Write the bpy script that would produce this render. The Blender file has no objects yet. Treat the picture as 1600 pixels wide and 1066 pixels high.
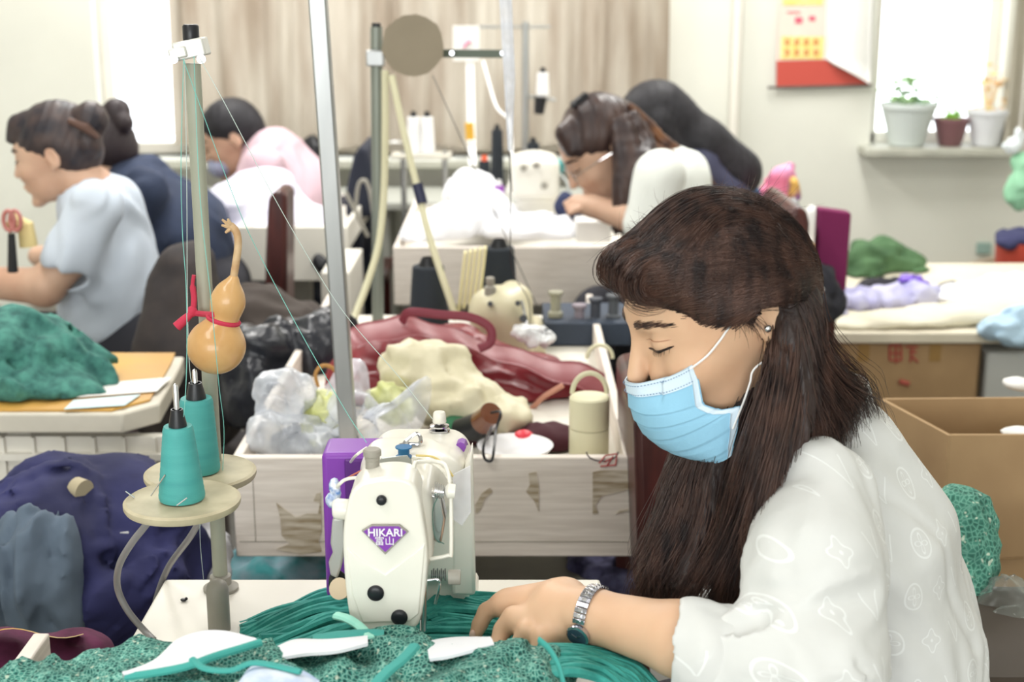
import bpy, bmesh, math, random
import numpy as np
from mathutils import Vector, Matrix
random.seed(7)
rng = np.random.default_rng(11)
S = bpy.context.scene
COL = S.collection

# ---------------------------------------------------------------- camera, world, lamps, exposure
F_PX = 2222.0
PITCH = math.atan2(563.0, F_PX)
CAMZ = 1.46
cam_d = bpy.data.cameras.new('camera'); cam = bpy.data.objects.new('camera', cam_d); COL.objects.link(cam)
cam.location = (0, 0, CAMZ); cam.rotation_euler = (math.pi/2 - PITCH, 0, 0)
cam_d.sensor_width = 36.0; cam_d.lens = 36.0*F_PX/1600.0
cam_d.clip_start = 0.05; cam_d.clip_end = 60
cam_d.dof.use_dof = True; cam_d.dof.focus_distance = 1.55; cam_d.dof.aperture_fstop = 5.8
S.camera = cam
world = bpy.data.worlds.new('world'); S.world = world; world.use_nodes = True
bgn = world.node_tree.nodes['Background']; bgn.inputs[0].default_value = (0.93, 0.97, 1.0, 1); bgn.inputs[1].default_value = 5.0
def area_lamp(x, y, z, sx, sy, watts, tint=(1, 0.985, 0.95)):
    l = bpy.data.lights.new('ceiling_lamp_light', 'AREA'); l.shape = 'RECTANGLE'; l.size = sx; l.size_y = sy
    l.energy = watts; l.color = tint
    o = bpy.data.objects.new('ceiling_lamp_light', l); COL.objects.link(o); o.location = (x, y, z)
    return o
LAMPS = [(-1.1, 0.6), (0.9, 0.1), (-1.1, 2.9), (0.9, 2.9), (-1.1, 4.9), (0.9, 4.9)]
POW = [27, 7, 32, 24, 74, 68]
for (lx, ly), pw in zip(LAMPS, POW):
    area_lamp(lx, ly, 2.86, 0.5, 1.2, pw)
dl = area_lamp(-.6, -3.9, 1.8, 4.2, 1.8, 230, (.97, .99, 1.0)); dl.name = 'soft_fill_from_back'; dl.rotation_euler = (math.radians(84), 0, 0)  # added soft fill from behind the camera; the back wall has no window
S.view_settings.view_transform = 'Standard'; S.view_settings.look = 'None'
S.view_settings.gamma = 1.0; S.view_settings.exposure = -0.31; S.view_settings.use_curve_mapping = False
S.cycles.use_denoising = True
S.cycles.max_bounces = 8; S.cycles.transparent_max_bounces = 12
S.cycles.sample_clamp_indirect = 6.0
S.cycles.caustics_reflective = False; S.cycles.caustics_refractive = False

# ---------------------------------------------------------------- helpers
CP, SP = math.cos(PITCH), math.sin(PITCH)
def ray(px, py):
    u = (px-800)/F_PX; v = -(py-533)/F_PX
    return Vector((u, CP+v*SP, -SP+v*CP))
def W(px, py, Y):
    r = ray(px, py); t = Y/r.y
    return Vector((r.x*t, Y, CAMZ+r.z*t))
def WZ(px, py, z):
    r = ray(px, py); t = (z-CAMZ)/r.z
    return Vector((r.x*t, r.y*t, z))
def srgb(r, g, b):
    f = lambda c: (c/255/12.92) if c/255 <= .04045 else ((c/255+.055)/1.055)**2.4
    return (f(r), f(g), f(b))

def nd(nt, t, **kw):
    n = nt.nodes.new(t)
    for k, v in kw.items(): setattr(n, k, v)
    return n
MATS = {}
def mat(name, rgb, rough=0.6, metal=0.0, var=0.0, vscale=8.0, bump=0.0, bscale=40.0, rgb2=None, stretch=(1, 1, 1),
        trans=0.0, alpha=1.0, sheen=0.0, emit=0.0, sss=0.0, coat=0.0, bdist=0.002, wave=None, ior=1.45, detail=4.0):
    """one procedural material: noise driven colour variation and bump"""
    if name in MATS: return MATS[name]
    m = bpy.data.materials.new(name); m.use_nodes = True; nt = m.node_tree; L = nt.links
    b = nt.nodes['Principled BSDF']; c = srgb(*rgb)
    b.inputs['Base Color'].default_value = (*c, 1); b.inputs['Roughness'].default_value = rough
    b.inputs['Metallic'].default_value = metal; b.inputs['IOR'].default_value = ior
    b.inputs['Transmission Weight'].default_value = trans; b.inputs['Alpha'].default_value = alpha
    b.inputs['Sheen Weight'].default_value = sheen; b.inputs['Coat Weight'].default_value = coat
    if sss: b.inputs['Subsurface Weight'].default_value = sss; b.inputs['Subsurface Radius'].default_value = (0.012, 0.005, 0.003); b.inputs['Subsurface Scale'].default_value = 1.0
    if emit: b.inputs['Emission Color'].default_value = (*c, 1); b.inputs['Emission Strength'].default_value = emit
    tc = nd(nt, 'ShaderNodeTexCoord'); mp = nd(nt, 'ShaderNodeMapping'); mp.inputs['Scale'].default_value = stretch
    L.new(tc.outputs['Object'], mp.inputs['Vector'])
    n = nd(nt, 'ShaderNodeTexNoise'); n.inputs['Scale'].default_value = vscale; n.inputs['Detail'].default_value = detail
    L.new(mp.outputs[0], n.inputs['Vector'])
    cr = nd(nt, 'ShaderNodeValToRGB'); v = var if rgb2 is None else 0
    c2 = srgb(*rgb2) if rgb2 else tuple(x*(1-v) for x in c); c1 = tuple(min(1, x*(1+v)) for x in c)
    cr.color_ramp.elements[0].position = .35; cr.color_ramp.elements[1].position = .65
    cr.color_ramp.elements[0].color = (*c2, 1); cr.color_ramp.elements[1].color = (*c1, 1)
    L.new(n.outputs['Fac'], cr.inputs[0]); L.new(cr.outputs[0], b.inputs['Base Color'])
    if bump:
        n2 = nd(nt, 'ShaderNodeTexNoise'); n2.inputs['Scale'].default_value = bscale; n2.inputs['Detail'].default_value = 5
        L.new(mp.outputs[0], n2.inputs['Vector'])
        bp = nd(nt, 'ShaderNodeBump'); bp.inputs['Strength'].default_value = bump; bp.inputs['Distance'].default_value = bdist
        L.new(n2.outputs['Fac'], bp.inputs['Height']); L.new(bp.outputs[0], b.inputs['Normal'])
    MATS[name] = m
    return m
def knit_mat(name, rgb, rgb2, scale=170.0, light=(170, 215, 195)):
    """net / knit: small cells with paler yarn ridges"""
    if name in MATS: return MATS[name]
    m = bpy.data.materials.new(name); m.use_nodes = True; nt = m.node_tree; L = nt.links
    b = nt.nodes['Principled BSDF']; b.inputs['Roughness'].default_value = .85; b.inputs['Sheen Weight'].default_value = .0
    tc = nd(nt, 'ShaderNodeTexCoord')
    ns = nd(nt, 'ShaderNodeTexNoise'); ns.inputs['Scale'].default_value = 14; L.new(tc.outputs['Object'], ns.inputs['Vector'])
    mx = nd(nt, 'ShaderNodeMixRGB', blend_type='ADD'); mx.inputs[0].default_value = .03
    L.new(tc.outputs['Object'], mx.inputs[1]); L.new(ns.outputs['Color'], mx.inputs[2])
    vo = nd(nt, 'ShaderNodeTexVoronoi', feature='DISTANCE_TO_EDGE'); vo.inputs['Scale'].default_value = scale; vo.inputs['Randomness'].default_value = .75
    L.new(mx.outputs[0], vo.inputs['Vector'])
    cr = nd(nt, 'ShaderNodeValToRGB'); e = cr.color_ramp.elements
    e[0].position = .0; e[0].color = (*srgb(*light), 1); e[1].position = .35; e[1].color = (*srgb(*rgb2), 1)
    k = cr.color_ramp.elements.new(.12); k.color = (*srgb(*rgb), 1)
    L.new(vo.outputs['Distance'], cr.inputs[0])
    n2 = nd(nt, 'ShaderNodeTexNoise'); n2.inputs['Scale'].default_value = 30; L.new(tc.outputs['Object'], n2.inputs['Vector'])
    c2 = nd(nt, 'ShaderNodeValToRGB'); c2.color_ramp.elements[0].position = .35; c2.color_ramp.elements[0].color = (.55, .6, .6, 1)
    c2.color_ramp.elements[1].position = .65; c2.color_ramp.elements[1].color = (1, 1, 1, 1); L.new(n2.outputs['Fac'], c2.inputs[0])
    mu = nd(nt, 'ShaderNodeMixRGB', blend_type='MULTIPLY'); mu.inputs[0].default_value = 1
    L.new(cr.outputs[0], mu.inputs[1]); L.new(c2.outputs[0], mu.inputs[2])
    n3 = nd(nt, 'ShaderNodeTexNoise'); n3.inputs['Scale'].default_value = scale*.75; n3.inputs['Detail'].default_value = 1; L.new(tc.outputs['Object'], n3.inputs['Vector'])
    c3 = nd(nt, 'ShaderNodeValToRGB'); c3.color_ramp.elements[0].position = .66; c3.color_ramp.elements[0].color = (0, 0, 0, 1)
    c3.color_ramp.elements[1].position = .72; c3.color_ramp.elements[1].color = (.8, .8, .8, 1); L.new(n3.outputs['Fac'], c3.inputs[0])
    fl = nd(nt, 'ShaderNodeMixRGB'); L.new(c3.outputs[0], fl.inputs[0]); L.new(mu.outputs[0], fl.inputs[1]); fl.inputs[2].default_value = (*srgb(212, 226, 206), 1); L.new(fl.outputs[0], b.inputs['Base Color'])
    bp = nd(nt, 'ShaderNodeBump', invert=True); bp.inputs['Strength'].default_value = 1; bp.inputs['Distance'].default_value = .004
    L.new(vo.outputs['Distance'], bp.inputs['Height']); L.new(bp.outputs[0], b.inputs['Normal'])
    MATS[name] = m
    return m
def clear_mat(name, tint=(235, 240, 245), fac=0.35, rough=0.12):
    """clear plastic film: transparent mixed with a glossy white film"""
    if name in MATS: return MATS[name]
    m = bpy.data.materials.new(name); m.use_nodes = True; nt = m.node_tree; L = nt.links
    b = nt.nodes['Principled BSDF']; b.inputs['Base Color'].default_value = (*srgb(*tint), 1); b.inputs['Roughness'].default_value = rough
    tr = nd(nt, 'ShaderNodeBsdfTransparent'); mixs = nd(nt, 'ShaderNodeMixShader')
    lw = nd(nt, 'ShaderNodeLayerWeight'); lw.inputs[0].default_value = .35
    ns = nd(nt, 'ShaderNodeTexNoise'); ns.inputs['Scale'].default_value = 22; tc = nd(nt, 'ShaderNodeTexCoord'); L.new(tc.outputs['Object'], ns.inputs['Vector'])
    ma = nd(nt, 'ShaderNodeMath', operation='MULTIPLY_ADD'); L.new(lw.outputs['Facing'], ma.inputs[0]); ma.inputs[1].default_value = .6; ma.inputs[2].default_value = fac
    ma2 = nd(nt, 'ShaderNodeMath', operation='MULTIPLY'); L.new(ns.outputs['Fac'], ma2.inputs[0]); L.new(ma.outputs[0], ma2.inputs[1])
    ma3 = nd(nt, 'ShaderNodeMath', operation='MULTIPLY', use_clamp=True); L.new(ma2.outputs[0], ma3.inputs[0]); ma3.inputs[1].default_value = 2
    L.new(ma3.outputs[0], mixs.inputs[0]); L.new(tr.outputs[0], mixs.inputs[1]); L.new(b.outputs[0], mixs.inputs[2])
    L.new(mixs.outputs[0], nt.nodes['Material Output'].inputs['Surface'])
    bp = nd(nt, 'ShaderNodeBump'); bp.inputs['Strength'].default_value = .6; bp.inputs['Distance'].default_value = .01
    L.new(ns.outputs['Fac'], bp.inputs['Height']); L.new(bp.outputs[0], b.inputs['Normal'])
    MATS[name] = m
    return m

def tag(o, label=None, cat=None, group=None, kind=None):
    if label: o['label'] = label
    if cat: o['category'] = cat
    if group: o['group'] = group
    if kind: o['kind'] = kind
    return o
def empty(name, loc, label=None, cat=None, group=None, rz=0):
    o = bpy.data.objects.new(name, None); COL.objects.link(o); o.location = loc; o.rotation_euler.z = rz
    o.empty_display_size = .05
    return tag(o, label, cat, group)
def wloc(o):
    v = Vector((0, 0, 0))
    while o: v += Vector(o.location); o = o.parent
    return v
def link_mesh(name, V, Fc, m, parent=None, smooth=True, angle=40, bevel=0, bseg=2, label=None, origin=None):
    V = np.asarray(V, dtype=np.float64).reshape(-1, 3)
    if parent is not None: off = wloc(parent)
    elif origin is not None: off = Vector(origin)
    else: off = Vector(((V[:, 0].min()+V[:, 0].max())/2, (V[:, 1].min()+V[:, 1].max())/2, V[:, 2].min()))
    V = V-np.array(off)
    me = bpy.data.meshes.new(name); me.from_pydata(V.tolist(), [], [list(map(int, f)) for f in Fc]); me.validate()
    o = bpy.data.objects.new(name, me); COL.objects.link(o)
    if parent is not None: o.parent = parent
    else: o.location = off
    if m: me.materials.append(m)
    if smooth:
        me.shade_smooth()
        if angle: me.set_sharp_from_angle(angle=math.radians(angle))
    if bevel:
        bm = o.modifiers.new('bevel', 'BEVEL'); bm.width = bevel; bm.segments = bseg; bm.limit_method = 'ANGLE'; bm.angle_limit = math.radians(35)
        bm.harden_normals = False
    if label: o['label'] = label
    return o
def copy_tree(o, parent=None):
    c = o.copy(); COL.objects.link(c); c.parent = parent
    for ch in list(o.children): copy_tree(ch, c)
    return c

class G:
    """collects shapes into one mesh"""
    def __init__(s): s.v = []; s.f = []
    def add(s, V, Fc):
        n = len(s.v); s.v += [tuple(p) for p in V]; s.f += [tuple(i+n for i in f) for f in Fc]; return s
    def box(s, c, d, rz=0, R=None, taper=1.0):
        M = R if R is not None else Matrix.Rotation(rz, 3, 'Z')
        c = Vector(c); V = []
        for z in (-.5, .5):
            k = taper if z > 0 else 1
            for x, y in ((-.5, -.5), (.5, -.5), (.5, .5), (-.5, .5)):
                V.append(c + M @ Vector((x*d[0]*k, y*d[1]*k, z*d[2])))
        return s.add(V, [(3, 2, 1, 0), (4, 5, 6, 7), (0, 1, 5, 4), (1, 2, 6, 5), (2, 3, 7, 6), (3, 0, 4, 7)])
    def bb(s, x0, x1, y0, y1, z0, z1):
        return s.box(((x0+x1)/2, (y0+y1)/2, (z0+z1)/2), (x1-x0, y1-y0, z1-z0))
    def tube(s, pts, r, n=8, caps=True, flat=None):
        pts = [Vector(p) for p in pts]; m = len(pts)
        rs = r if isinstance(r, (list, tuple)) else [r]*m
        V = []; up = None
        for i, p in enumerate(pts):
            d = (pts[min(i+1, m-1)]-pts[max(i-1, 0)])
            d = d.normalized() if d.length > 1e-9 else Vector((0, 0, 1))
            if up is None:
                up = Vector((0, 0, 1)) if abs(d.z) < .9 else Vector((1, 0, 0))
            a = d.cross(up); a = a.normalized() if a.length > 1e-6 else Vector((1, 0, 0)); b = a.cross(d).normalized(); up = b
            for k in range(n):
                t = 2*math.pi*k/n
                w = flat if flat else 1
                V.append(p + a*math.cos(t)*rs[i]*w + b*math.sin(t)*rs[i])
        Fc = [(i*n+k, i*n+(k+1) % n, (i+1)*n+(k+1) % n, (i+1)*n+k) for i in range(m-1) for k in range(n)]
        if caps: Fc += [tuple(reversed(range(n))), tuple(range((m-1)*n, m*n))]
        return s.add(V, Fc)
    def cyl(s, p0, p1, r0, r1=None, n=24):
        return s.tube([p0, p1], [r0, r0 if r1 is None else r1], n)
    def lathe(s, prof, o=(0, 0, 0), n=32, R=None):
        """prof: list of (radius, height)"""
        o = Vector(o); V = []; m = len(prof)
        for r, h in prof:
            for k in range(n):
                t = 2*math.pi*k/n; p = Vector((r*math.cos(t), r*math.sin(t), h)); V.append(o + (R @ p if R is not None else p))
        Fc = [(i*n+k, i*n+(k+1) % n, (i+1)*n+(k+1) % n, (i+1)*n+k) for i in range(m-1) for k in range(n)]
        Fc += [tuple(reversed(range(n))), tuple(range((m-1)*n, m*n))]
        return s.add(V, Fc)
    def sph(s, c, r, n=16, R=None):
        r = (r, r, r) if not hasattr(r, '__len__') else r; V = []; c = Vector(c); m = n//2
        for i in range(1, m):
            a = math.pi*i/m
            for k in range(n):
                t = 2*math.pi*k/n; p = Vector((r[0]*math.sin(a)*math.cos(t), r[1]*math.sin(a)*math.sin(t), -r[2]*math.cos(a)))
                V.append(c + (R @ p if R is not None else p))
        p = Vector((0, 0, -r[2])); q = Vector((0, 0, r[2]))
        V += [c+(R @ p if R is not None else p), c+(R @ q if R is not None else q)]; b = len(V)-2
        Fc = [(i*n+k, i*n+(k+1) % n, (i+1)*n+(k+1) % n, (i+1)*n+k) for i in range(m-2) for k in range(n)]
        Fc += [(b, (k+1) % n, k) for k in range(n)] + [((m-2)*n+k, (m-2)*n+(k+1) % n, b+1) for k in range(n)]
        return s.add(V, Fc)
    def grid(s, fn, nu, nv, thick=0):
        P = [[Vector(fn(i/(nu-1), j/(nv-1))) for j in range(nv)] for i in range(nu)]
        V = [p for r in P for p in r]
        Fc = [(i*nv+j, (i+1)*nv+j, (i+1)*nv+j+1, i*nv+j+1) for i in range(nu-1) for j in range(nv-1)]
        if thick:
            N = []
            for i in range(nu):
                for j in range(nv):
                    a = P[min(i+1, nu-1)][j]-P[max(i-1, 0)][j]; b = P[i][min(j+1, nv-1)]-P[i][max(j-1, 0)]
                    c = a.cross(b); N.append(c.normalized() if c.length > 1e-12 else Vector((0, 0, 1)))
            n0 = len(V); V += [V[k]-N[k]*thick for k in range(n0)]
            Fc += [tuple(n0+q for q in reversed(f)) for f in Fc]
            def edge(ids): return [(ids[k+1], ids[k], n0+ids[k], n0+ids[k+1]) for k in range(len(ids)-1)]
            Fc += edge([j for j in range(nv)]) + edge([(nu-1)*nv+j for j in range(nv)][::-1])
            Fc += edge([i*nv for i in range(nu)][::-1]) + edge([i*nv+nv-1 for i in range(nu)])
        return s.add(V, Fc)
    def poly(s, pts, depth):
        """closed outline (3D points, planar) pushed along vector depth"""
        pts = [Vector(p) for p in pts]; n = len(pts); d = Vector(depth)
        V = pts+[p+d for p in pts]
        Fc = [tuple(range(n)), tuple(reversed(range(n, 2*n)))] + [(k, n+k, n+(k+1) % n, (k+1) % n) for k in range(n)]
        return s.add(V, Fc)
    def build(s, name, m, parent=None, **kw):
        return link_mesh(name, s.v, s.f, m, parent, **kw)

def spline(pts, n=8):
    """Catmull-Rom through the points"""
    P = [Vector(p) for p in pts]; P = [P[0]*2-P[1]] + P + [P[-1]*2-P[-2]]; out = []
    for i in range(1, len(P)-2):
        for k in range(n):
            t = k/n; a, b, c, d = P[i-1], P[i], P[i+1], P[i+2]
            out.append(.5*((2*b)+(c-a)*t+(2*a-5*b+4*c-d)*t*t+(3*b-a-3*c+d)*t**3))
    out.append(P[-2]); return out

# ---- soft shapes: signed distance fields meshed with surface nets
def d_cap(P, a, ra, b, rb):
    a = np.array(a, float); b = np.array(b, float); ab = b-a; h = np.clip(((P-a)@ab)/max(ab@ab, 1e-12), 0, 1)
    return np.linalg.norm(P-a-h[:, None]*ab, axis=1)-(ra+(rb-ra)*h)
def d_ell(P, c, r, R=None):
    q = P-np.array(c, float)
    if R is not None: q = q@np.array(R)
    r = np.array(r, float); k0 = np.linalg.norm(q/r, axis=1); k1 = np.linalg.norm(q/(r*r), axis=1)+1e-9
    return k0*(k0-1)/k1
def d_box(P, c, h, R=None, rr=.005):
    q = P-np.array(c, float)
    if R is not None: q = q@np.array(R)
    q = np.abs(q)-np.array(h, float)+rr
    return np.linalg.norm(np.maximum(q, 0), axis=1)+np.minimum(q.max(axis=1), 0)-rr
def smin(a, b, k):
    if k <= 0: return np.minimum(a, b)
    h = np.clip(.5+.5*(b-a)/k, 0, 1); return b*(1-h)+a*h-k*h*(1-h)
def smax(a, b, k): return -smin(-a, -b, k)
def waves(P, scale, seed=1, n=7):
    r = np.random.default_rng(seed); out = np.zeros(len(P))
    Q = P.copy()
    for i in range(3):
        d = r.normal(size=3); d /= np.linalg.norm(d); d2 = r.normal(size=3); Q = Q+(d2*(.25*scale))*np.sin(Q@d/scale*3.1+r.uniform(0, 6))[:, None]
    for i in range(n):
        d = r.normal(size=3); d /= np.linalg.norm(d); out += np.sin(Q@d*(6.28/scale)*r.uniform(.6, 1.5)+r.uniform(0, 6.28))
    return out/math.sqrt(n)
def field(prims, P):
    """prims: (op, k, kind, args...) op '+' or '-'; capsules may be stretched along an axis"""
    D = None
    for pr in prims:
        op, k, kind = pr[:3]; a = pr[3:]
        if kind == 'cap':
            if len(a) > 4:    # stretch (vector) around midpoint
                st = np.array(a[4], float); mid = (np.array(a[0], float)+np.array(a[2], float))/2
                Q = mid+(P-mid)/st; d = d_cap(Q, np.array(a[0]), a[1], np.array(a[2]), a[3])
            else: d = d_cap(P, *a)
        elif kind == 'ell': d = d_ell(P, *a)
        elif kind == 'box': d = d_box(P, *a)
        if D is None: D = d
        elif op == '+': D = smin(D, d, k)
        else: D = smax(D, -d, k)
    return D
def soft_mesh(prims, vox, disp=None, pad=.02, relax=2, zmin=None, post=None):
    pts = []
    for pr in prims:
        if pr[0] == '-': continue
        a = pr[3:]
        if pr[2] == 'cap':
            st = np.array(a[4]) if len(a) > 4 else np.ones(3); mid = (np.array(a[0])+np.array(a[2]))/2
            for c, r in ((a[0], a[1]), (a[2], a[3])):
                c = mid+(np.array(c)-mid)*st; pts += [c-r*st, c+r*st]
        else:
            c = np.array(a[0]); r = np.array(a[1]); r = np.ones(3)*(np.linalg.norm(r) if len(a) > 2 and a[2] is not None else 0)+r*(0 if len(a) > 2 and a[2] is not None else 1)
            pts += [c-r, c+r]
    pts = np.array(pts); lo = pts.min(0)-pad; hi = pts.max(0)+pad
    if zmin is not None: lo[2] = max(lo[2], zmin-2.5*vox)
    n = np.ceil((hi-lo)/vox).astype(int)+1
    ax = [lo[i]+np.arange(n[i])*vox for i in range(3)]
    X, Y, Z = np.meshgrid(*ax, indexing='ij'); P = np.stack([X.ravel(), Y.ravel(), Z.ravel()], 1)
    D = np.empty(len(P))
    for i in range(0, len(P), 400000):
        q = P[i:i+400000]; d = field(prims, q)
        if disp is not None: d = d+disp(q)
        if zmin is not None: d = np.maximum(d, zmin-q[:, 2])
        D[i:i+400000] = d
    D = D.reshape(n)
    D[0] = D[-1] = 1; D[:, 0] = D[:, -1] = 1; D[:, :, 0] = D[:, :, -1] = 1
    ins = D < 0
    c = np.zeros(n-1, dtype=int)
    for i in (0, 1):
        for j in (0, 1):
            for k in (0, 1): c += ins[i:n[0]-1+i, j:n[1]-1+j, k:n[2]-1+k]
    act = (c > 0) & (c < 8); idx = -np.ones(n-1, dtype=int); ii = np.argwhere(act); idx[act] = np.arange(len(ii))
    acc = np.zeros((len(ii), 3)); cnt = np.zeros(len(ii))
    cor = [(i, j, k) for i in (0, 1) for j in (0, 1) for k in (0, 1)]
    for a in cor:
        for ax_ in range(3):
            if a[ax_] == 0:
                b = list(a); b[ax_] = 1
                da = D[ii[:, 0]+a[0], ii[:, 1]+a[1], ii[:, 2]+a[2]]; db = D[ii[:, 0]+b[0], ii[:, 1]+b[1], ii[:, 2]+b[2]]
                m = (da < 0) != (db < 0); t = np.where(m, da/(da-db+1e-20), 0)
                p = np.array(a, float)[None, :].repeat(len(ii), 0); p[:, ax_] += t
                acc[m] += p[m]; cnt[m] += 1
    V = lo+(ii+acc/cnt[:, None])*vox
    Fc = []
    for ax_ in range(3):
        s0 = [slice(1, -1)]*3; s0[ax_] = slice(0, -1); s1 = [slice(1, -1)]*3; s1[ax_] = slice(1, None)
        A = ins[tuple(s0)]; B = ins[tuple(s1)]; o = [1, 1, 1]; o[ax_] = 0
        for sign, M in ((1, A & ~B), (-1, ~A & B)):
            e = np.argwhere(M)+np.array(o); u, w = (ax_+1) % 3, (ax_+2) % 3
            def cell(du, dw):
                q = e.copy(); q[:, u] -= du; q[:, w] -= dw; return idx[q[:, 0], q[:, 1], q[:, 2]]
            q = np.stack([cell(1, 1), cell(0, 1), cell(0, 0), cell(1, 0)], 1)
            if sign < 0: q = q[:, ::-1]
            Fc.append(q)
    Fc = np.concatenate(Fc)
    if relax:
        for _ in range(relax):
            acc = np.zeros_like(V); cn = np.zeros(len(V))
            for a, b in ((0, 1), (1, 2), (2, 3), (3, 0)):
                np.add.at(acc, Fc[:, a], V[Fc[:, b]]); np.add.at(acc, Fc[:, b], V[Fc[:, a]])
                np.add.at(cn, Fc[:, a], 1); np.add.at(cn, Fc[:, b], 1)
            V = V*.45+.55*acc/np.maximum(cn, 1)[:, None]
    if post is not None: V = post(V)
    return V, Fc
def soft(name, prims, vox, m, parent=None, disp=None, relax=2, zmin=None, post=None, label=None, pad=.02):
    V, Fc = soft_mesh(prims, vox, disp, pad, relax, zmin, post)
    V = np.asarray(V); off = wloc(parent) if parent is not None else Vector(((V[:, 0].min()+V[:, 0].max())/2, (V[:, 1].min()+V[:, 1].max())/2, V[:, 2].min()))
    V = V-np.array(off); me = bpy.data.meshes.new(name)
    me.vertices.add(len(V)); me.vertices.foreach_set('co', V.astype(np.float32).ravel())
    me.loops.add(len(Fc)*4); me.loops.foreach_set('vertex_index', Fc.astype(np.int32).ravel())
    me.polygons.add(len(Fc)); me.polygons.foreach_set('loop_start', np.arange(0, len(Fc)*4, 4, dtype=np.int32))
    me.polygons.foreach_set('loop_total', np.full(len(Fc), 4, dtype=np.int32))
    me.update(calc_edges=True); me.validate(); me.shade_smooth(); me.materials.append(m)
    o = bpy.data.objects.new(name, me); COL.objects.link(o)
    if parent is not None: o.parent = parent
    else: o.location = off
    if label: o['label'] = label
    return o
def pile_prims(blobs, k=.02):
    return [('+', k, 'ell', b[0], b[1]) for b in blobs]
def strands(name, paths, m, parent, r=.0005, label=None):
    """paths: array (n, k, 3): thin three sided hairs in one mesh"""
    P = np.asarray(paths); n, k, _ = P.shape
    T = np.gradient(P, axis=1); T /= np.linalg.norm(T, axis=2, keepdims=True)+1e-9
    ref = np.array([.3, .5, .81]); A = np.cross(T, ref); A /= np.linalg.norm(A, axis=2, keepdims=True)+1e-9; B = np.cross(T, A)
    tp = np.linspace(0, 1, k); rad = r*(1-.75*tp**2); V = np.zeros((n, k, 3, 3))
    for q in range(3):
        a = 2.094*q; V[:, :, q] = P+(A*math.cos(a)+B*math.sin(a))*rad[None, :, None]
    V = V.reshape(-1, 3); base = (np.arange(n)[:, None]*k+np.arange(k-1)[None, :]).ravel()*3
    Fs = [np.stack([base+q, base+(q+1) % 3, base+3+(q+1) % 3, base+3+q], 1) for q in range(3)]
    Fc = np.concatenate(Fs); V = V-np.array(wloc(parent))
    me = bpy.data.meshes.new(name); me.vertices.add(len(V)); me.vertices.foreach_set('co', V.astype(np.float32).ravel())
    me.loops.add(len(Fc)*4); me.loops.foreach_set('vertex_index', Fc.astype(np.int32).ravel())
    me.polygons.add(len(Fc)); me.polygons.foreach_set('loop_start', np.arange(0, len(Fc)*4, 4, dtype=np.int32))
    me.polygons.foreach_set('loop_total', np.full(len(Fc), 4, dtype=np.int32))
    me.update(calc_edges=True); me.shade_smooth(); me.materials.append(m)
    o = bpy.data.objects.new(name, me); COL.objects.link(o); o.parent = parent
    if label: o['label'] = label
    return o
def text_mesh(name, txt, size, m, parent, origin, ux, uz, extrude=.0003, cjk=False):
    """lettering standing on a surface: ux to the right, uz up"""
    cu = bpy.data.curves.new(name, 'FONT'); cu.body = txt; cu.size = size; cu.extrude = extrude; cu.align_x = 'CENTER'
    if not cjk: cu.offset = size*.02
    t = bpy.data.objects.new(name, cu); COL.objects.link(t)
    bpy.context.view_layer.update()
    me = bpy.data.meshes.new_from_object(t.evaluated_get(bpy.context.evaluated_depsgraph_get()))
    COL.objects.unlink(t); bpy.data.objects.remove(t)
    ux = Vector(ux).normalized(); uz = Vector(uz).normalized(); n = ux.cross(uz); off = wloc(parent)
    for v in me.vertices: v.co = Vector(origin)+ux*v.co.x+uz*v.co.y+n*v.co.z-off
    me.materials.clear(); me.materials.append(m)
    o = bpy.data.objects.new(name, me); COL.objects.link(o); o.parent = parent
    return o
# ---------------------------------------------------------------- materials shared
M_wall = mat('painted_wall', (222, 222, 212), .85, var=.05, vscale=1.3, bump=.15, bscale=60)
M_ceil = mat('ceiling_paint', (235, 235, 230), .9, var=.02)
M_floor = mat('floor_concrete', (120, 118, 112), .6, var=.12, vscale=3)
M_white = mat('white_laminate', (226, 222, 212), .5, var=.03, vscale=5, bump=.05, bscale=200)
M_wood_w = mat('whitewashed_board', (240, 231, 222), .55, rgb2=(222, 212, 202), vscale=9, stretch=(1, 1, 16), bump=.1, bscale=60)
M_steel = mat('steel', (175, 180, 180), .3, metal=.9, var=.08)
M_galv = mat('galvanised_post', (172, 174, 174), .34, metal=.7, var=.15, vscale=12, stretch=(1, 1, .2))
M_chrome = mat('chrome', (215, 215, 220), .12, metal=1)
M_black = mat('black_plastic', (28, 29, 34), .35, var=.1)
M_greypl = mat('grey_plastic', (152, 148, 138), .5, var=.05, vscale=20)
M_cream = mat('cream_enamel', (234, 231, 220), .32, var=.03, vscale=6, bump=.12, bscale=700, bdist=.0005, coat=.2)
M_purple = mat('purple_plastic', (132, 62, 172), .4, var=.06, vscale=6)
M_skin = mat('skin', (222, 184, 152), .5, rgb2=(212, 170, 138), vscale=14, bump=.1, bscale=350, sss=.12, bdist=.0005)
M_skin2 = mat('skin_pale', (216, 180, 156), .55, rgb2=(202, 160, 136), vscale=9, sss=.1)
M_hair = mat('dark_brown_hair', (62, 46, 42), .42, rgb2=(38, 29, 28), vscale=40, stretch=(1, 1, .2), bump=.4, bscale=300)
M_hair_red = mat('hair_strands_brown', (92, 66, 56), .38, rgb2=(40, 29, 28), vscale=70, stretch=(1, 1, .25))
M_hair_blk = mat('black_hair', (38, 36, 42), .6, rgb2=(22, 21, 26), vscale=50, bump=.4, bscale=300)
M_darkwood = mat('dark_red_wood', (84, 38, 34), .35, rgb2=(52, 26, 26), vscale=10, stretch=(3, 3, .5))
M_paper = mat('paper', (236, 235, 232), .8, var=.02)
M_card = mat('cardboard', (176, 146, 108), .85, rgb2=(164, 134, 98), vscale=7, bump=.1, bscale=90)
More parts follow.
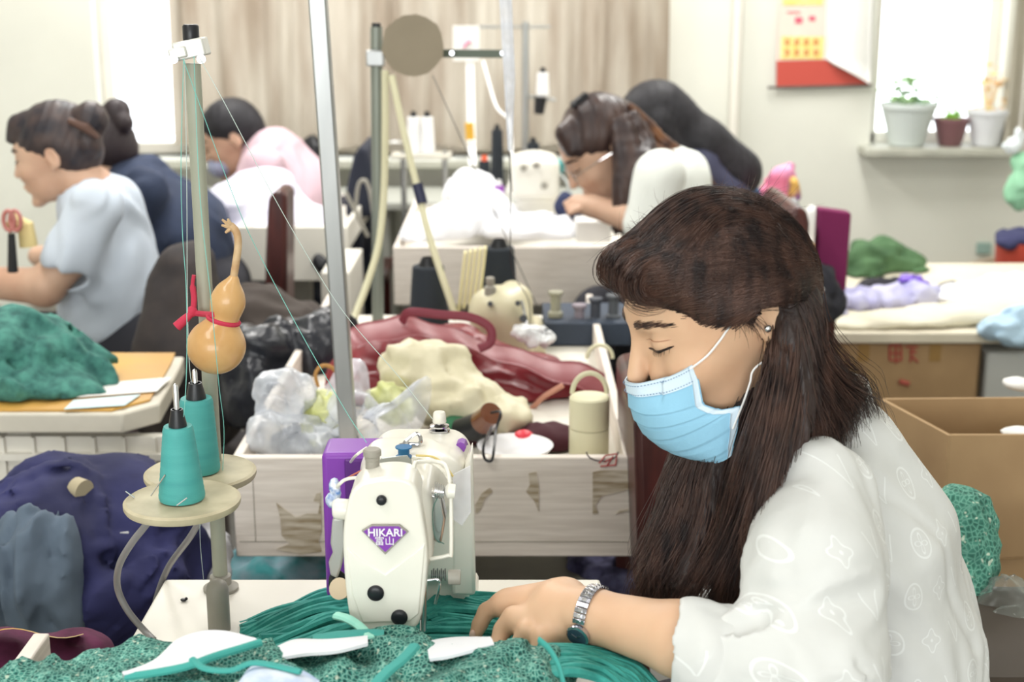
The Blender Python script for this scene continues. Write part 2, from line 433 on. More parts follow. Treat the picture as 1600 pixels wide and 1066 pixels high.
M_wcloth = mat('white_cloth', (236, 237, 242), .9, var=.03, vscale=12, bump=.3, bscale=60)
M_teal = mat('teal_cord', (66, 166, 156), .75, rgb2=(44, 138, 130), vscale=60, bump=.2, bscale=500)

def patch(name, kind='structure', **kw):
    pass
# ---------------------------------------------------------------- the room
YW = 6.0
def struct(o): o['kind'] = 'structure'; return o
def boxobj(name, x0, x1, y0, y1, z0, z1, m, parent=None, **kw):
    return G().bb(x0, x1, y0, y1, z0, z1).build(name, m, parent, **kw)
RX0, RX1, RY0 = -3.1, 2.9, -4.0
struct(boxobj('floor', RX0, RX1, RY0, YW+.2, -.1, 0, M_floor))
struct(boxobj('ceiling', RX0, RX1, RY0, YW+.2, 2.95, 3.05, M_ceil))
struct(boxobj('wall_left', RX0-.12, RX0, RY0, YW+.2, 0, 2.95, M_wall))
struct(boxobj('wall_right', RX1, RX1+.12, RY0, YW+.2, 0, 2.95, M_wall))
struct(boxobj('wall_back', RX0, RX1, RY0-.12, RY0, 0, 2.95, M_wall))
W1 = (-1.73, .60, .745, 2.5); W2 = (1.505, 2.045, .79, 2.3)
g = G()
g.bb(RX0, W1[0], YW, YW+.2, 0, 2.95).bb(W1[0], W1[1], YW, YW+.2, 0, W1[2]).bb(W1[0], W1[1], YW, YW+.2, W1[3], 2.95)
g.bb(W1[1], W2[0], YW, YW+.2, 0, 2.95).bb(W2[0], W2[1], YW, YW+.2, 0, W2[2]).bb(W2[0], W2[1], YW, YW+.2, W2[3], 2.95)
g.bb(W2[1], RX1, YW, YW+.2, 0, 2.95)
struct(g.build('wall_far', M_wall, smooth=False))
def window(n, w, panes):
    x0, x1, z0, z1 = w
    r = struct(empty('window_%d' % n, ((x0+x1)/2, YW+.12, z0)))
    g = G(); t = .045
    g.bb(x0, x0+t, YW+.1, YW+.15, z0, z1).bb(x1-t, x1, YW+.1, YW+.15, z0, z1).bb(x0, x1, YW+.1, YW+.15, z0, z0+t).bb(x0, x1, YW+.1, YW+.15, z1-t, z1)
    for k in range(1, panes):
        xm = x0+(x1-x0)*k/panes; g.bb(xm-.025, xm+.025, YW+.1, YW+.15, z0, z1)
    g.build('window_frame', M_white, r, bevel=.004)
    G().bb(x0+t, x1-t, YW+.12, YW+.124, z0+t, z1-t).build('pane', clear_mat('window_glass', (245, 250, 255), .02, .05), r, smooth=False)
    return r
w1 = window(1, W1, 3); w2 = window(2, W2, 1)
M_sill = mat('grey_stone_sill', (176, 176, 164), .5, var=.1, vscale=9)
G().bb(W1[0]-.05, W1[1]+.05, YW-.16, YW+.1, W1[2]-.035, W1[2]).build('window_sill', M_sill, w1, bevel=.006)
G().bb(W2[0]-.05, W2[1]+.08, YW-.14, YW+.1, W2[2]-.035, W2[2]).build('window_sill', M_sill, w2, bevel=.006)
o = G().cyl((.925, YW-.03, 0), (.925, YW-.03, 2.95), .022).build('trim_1', M_white); struct(o)
struct(G().bb(RX0, RX1, YW-.015, YW, 0, .1).build('baseboard_far', M_greypl, bevel=.003))
for k, (lx, ly) in enumerate(LAMPS):
    r = empty('ceiling_light', (lx, ly, 2.9), 'ceiling light fixture above the sewing rows, %s' % ['nearest left', 'nearest right', 'middle left', 'middle right', 'far left', 'far right'][k], 'ceiling light', 'ceiling lights above the sewing rows')
    G().bb(lx-.27, lx+.27, ly-.62, ly+.62, 2.89, 2.95).build('lamp_housing', M_white, r, bevel=.005)

# curtain: hanging folds in front of window 1
def curtain(name, x0, x1, z0, z1, y, m, label, nf, amp, seed=0):
    r = random.Random(seed); ph = [r.uniform(0, 6.28) for _ in range(4)]
    def fn(u, v):
        x = x0+(x1-x0)*u; z = z1+(z0-z1)*v
        w = math.sin(u*nf*6.28+ph[0])*amp+math.sin(u*nf*2.3*6.28+ph[1]+v*1.5)*amp*.45+math.sin(u*nf*.37*6.28+ph[2])*amp*.8
        return (x+.012*math.sin(v*3+u*30), y+w*(.6+.4*v), z+.015*math.sin(u*17))
    o = G().grid(fn, 220, 30).build(name, m, angle=0)
    return tag(o, label, 'curtain')
def curtain_mat():
    m = mat('curtain_cloth', (192, 184, 170), .9, rgb2=(150, 136, 120), vscale=3.2, stretch=(2.2, 1, .35), bump=.1)
    nt = m.node_tree; L = nt.links; b = nt.nodes['Principled BSDF']; tl = nd(nt, 'ShaderNodeBsdfTranslucent'); mx = nd(nt, 'ShaderNodeMixShader'); mx.inputs[0].default_value = .3
    L.new(b.inputs['Base Color'].links[0].from_socket, tl.inputs[0]); L.new(b.outputs[0], mx.inputs[1]); L.new(tl.outputs[0], mx.inputs[2])
    L.new(mx.outputs[0], nt.nodes['Material Output'].inputs['Surface']); return m
M_curt = curtain_mat()
curtain('curtain', -1.40, .63, .80, 2.9, YW-.12, M_curt, 'wide beige brown streaked curtain drawn across the long window', 11, .022, 3)
curtain('curtain', 2.03, 2.5, .80, 2.9, YW-.06, mat('taupe_curtain', (186, 180, 166), .9, var=.08, vscale=4), 'narrow taupe curtain at the right side of the potted plant window', 4, .02, 5)

# ---------------------------------------------------------------- sewing tables
def leg_frame(x0, x1, y, zt, r):
    g = G(); xm = (x0+x1)/2
    g.bb(x0+.03, x1-.03, y-.03, y+.03, 0.0, .04); g.bb(xm-.03, xm+.03, y-.025, y+.025, .04, zt-.03); g.bb(x0+.05, x1-.05, y-.02, y+.02, zt-.05, zt)
    g.build('leg', M_greypl, r, bevel=.004)
def sewing_table(label, x0, x1, y0, y1, z=.75, tray=None, panel_m=None):
    r = empty('sewing_table', ((x0+x1)/2, (y0+y1)/2, 0), label, 'table')
    zt = z if not tray else tray
    boxobj('table_top', x0, x1, y0, y1, zt-.03, zt, M_white, r, bevel=.004)
    leg_frame(x0, x1, y0+.15, zt-.03, r); leg_frame(x0, x1, y1-.15, zt-.03, r)
    G().bb(x0+.25, x1-.25, y0+.15, y1-.15, .25, .29).build('stretcher', M_greypl, r)
    if tray:
        pm = panel_m or M_wood_w
        G().bb(x0, x1, y0-.018, y0, z-.163, z).build('front_board', pm, r, bevel=.002)
        G().bb(x0, x0+.015, y0, y1, zt, z).build('side_board', pm, r, bevel=.002)
        G().bb(x1-.015, x1, y0, y1, zt, z).build('side_board', pm, r, bevel=.002)
    return r
TA = sewing_table('white laminate sewing table in front holding the cream machine and spool stand', -.425, .108, .62, 1.617)
TB = sewing_table('white washed tray table behind the front machine, full of bags, peeling front board', -.431, .188, 2.09, 3.25, .75, .70)
TC = sewing_table('pale boarded sewing table under the white fabric heap', -.327, .36, 3.87, 4.95, .75, .70)
# right-hand extension of third table with wooden edge is part of the same top
# residue of torn paper on the boards
M_resid = mat('torn_brown_paper', (158, 140, 112), .9, rgb2=(214, 204, 188), vscale=60, stretch=(.25, 1, 2.2), detail=6)
def residue(r, pts, Y):
    G().poly([W(x, y, Y) for x, y in pts], (0, -.0012, 0)).build('torn_paper_patch', M_resid, r, smooth=False, label='brown torn paper patch on the board')
yb = 2.09-.0185
residue(TB, [(432, 786), (446, 797), (462, 808), (480, 803), (497, 803), (500, 786), (490, 783), (494, 772), (501, 770), (503, 830), (498, 845), (503, 862), (470, 866), (445, 862), (432, 858), (452, 850), (440, 836), (438, 810)], yb)
residue(TB, [(926, 738), (938, 735), (987, 735), (988, 763), (965, 770), (940, 775), (930, 790), (935, 802), (926, 803)], yb)
residue(TB, [(826, 740), (838, 737), (842, 760), (842, 800), (835, 783), (822, 768), (828, 758)], yb)
residue(TB, [(742, 790), (752, 772), (765, 762), (770, 768), (757, 780), (752, 795), (744, 803)], yb)
residue(TB, [(968, 798), (988, 794), (988, 797), (962, 803)], yb)
def stamp(r, c, rad, Y):
    g = G(); c = W(*c, Y); n = 26
    pts = [c+Vector((rad*math.cos(math.pi+math.pi*k/n), -.0008, rad*.62*math.sin(math.pi+math.pi*k/n))) for k in range(n+1)]
    g.tube(pts, .0011, 5); g.build('printed_ring', mat('stamp_ink', (92, 84, 88), .8), r)
    g = G()
    for a, b in (((936, 724), (946, 712)), ((946, 712), (964, 709)), ((964, 709), (962, 727)), ((962, 727), (938, 729)), ((944, 722), (956, 716)), ((949, 727), (958, 713))):
        g.tube([W(*a, Y-.001), W(*b, Y-.001)], .0012, 5)
    g.build('printed_mark', mat('red_ink', (196, 92, 92), .8), r)
stamp(TB, (941, 706), .024, yb)
g = G()
g.bb(-.425, .182, yb-.0006, yb, .612, .6132); g.bb(-.400, -.3988, yb-.0006, yb, .612, .74)
g.build('board_joint', mat('joint_line', (170, 164, 152), .9), TB, smooth=False)  # thin darker lines along the board joints
# ---------------------------------------------------------------- the front sewing machine
def px_outline(pts, Y, dy): return G().poly([W(x, y, Y) for x, y in pts], (0, dy, 0))
def make_machine():
    r = empty('sewing_machine', (-.12, 1.42, .75), 'cream lockstitch sewing machine with purple diamond badge, nearest, on front table', 'sewing machine')
    # bed
    G().bb(-.20, -.04, 1.20, 1.585, .7502, .775).build('machine_bed', M_cream, r, bevel=.006)
    # face plate
    outline = [(566, 753), (600, 747), (628, 748), (645, 756), (655, 775), (661, 810), (667, 850), (668, 885), (664, 930), (656, 970), (640, 984), (562, 987), (548, 970), (541, 930), (537, 880), (536, 835), (541, 795), (550, 768)]
    ol = spline([(x, y, 0) for x, y in outline]+[(*outline[0], 0)], 3)[:-1]
    px_outline([(p.x, p.y) for p in ol], 1.285, .05).build('face_plate', M_cream, r, bevel=.006, bseg=4, angle=30)
    # raised chevron step of the face plate
    ch = [(541, 855), (560, 872), (602, 897), (650, 862), (664, 850), (660, 905), (655, 960), (640, 972), (566, 974), (550, 930)]
    px_outline(ch, 1.2835, .003).build('face_panel', M_cream, r, bevel=.0015)
    # arm and hood
    prims = [('+', .0, 'box', (-.118, 1.39, .935), (.040, .09, .045), None, .018),
             ('+', .02, 'box', (-.105, 1.52, .880), (.056, .070, .068), None, .022),
             ('+', .02, 'box', (-.103, 1.495, .937), (.050, .092, .028), np.array([[1, 0, 0], [0, math.cos(.13), math.sin(.13)], [0, -math.sin(.13), math.cos(.13)]]), .022),
             ('+', .015, 'box', (-.085, 1.525, .82), (.037, .055, .07), None, .012)]
    soft('machine_arm', prims, .004, M_cream, r, relax=2)
    px_outline([(705, 790), (738, 700), (743, 932), (706, 932)], 1.45, .03).build('rear_panel', M_cream, r, bevel=.004)
    # back ends of the hood carry purple edging
    for sx in (-.149, -.057):
        g = G(); g.tube(spline([(sx, 1.50, .958), (sx*.99, 1.54, .950), (sx*.98, 1.582, .925)], 5), .006, 8)
        g.build('purple_edge', M_purple, r)
    # purple control box
    boxobj('control_box', -.212, -.10, 1.50, 1.56, .776, .951, M_purple, r, bevel=.006, bseg=3)
    G().bb(-.186, -.163, 1.495, 1.50, .79, .945).build('control_box_recess', mat('dark_purple', (88, 34, 120), .5), r, bevel=.002)
    # tension / presser post on top
    g = G(); b = W(583, 764, 1.325)
    g.lathe([(.010, -.004), (.0105, .010), (.0095, .012), (.0072, .013), (.0068, .030), (.0074, .0305), (.0074, .034), (.009, .035), (.009, .040), (.0075, .0415)], b, 28)
    g.build('presser_bar_cap', M_greypl, r)
    # screws on the face
    for (x, y, rr) in ((596, 782, 8), (587, 927, 13), (624, 965, 13)):
        c = W(x, y, 1.283); q = rr*1.4/F_PX; R = Matrix.Rotation(math.radians(90), 3, 'X')
        g = G().lathe([(q*.2, 0), (q*.92, 0), (q, .001), (q, .003), (q*.85, .0042), (q*.4, .005), (q*.05, .005)], c+Vector((0, .002, 0)), 24, R)
        g.build('face_screw', M_black, r)
    # small screws around the top
    for (x, y, rr) in ((616, 757, 9), (645, 754, 6), (612, 765, 8), (640, 764, 6), (601, 748, 5)):
        c = WZ(x, y, .9835); q = rr*.0006
        G().lathe([(q, -.003), (q, .002), (q*.7, .003), (q*.1, .0032)], c, 20).build('top_screw', M_black, r)
    # badge
    y0 = 1.281; dia = [(565, 830), (580, 821), (624, 821), (638, 832), (602, 867)]
    px_outline(dia, y0, .003).build('badge_border', M_greypl, r, smooth=False)
    dia2 = [(568, 831), (581, 823), (623, 823), (635, 832), (602, 863)]
    px_outline(dia2, y0-.0006, .003).build('badge', M_purple, r, smooth=False, label='purple diamond badge with white lettering')
    mt = mat('badge_lettering', (238, 234, 240), .5)
    text_mesh('badge_lettering', 'HIKARI', .0108, mt, r, W(602, 838, y0-.0012), (1, 0, 0), (0, 0, 1))
    text_mesh('badge_lettering', '\u5bcc\u5c71', .0098, mt, r, W(601, 851, y0-.0012), (1, 0, 0), (0, 0, 1), cjk=True)
    # left side: knob, lever, hose
    G().tube([W(548, 797, 1.32), W(526, 795, 1.32), W(520, 795, 1.32)], [.0105, .0105, .008], 20).build('side_knob', M_cream, r, bevel=.001)
    g = G(); g.poly([W(x, y, 1.33) for x, y in ((519, 812), (537, 810), (540, 850), (533, 888), (527, 905), (516, 900), (513, 880), (520, 866), (516, 850))], (0, .014, 0))
    g.build('knee_lift_lever', mat('cast_grey', (176, 176, 172), .4, metal=.3), r, bevel=.002)
    g = G(); g.tube([W(551, 922, 1.34), W(530, 920, 1.31)], [.006, .011], 18); g.build('belt_cover', mat('tan_plastic', (206, 186, 158), .5), r)
    for k in range(3):
        G().tube(spline([W(545, 905+k*3, 1.36), W(527, 893+k*4, 1.35), W(516, 905+k*3, 1.36), W(520, 930, 1.40)], 5), .0018, 8).build('cable', M_black, r)
    # right side: wire guard, take-up lever, tension discs, knob
    g = G(); g.tube(spline([W(646, 756, 1.32), W(647, 728, 1.33), W(655, 722, 1.34), W(685, 722, 1.35), W(698, 732, 1.34), W(704, 770, 1.32), (W(705, 860, 1.31)), W(700, 868, 1.31), W(672, 874, 1.31)], 5), .0021, 10)
    g.build('finger_guard', M_cream, r)
    G().poly([W(x, y, 1.325) for x, y in ((664, 768), (690, 775), (697, 810), (690, 852), (676, 846), (668, 800))], (0, .02, 0)).build('take_up_cover', mat('mirror_steel', (190, 190, 188), .2, metal=.9), r, bevel=.003)
    g = G()
    for k in range(5):
        c = W(680+k*3, 766+k*.6, 1.315); g.tube([c, c+Vector((.001, 0, 0))], .0085-.0004*k, 18)
    g.build('tension_disc', M_chrome, r)
    g = G(); g.tube([W(694, 766, 1.315), W(700, 767, 1.315), W(711, 768, 1.315)], [.003, .0075, .007], 20); g.build('tension_knob', M_cream, r)
    g = G()
    for k in range(8):
        c = W(674+k*3, 898, 1.29); g.tube([c, c+Vector((.0008, 0, 0))], .0062 if k % 2 else .0045, 14)
    g.build('tension_spring', M_black, r)
    G().lathe([(.007, -.006), (.0075, -.005), (.0075, .005), (.007, .006)], W(710, 902, 1.29), 22, Matrix.Rotation(math.radians(90), 3, 'Y')).build('tension_thumb_nut', M_greypl, r)
    G().tube(spline([W(668, 907, 1.28), W(684, 906, 1.28), W(687, 915, 1.28), W(680, 944, 1.28)], 4), .0013, 8).build('thread_guide', M_chrome, r)
    G().tube([W(662, 900, 1.30), W(661, 985, 1.30)], .0035, 12).build('needle_bar', M_chrome, r)
    G().tube(spline([W(684, 776, 1.31), W(676, 800, 1.31), W(680, 840, 1.315), W(694, 850, 1.31)], 5), .0005, 5).build('machine_thread', mat('grey_green_thread', (70, 110, 100), .7), r)
    # bobbin winder on top
    G().lathe([(.016, 0), (.017, .002), (.017, .006), (.015, .008), (.005, .008)], WZ(626, 722, .972), 28).build('bobbin_winder_base', mat('pale_grey_metal', (190, 192, 196), .4, metal=.3), r)
    b = WZ(631, 714, .981)
    g = G().lathe([(.0085, 0), (.0085, .001), (.006, .001), (.006, .010), (.0088, .010), (.0088, .0112), (.001, .0112)], b, 26); g.build('bobbin', mat('blue_bobbin', (52, 92, 190), .35, rgb2=(30, 120, 140), vscale=3), r, label='blue bobbin wound with teal thread')
    G().poly([W(x, y, 1.36) for x, y in ((590, 722), (597, 716), (636, 712), (643, 720), (646, 750), (642, 752), (630, 736), (612, 738), (598, 733))], (0, .002, 0)).build('guide_plate', M_steel, r, bevel=.0006)
    g = G(); g.tube(spline([WZ(628, 702, .985), WZ(634, 690, .99), WZ(650, 678, .992), WZ(657, 684, .99), WZ(655, 694, .985), WZ(640, 694, .985), WZ(624, 696, .985)], 4), .0022, 8); g.build('winder_arm', M_chrome, r)
    b = Vector((-.083, 1.555, .957))
    G().lathe([(.013, -.01), (.013, .0), (.008, .001), (.012, .003), (.012, .005), (.005, .006), (.011, .008), (.011, .0095), (.004, .011), (.004, .014)], b, 28).build('thread_post', M_chrome, r)
    G().lathe([(.0075, .013), (.008, .014), (.007, .024), (.006, .0255), (.001, .026)], b, 24).build('thread_post_cap', M_cream, r)
    for pts, m_, rr in (([WZ(585, 745, .985), WZ(545, 748, .98), WZ(530, 757, .975), W(521, 770, 1.36)], M_cream, .0018),
                        ([WZ(590, 726, .985), WZ(560, 738, .98), WZ(536, 752, .975), W(523, 765, 1.35)], mat('red_wire', (196, 110, 90), .5), .0009),
                        ([WZ(645, 715, .985), WZ(672, 722, .985), WZ(692, 735, .98), W(705, 755, 1.34)], M_cream, .0022),
                        ([WZ(650, 712, .99), WZ(676, 714, .99), WZ(694, 726, .985), W(708, 745, 1.36)], mat('yellow_wire', (222, 200, 130), .5), .0012),
                        ([WZ(573, 700, .985), WZ(556, 712, .98), W(548, 722, 1.47)], M_cream, .0016)):
        G().tube(spline(pts, 6), rr, 7).build('cable', m_, r)
    g = G(); c = W(523, 770, 1.345)
    g.sph(c+Vector((0, 0, .006)), (.006, .006, .010), 10); g.sph(c+Vector((-.002, 0, -.008)), (.008, .006, .009), 10); g.sph(c+Vector((.003, -.002, 0)), (.004, .004, .006), 8)
    g.build('knotted_rag', mat('blue_white_rag', (232, 236, 242), .8, rgb2=(96, 132, 190), vscale=130), r)
    G().poly([W(x, y, 1.40) for x, y in ((708, 742), (735, 728), (736, 800), (722, 822), (708, 812))], (0, .0015, 0)).build('clear_finger_shield', clear_mat('shield_plastic', (240, 240, 246), .4), r, smooth=False)
    return r
machine = make_machine()

# ---------------------------------------------------------------- thread stand
M_pole = mat('pole_grey_green', (158, 160, 144), .45, var=.04, vscale=14)
M_disc = mat('spool_disc_beige', (196, 186, 158), .6, rgb2=(176, 166, 138), vscale=30)
def make_stand():
    px_, py_ = -.350, 1.585
    r = empty('thread_stand', (px_, py_, .75), 'beige two disc thread stand with tall grey pole on front table', 'thread stand')
    G().cyl((px_, py_, .753), (px_, py_, 1.372), .0088, n=20).build('pole', M_pole, r)
    G().lathe([(.021, .7502), (.021, .754), (.013, .758), (.0125, .768), (.009, .770)], (px_, py_, 0), 24).build('pole_base', M_greypl, r)
    # top thread guide
    g = G(); R = Matrix.Rotation(math.radians(-12), 3, 'Y')
    g.box((px_, py_, 1.388), (.034, .03, .020), R=R); g.box((px_-.012, py_, 1.384), (.02, .036, .012), R=R)
    g.build('thread_guide', mat('pale_guide_metal', (214, 214, 208), .35, metal=.2), r, bevel=.002)
    G().lathe([(.0085, 1.395), (.009, 1.397), (.009, 1.412), (.0075, 1.414)], (px_, py_, 0), 20).build('pole_cap', M_black, r)
    for dx in (-.016, .014):
        G().tube([(px_+dx, py_-.016, 1.378), (px_+dx, py_-.02, 1.378)], .005, 14).build('guide_eyelet', M_chrome, r)
    for i, (cx, cy) in enumerate(((-.3466, 1.408), (-.3577, 1.545))):
        z = (.930, .9125)[i]; RD = (.0606, .0635)[i]; PT = (1.058, 1.036)[i]
        G().lathe([(RD-.0015, z-.006), (RD, z-.003), (RD, z+.001), (RD-.003, z+.003), (RD-.007, z+.0015), (.01, z+.0015)], (cx, cy, 0), 56).build('spool_disc', M_disc, r)
        G().lathe([(.014, z-.016), (.015, z-.006), (.004, z-.006)], (cx, cy, 0), 20).build('disc_hub', M_greypl, r)
        G().lathe([(.0030, z), (.0030, PT-.003), (.0024, PT-.001), (.0005, PT)], (cx, cy, 0), 14).build('spool_pin', M_chrome, r)
        arm = [(px_, py_, z-.03), ((px_+cx)/2+.004, (py_+cy)/2, z-.026), (cx, cy, z-.012)]
        G().tube(spline(arm, 4), .004, 10).build('disc_arm', M_greypl, r)
    return r
stand = make_stand()
def make_cone(name, c, h, r0, r1, m, label, core=M_black, group=None, cat='thread cone'):
    """thread cone with its plastic core; c is the base centre"""
    r = empty(name, c, label, cat, group); c = Vector(c); n = 26; pr = []
    pr.append((r0*.6, 0)); pr.append((r0*.97, .0005))
    for k in range(n+1):
        t = k/n; pr.append((r0+(r1-r0)*t+(.00035 if k % 2 else 0), .003+(h-.006)*t))
    pr += [(r1*.93, h), (r1*.55, h-.0005)]
    G().lathe(pr, c, 44).build('thread_winding', m, r, angle=60)
    cr = G().lathe([(r1*.62, h-.004), (r1*.6, h+.002), (r1*.42, h+.016), (r1*.40, h+.018), (r1*.34, h+.018), (r1*.36, h+.004)], c, 26)
    cr.build('cone_core', core, r)
    return r
M_tealthr = mat('teal_thread', (80, 168, 164), .6, rgb2=(66, 152, 150), vscale=7, stretch=(1, 1, 9), bump=.5, bscale=220, bdist=.0006)
cone_a = make_cone('thread_cone', (-.3466, 1.408, .9325), .080, .0240, .0155, M_tealthr, 'teal thread cone on the nearer disc of the stand', group=None)
cone_b = make_cone('thread_cone', (-.3577, 1.545, .9150), .087, .0228, .0185, M_tealthr, 'teal thread cone on the farther disc, behind the other', group=None)
# needles and lint on the disc
for a, b, nm in (((196, 768, 1.41), (210, 778, 1.41), 'nearer disc, left rim'), ((258, 742, 1.39), (236, 775, 1.39), 'nearer disc, beside the cone'), ((292, 778, 1.375), (276, 790, 1.37), 'nearer disc, in front of the cone')):
    A, B = W(*a), W(*b)
    tag(G().tube([A, B], .0008, 6).build('needle', M_chrome), 'steel sewing needle stuck in the '+nm, 'needle')

# bent hose below the stand and the second one behind it
g = G().tube(spline([W(238, 795, 1.41), W(232, 815, 1.41), W(205, 850, 1.42), W(186, 885, 1.44), W(184, 920, 1.46), W(200, 955, 1.46), (W(225, 985, 1.46)), W(240, 1000, 1.45)], 8), .0038, 12)
tag(g.build('bent_rod', mat('dull_steel_rod', (140, 138, 138), .45, metal=.3)), 'curved grey rod bending below the nearer spool disc', 'rod')
g = G().tube(spline([W(322, 795, 1.50), W(298, 838, 1.52), W(264, 885, 1.60), W(246, 930, 1.63), W(240, 960, 1.64)], 8), .0038, 12)
tag(g.build('bent_rod', mat('dull_steel_rod', (140, 138, 138), .45)), 'curved grey rod below the farther spool disc', 'rod')
b = WZ(343, 984, .7502)
tag(G().lathe([(.0125, 0), (.0125, .05), (.0105, .056), (.005, .060), (.0005, .061)], (b.x, b.y-.0, .7502), 26).build('grey_peg', M_greypl), 'short round topped grey peg in front of stand pole', 'peg')
c = WZ(287, 940, .7502)
g = G(); g.sph(c+Vector((0, 0, .002)), (.004, .003, .002), 8); g.sph(c+Vector((.003, .001, .003)), (.002, .002, .002), 8)
tag(g.build('lint_scrap', M_black), 'tiny dark scrap lying on bare white table top', 'scrap')

# gourd tied to the pole
gr = empty('bottle_gourd', W(338, 585, 1.52), 'tan dried bottle gourd with curled stem, tied to stand pole', 'gourd')
Yg = 1.525
k_ = 1.57/F_PX
prims = [('+', 0, 'ell', W(338, 541, Yg), (46*k_, 46*k_, 44*k_)), ('+', .022, 'ell', W(356, 472, Yg), (27.5*k_, 27.5*k_, 29*k_)),
         ('+', .012, 'cap', W(360, 450, Yg), .010, W(365, 436, Yg), .006)]
soft('gourd_body', prims, .0022, mat('gourd_skin', (208, 166, 112), .35, rgb2=(194, 148, 92), vscale=22, bump=.08, bscale=60, coat=.25), gr, relax=2)
st = spline([W(364, 440, Yg), W(368, 415, Yg), W(372, 385, Yg), W(370, 365, Yg), W(362, 354, Yg), W(353, 350, Yg)], 6)
G().tube(st, [.0058]+[.0042]*(len(st)-6)+[.0036]*5, 10).build('gourd_stem', mat('dry_stem', (206, 178, 140), .7, rgb2=(186, 150, 110), vscale=60), gr)
g = G()
for a in ((350, 345), (346, 352), (356, 342), (352, 364), (347, 343)):
    g.tube([W(362, 354, Yg), W((362+a[0])/2, (352+a[1])/2+2, Yg-.003), W(*a, Yg-.004)], [.0028, .0022, .0012], 6)
g.build('stem_stub', MATS['dry_stem'], gr)
M_redtie = mat('red_fabric_tie', (190, 52, 78), .8, bump=.3, bscale=300)
rt = empty('red_tie', W(306, 492, 1.56), 'red fabric tie knotted around the pole and gourd waist', 'tie')
cw = W(349, 500, Yg); g = G()
ring = [cw+Vector((.0150*math.cos(a), .0150*math.sin(a), -.0035*math.cos(a)*1.2)) for a in [math.pi*2*k/24 for k in range(25)]]
g.tube(ring, .0032, 8, flat=1.3); g.tube(spline([W(332, 492, 1.51), W(318, 491, 1.55), W(303, 489, 1.565), W(297, 487, 1.565)], 5), .0034, 8)
g.build('tie_band', M_redtie, rt)
G().tube(spline([W(302, 486, 1.565), W(303, 465, 1.568), W(301, 445, 1.57), W(303, 430, 1.57)], 5), [.0034]*10+[.0022]*6, 8).build('tie_end', M_redtie, rt)
G().tube([W(301, 488, 1.562), W(288, 500, 1.56), W(276, 511, 1.558)], [.0035, .0052, .0058], 10).build('tie_end', M_redtie, rt)
G().sph(W(300, 487, 1.563), (.0065, .005, .0065), 12).build('knot', M_redtie, rt)

# threads
M_thr = mat('fine_teal_thread', (120, 190, 180), .5); M_thr2 = mat('fine_pale_thread', (190, 205, 200), .5)
def thread(pts, label, m=M_thr, r=.00045, n=6):
    return tag(G().tube(spline(pts, n), r, 5).build('thread', m), label, 'thread')
thread([W(286, 92, 1.565), W(310, 158, 1.56), W(363, 302, 1.56), W(400, 387, 1.555), W(470, 520, 1.53), W(540, 642, 1.49), W(573, 692, 1.46)], 'teal thread slanting from the stand top to machine, lower of two')
thread([W(309, 86, 1.565), W(345, 150, 1.56), W(382, 220, 1.56), W(427, 306, 1.56), W(486, 409, 1.56), W(540, 492, 1.56), W(620, 585, 1.555), W(676, 655, 1.55)], 'pale thread slanting from the stand top to machine, upper of two', M_thr2)
thread([W(287, 92, 1.565), W(283, 250, 1.55), W(285, 360, 1.54), W(291, 450, 1.52), W(292, 560, 1.47), W(288, 640, 1.41), W(284, 660, 1.41)], 'teal thread rising from nearer cone to the stand top')
thread([W(303, 88, 1.565), W(312, 300, 1.50), W(330, 470, 1.475), W(342, 600, 1.485), W(350, 670, 1.51), W(348, 735, 1.53)], 'teal thread rising from farther cone across the gourd')
thread([W(289, 92, 1.565), W(292, 300, 1.565), W(293, 480, 1.56), W(298, 590, 1.55), W(312, 618, 1.545)], 'pale thread hanging beside the stand pole', M_thr2)
thread([W(312, 795, 1.50), W(313, 850, 1.50), W(318, 905, 1.50)], 'pale thread end hanging below the farther disc', M_thr2, .0003)

# ---------------------------------------------------------------- strap bundle on the table
def bundle(name, guides, n, r, m, label, cat, jit=.006, seed=2):
    rr = random.Random(seed); g = G(); ng = len(guides); K = len(guides[0])
    for i in range(n):
        t = (i+.5)/n*(ng-1); a = int(min(t, ng-2)); f = t-a; dz = rr.uniform(0, 1); ph = rr.uniform(0, 6.28)
        pts = []
        for k in range(K):
            p = guides[a][k].lerp(guides[a+1][k], f)
            w = math.sin(ph+k*1.1)*jit
            pts.append(p+Vector((w*.5, w, abs(math.sin(ph*2+k*.8))*jit*1.2*dz)))
        g.tube(spline(pts, 5), r*rr.uniform(.85, 1.15), 6)
    return tag(g.build(name, m), label, cat)
lay = lambda L_: [W(*p) for p in L_]
for q in range(2):
    pass
bundle('strap_bundle', [lay([(378, 982, 1.50), (430, 962, 1.52), (490, 942, 1.53), (548, 934, 1.53), (600, 936, 1.53), (665, 936, 1.52), (760, 940, 1.50), (860, 960, 1.48)]),
                        lay([(385, 992, 1.46), (440, 968, 1.48), (500, 952, 1.49), (560, 946, 1.49), (610, 950, 1.48), (670, 952, 1.47), (770, 958, 1.45), (870, 985, 1.40)]),
                        lay([(395, 1004, 1.42), (450, 985, 1.44), (510, 962, 1.45), (560, 958, 1.45), (620, 965, 1.44), (680, 970, 1.42), (780, 982, 1.40), (880, 1015, 1.35)]),
                        lay([(400, 1018, 1.37), (455, 1005, 1.39), (515, 980, 1.40), (570, 975, 1.40), (630, 985, 1.39), (690, 990, 1.37), (790, 1005, 1.34), (890, 1040, 1.28)]),
                        lay([(430, 1030, 1.32), (470, 1018, 1.34), (530, 1000, 1.35), (580, 995, 1.35), (640, 1005, 1.34), (700, 1012, 1.32), (800, 1025, 1.28), (900, 1060, 1.22)])],
       44, .0036, M_teal, 'thick bundle of teal spaghetti straps behind the machine face', 'strap bundle', .010)
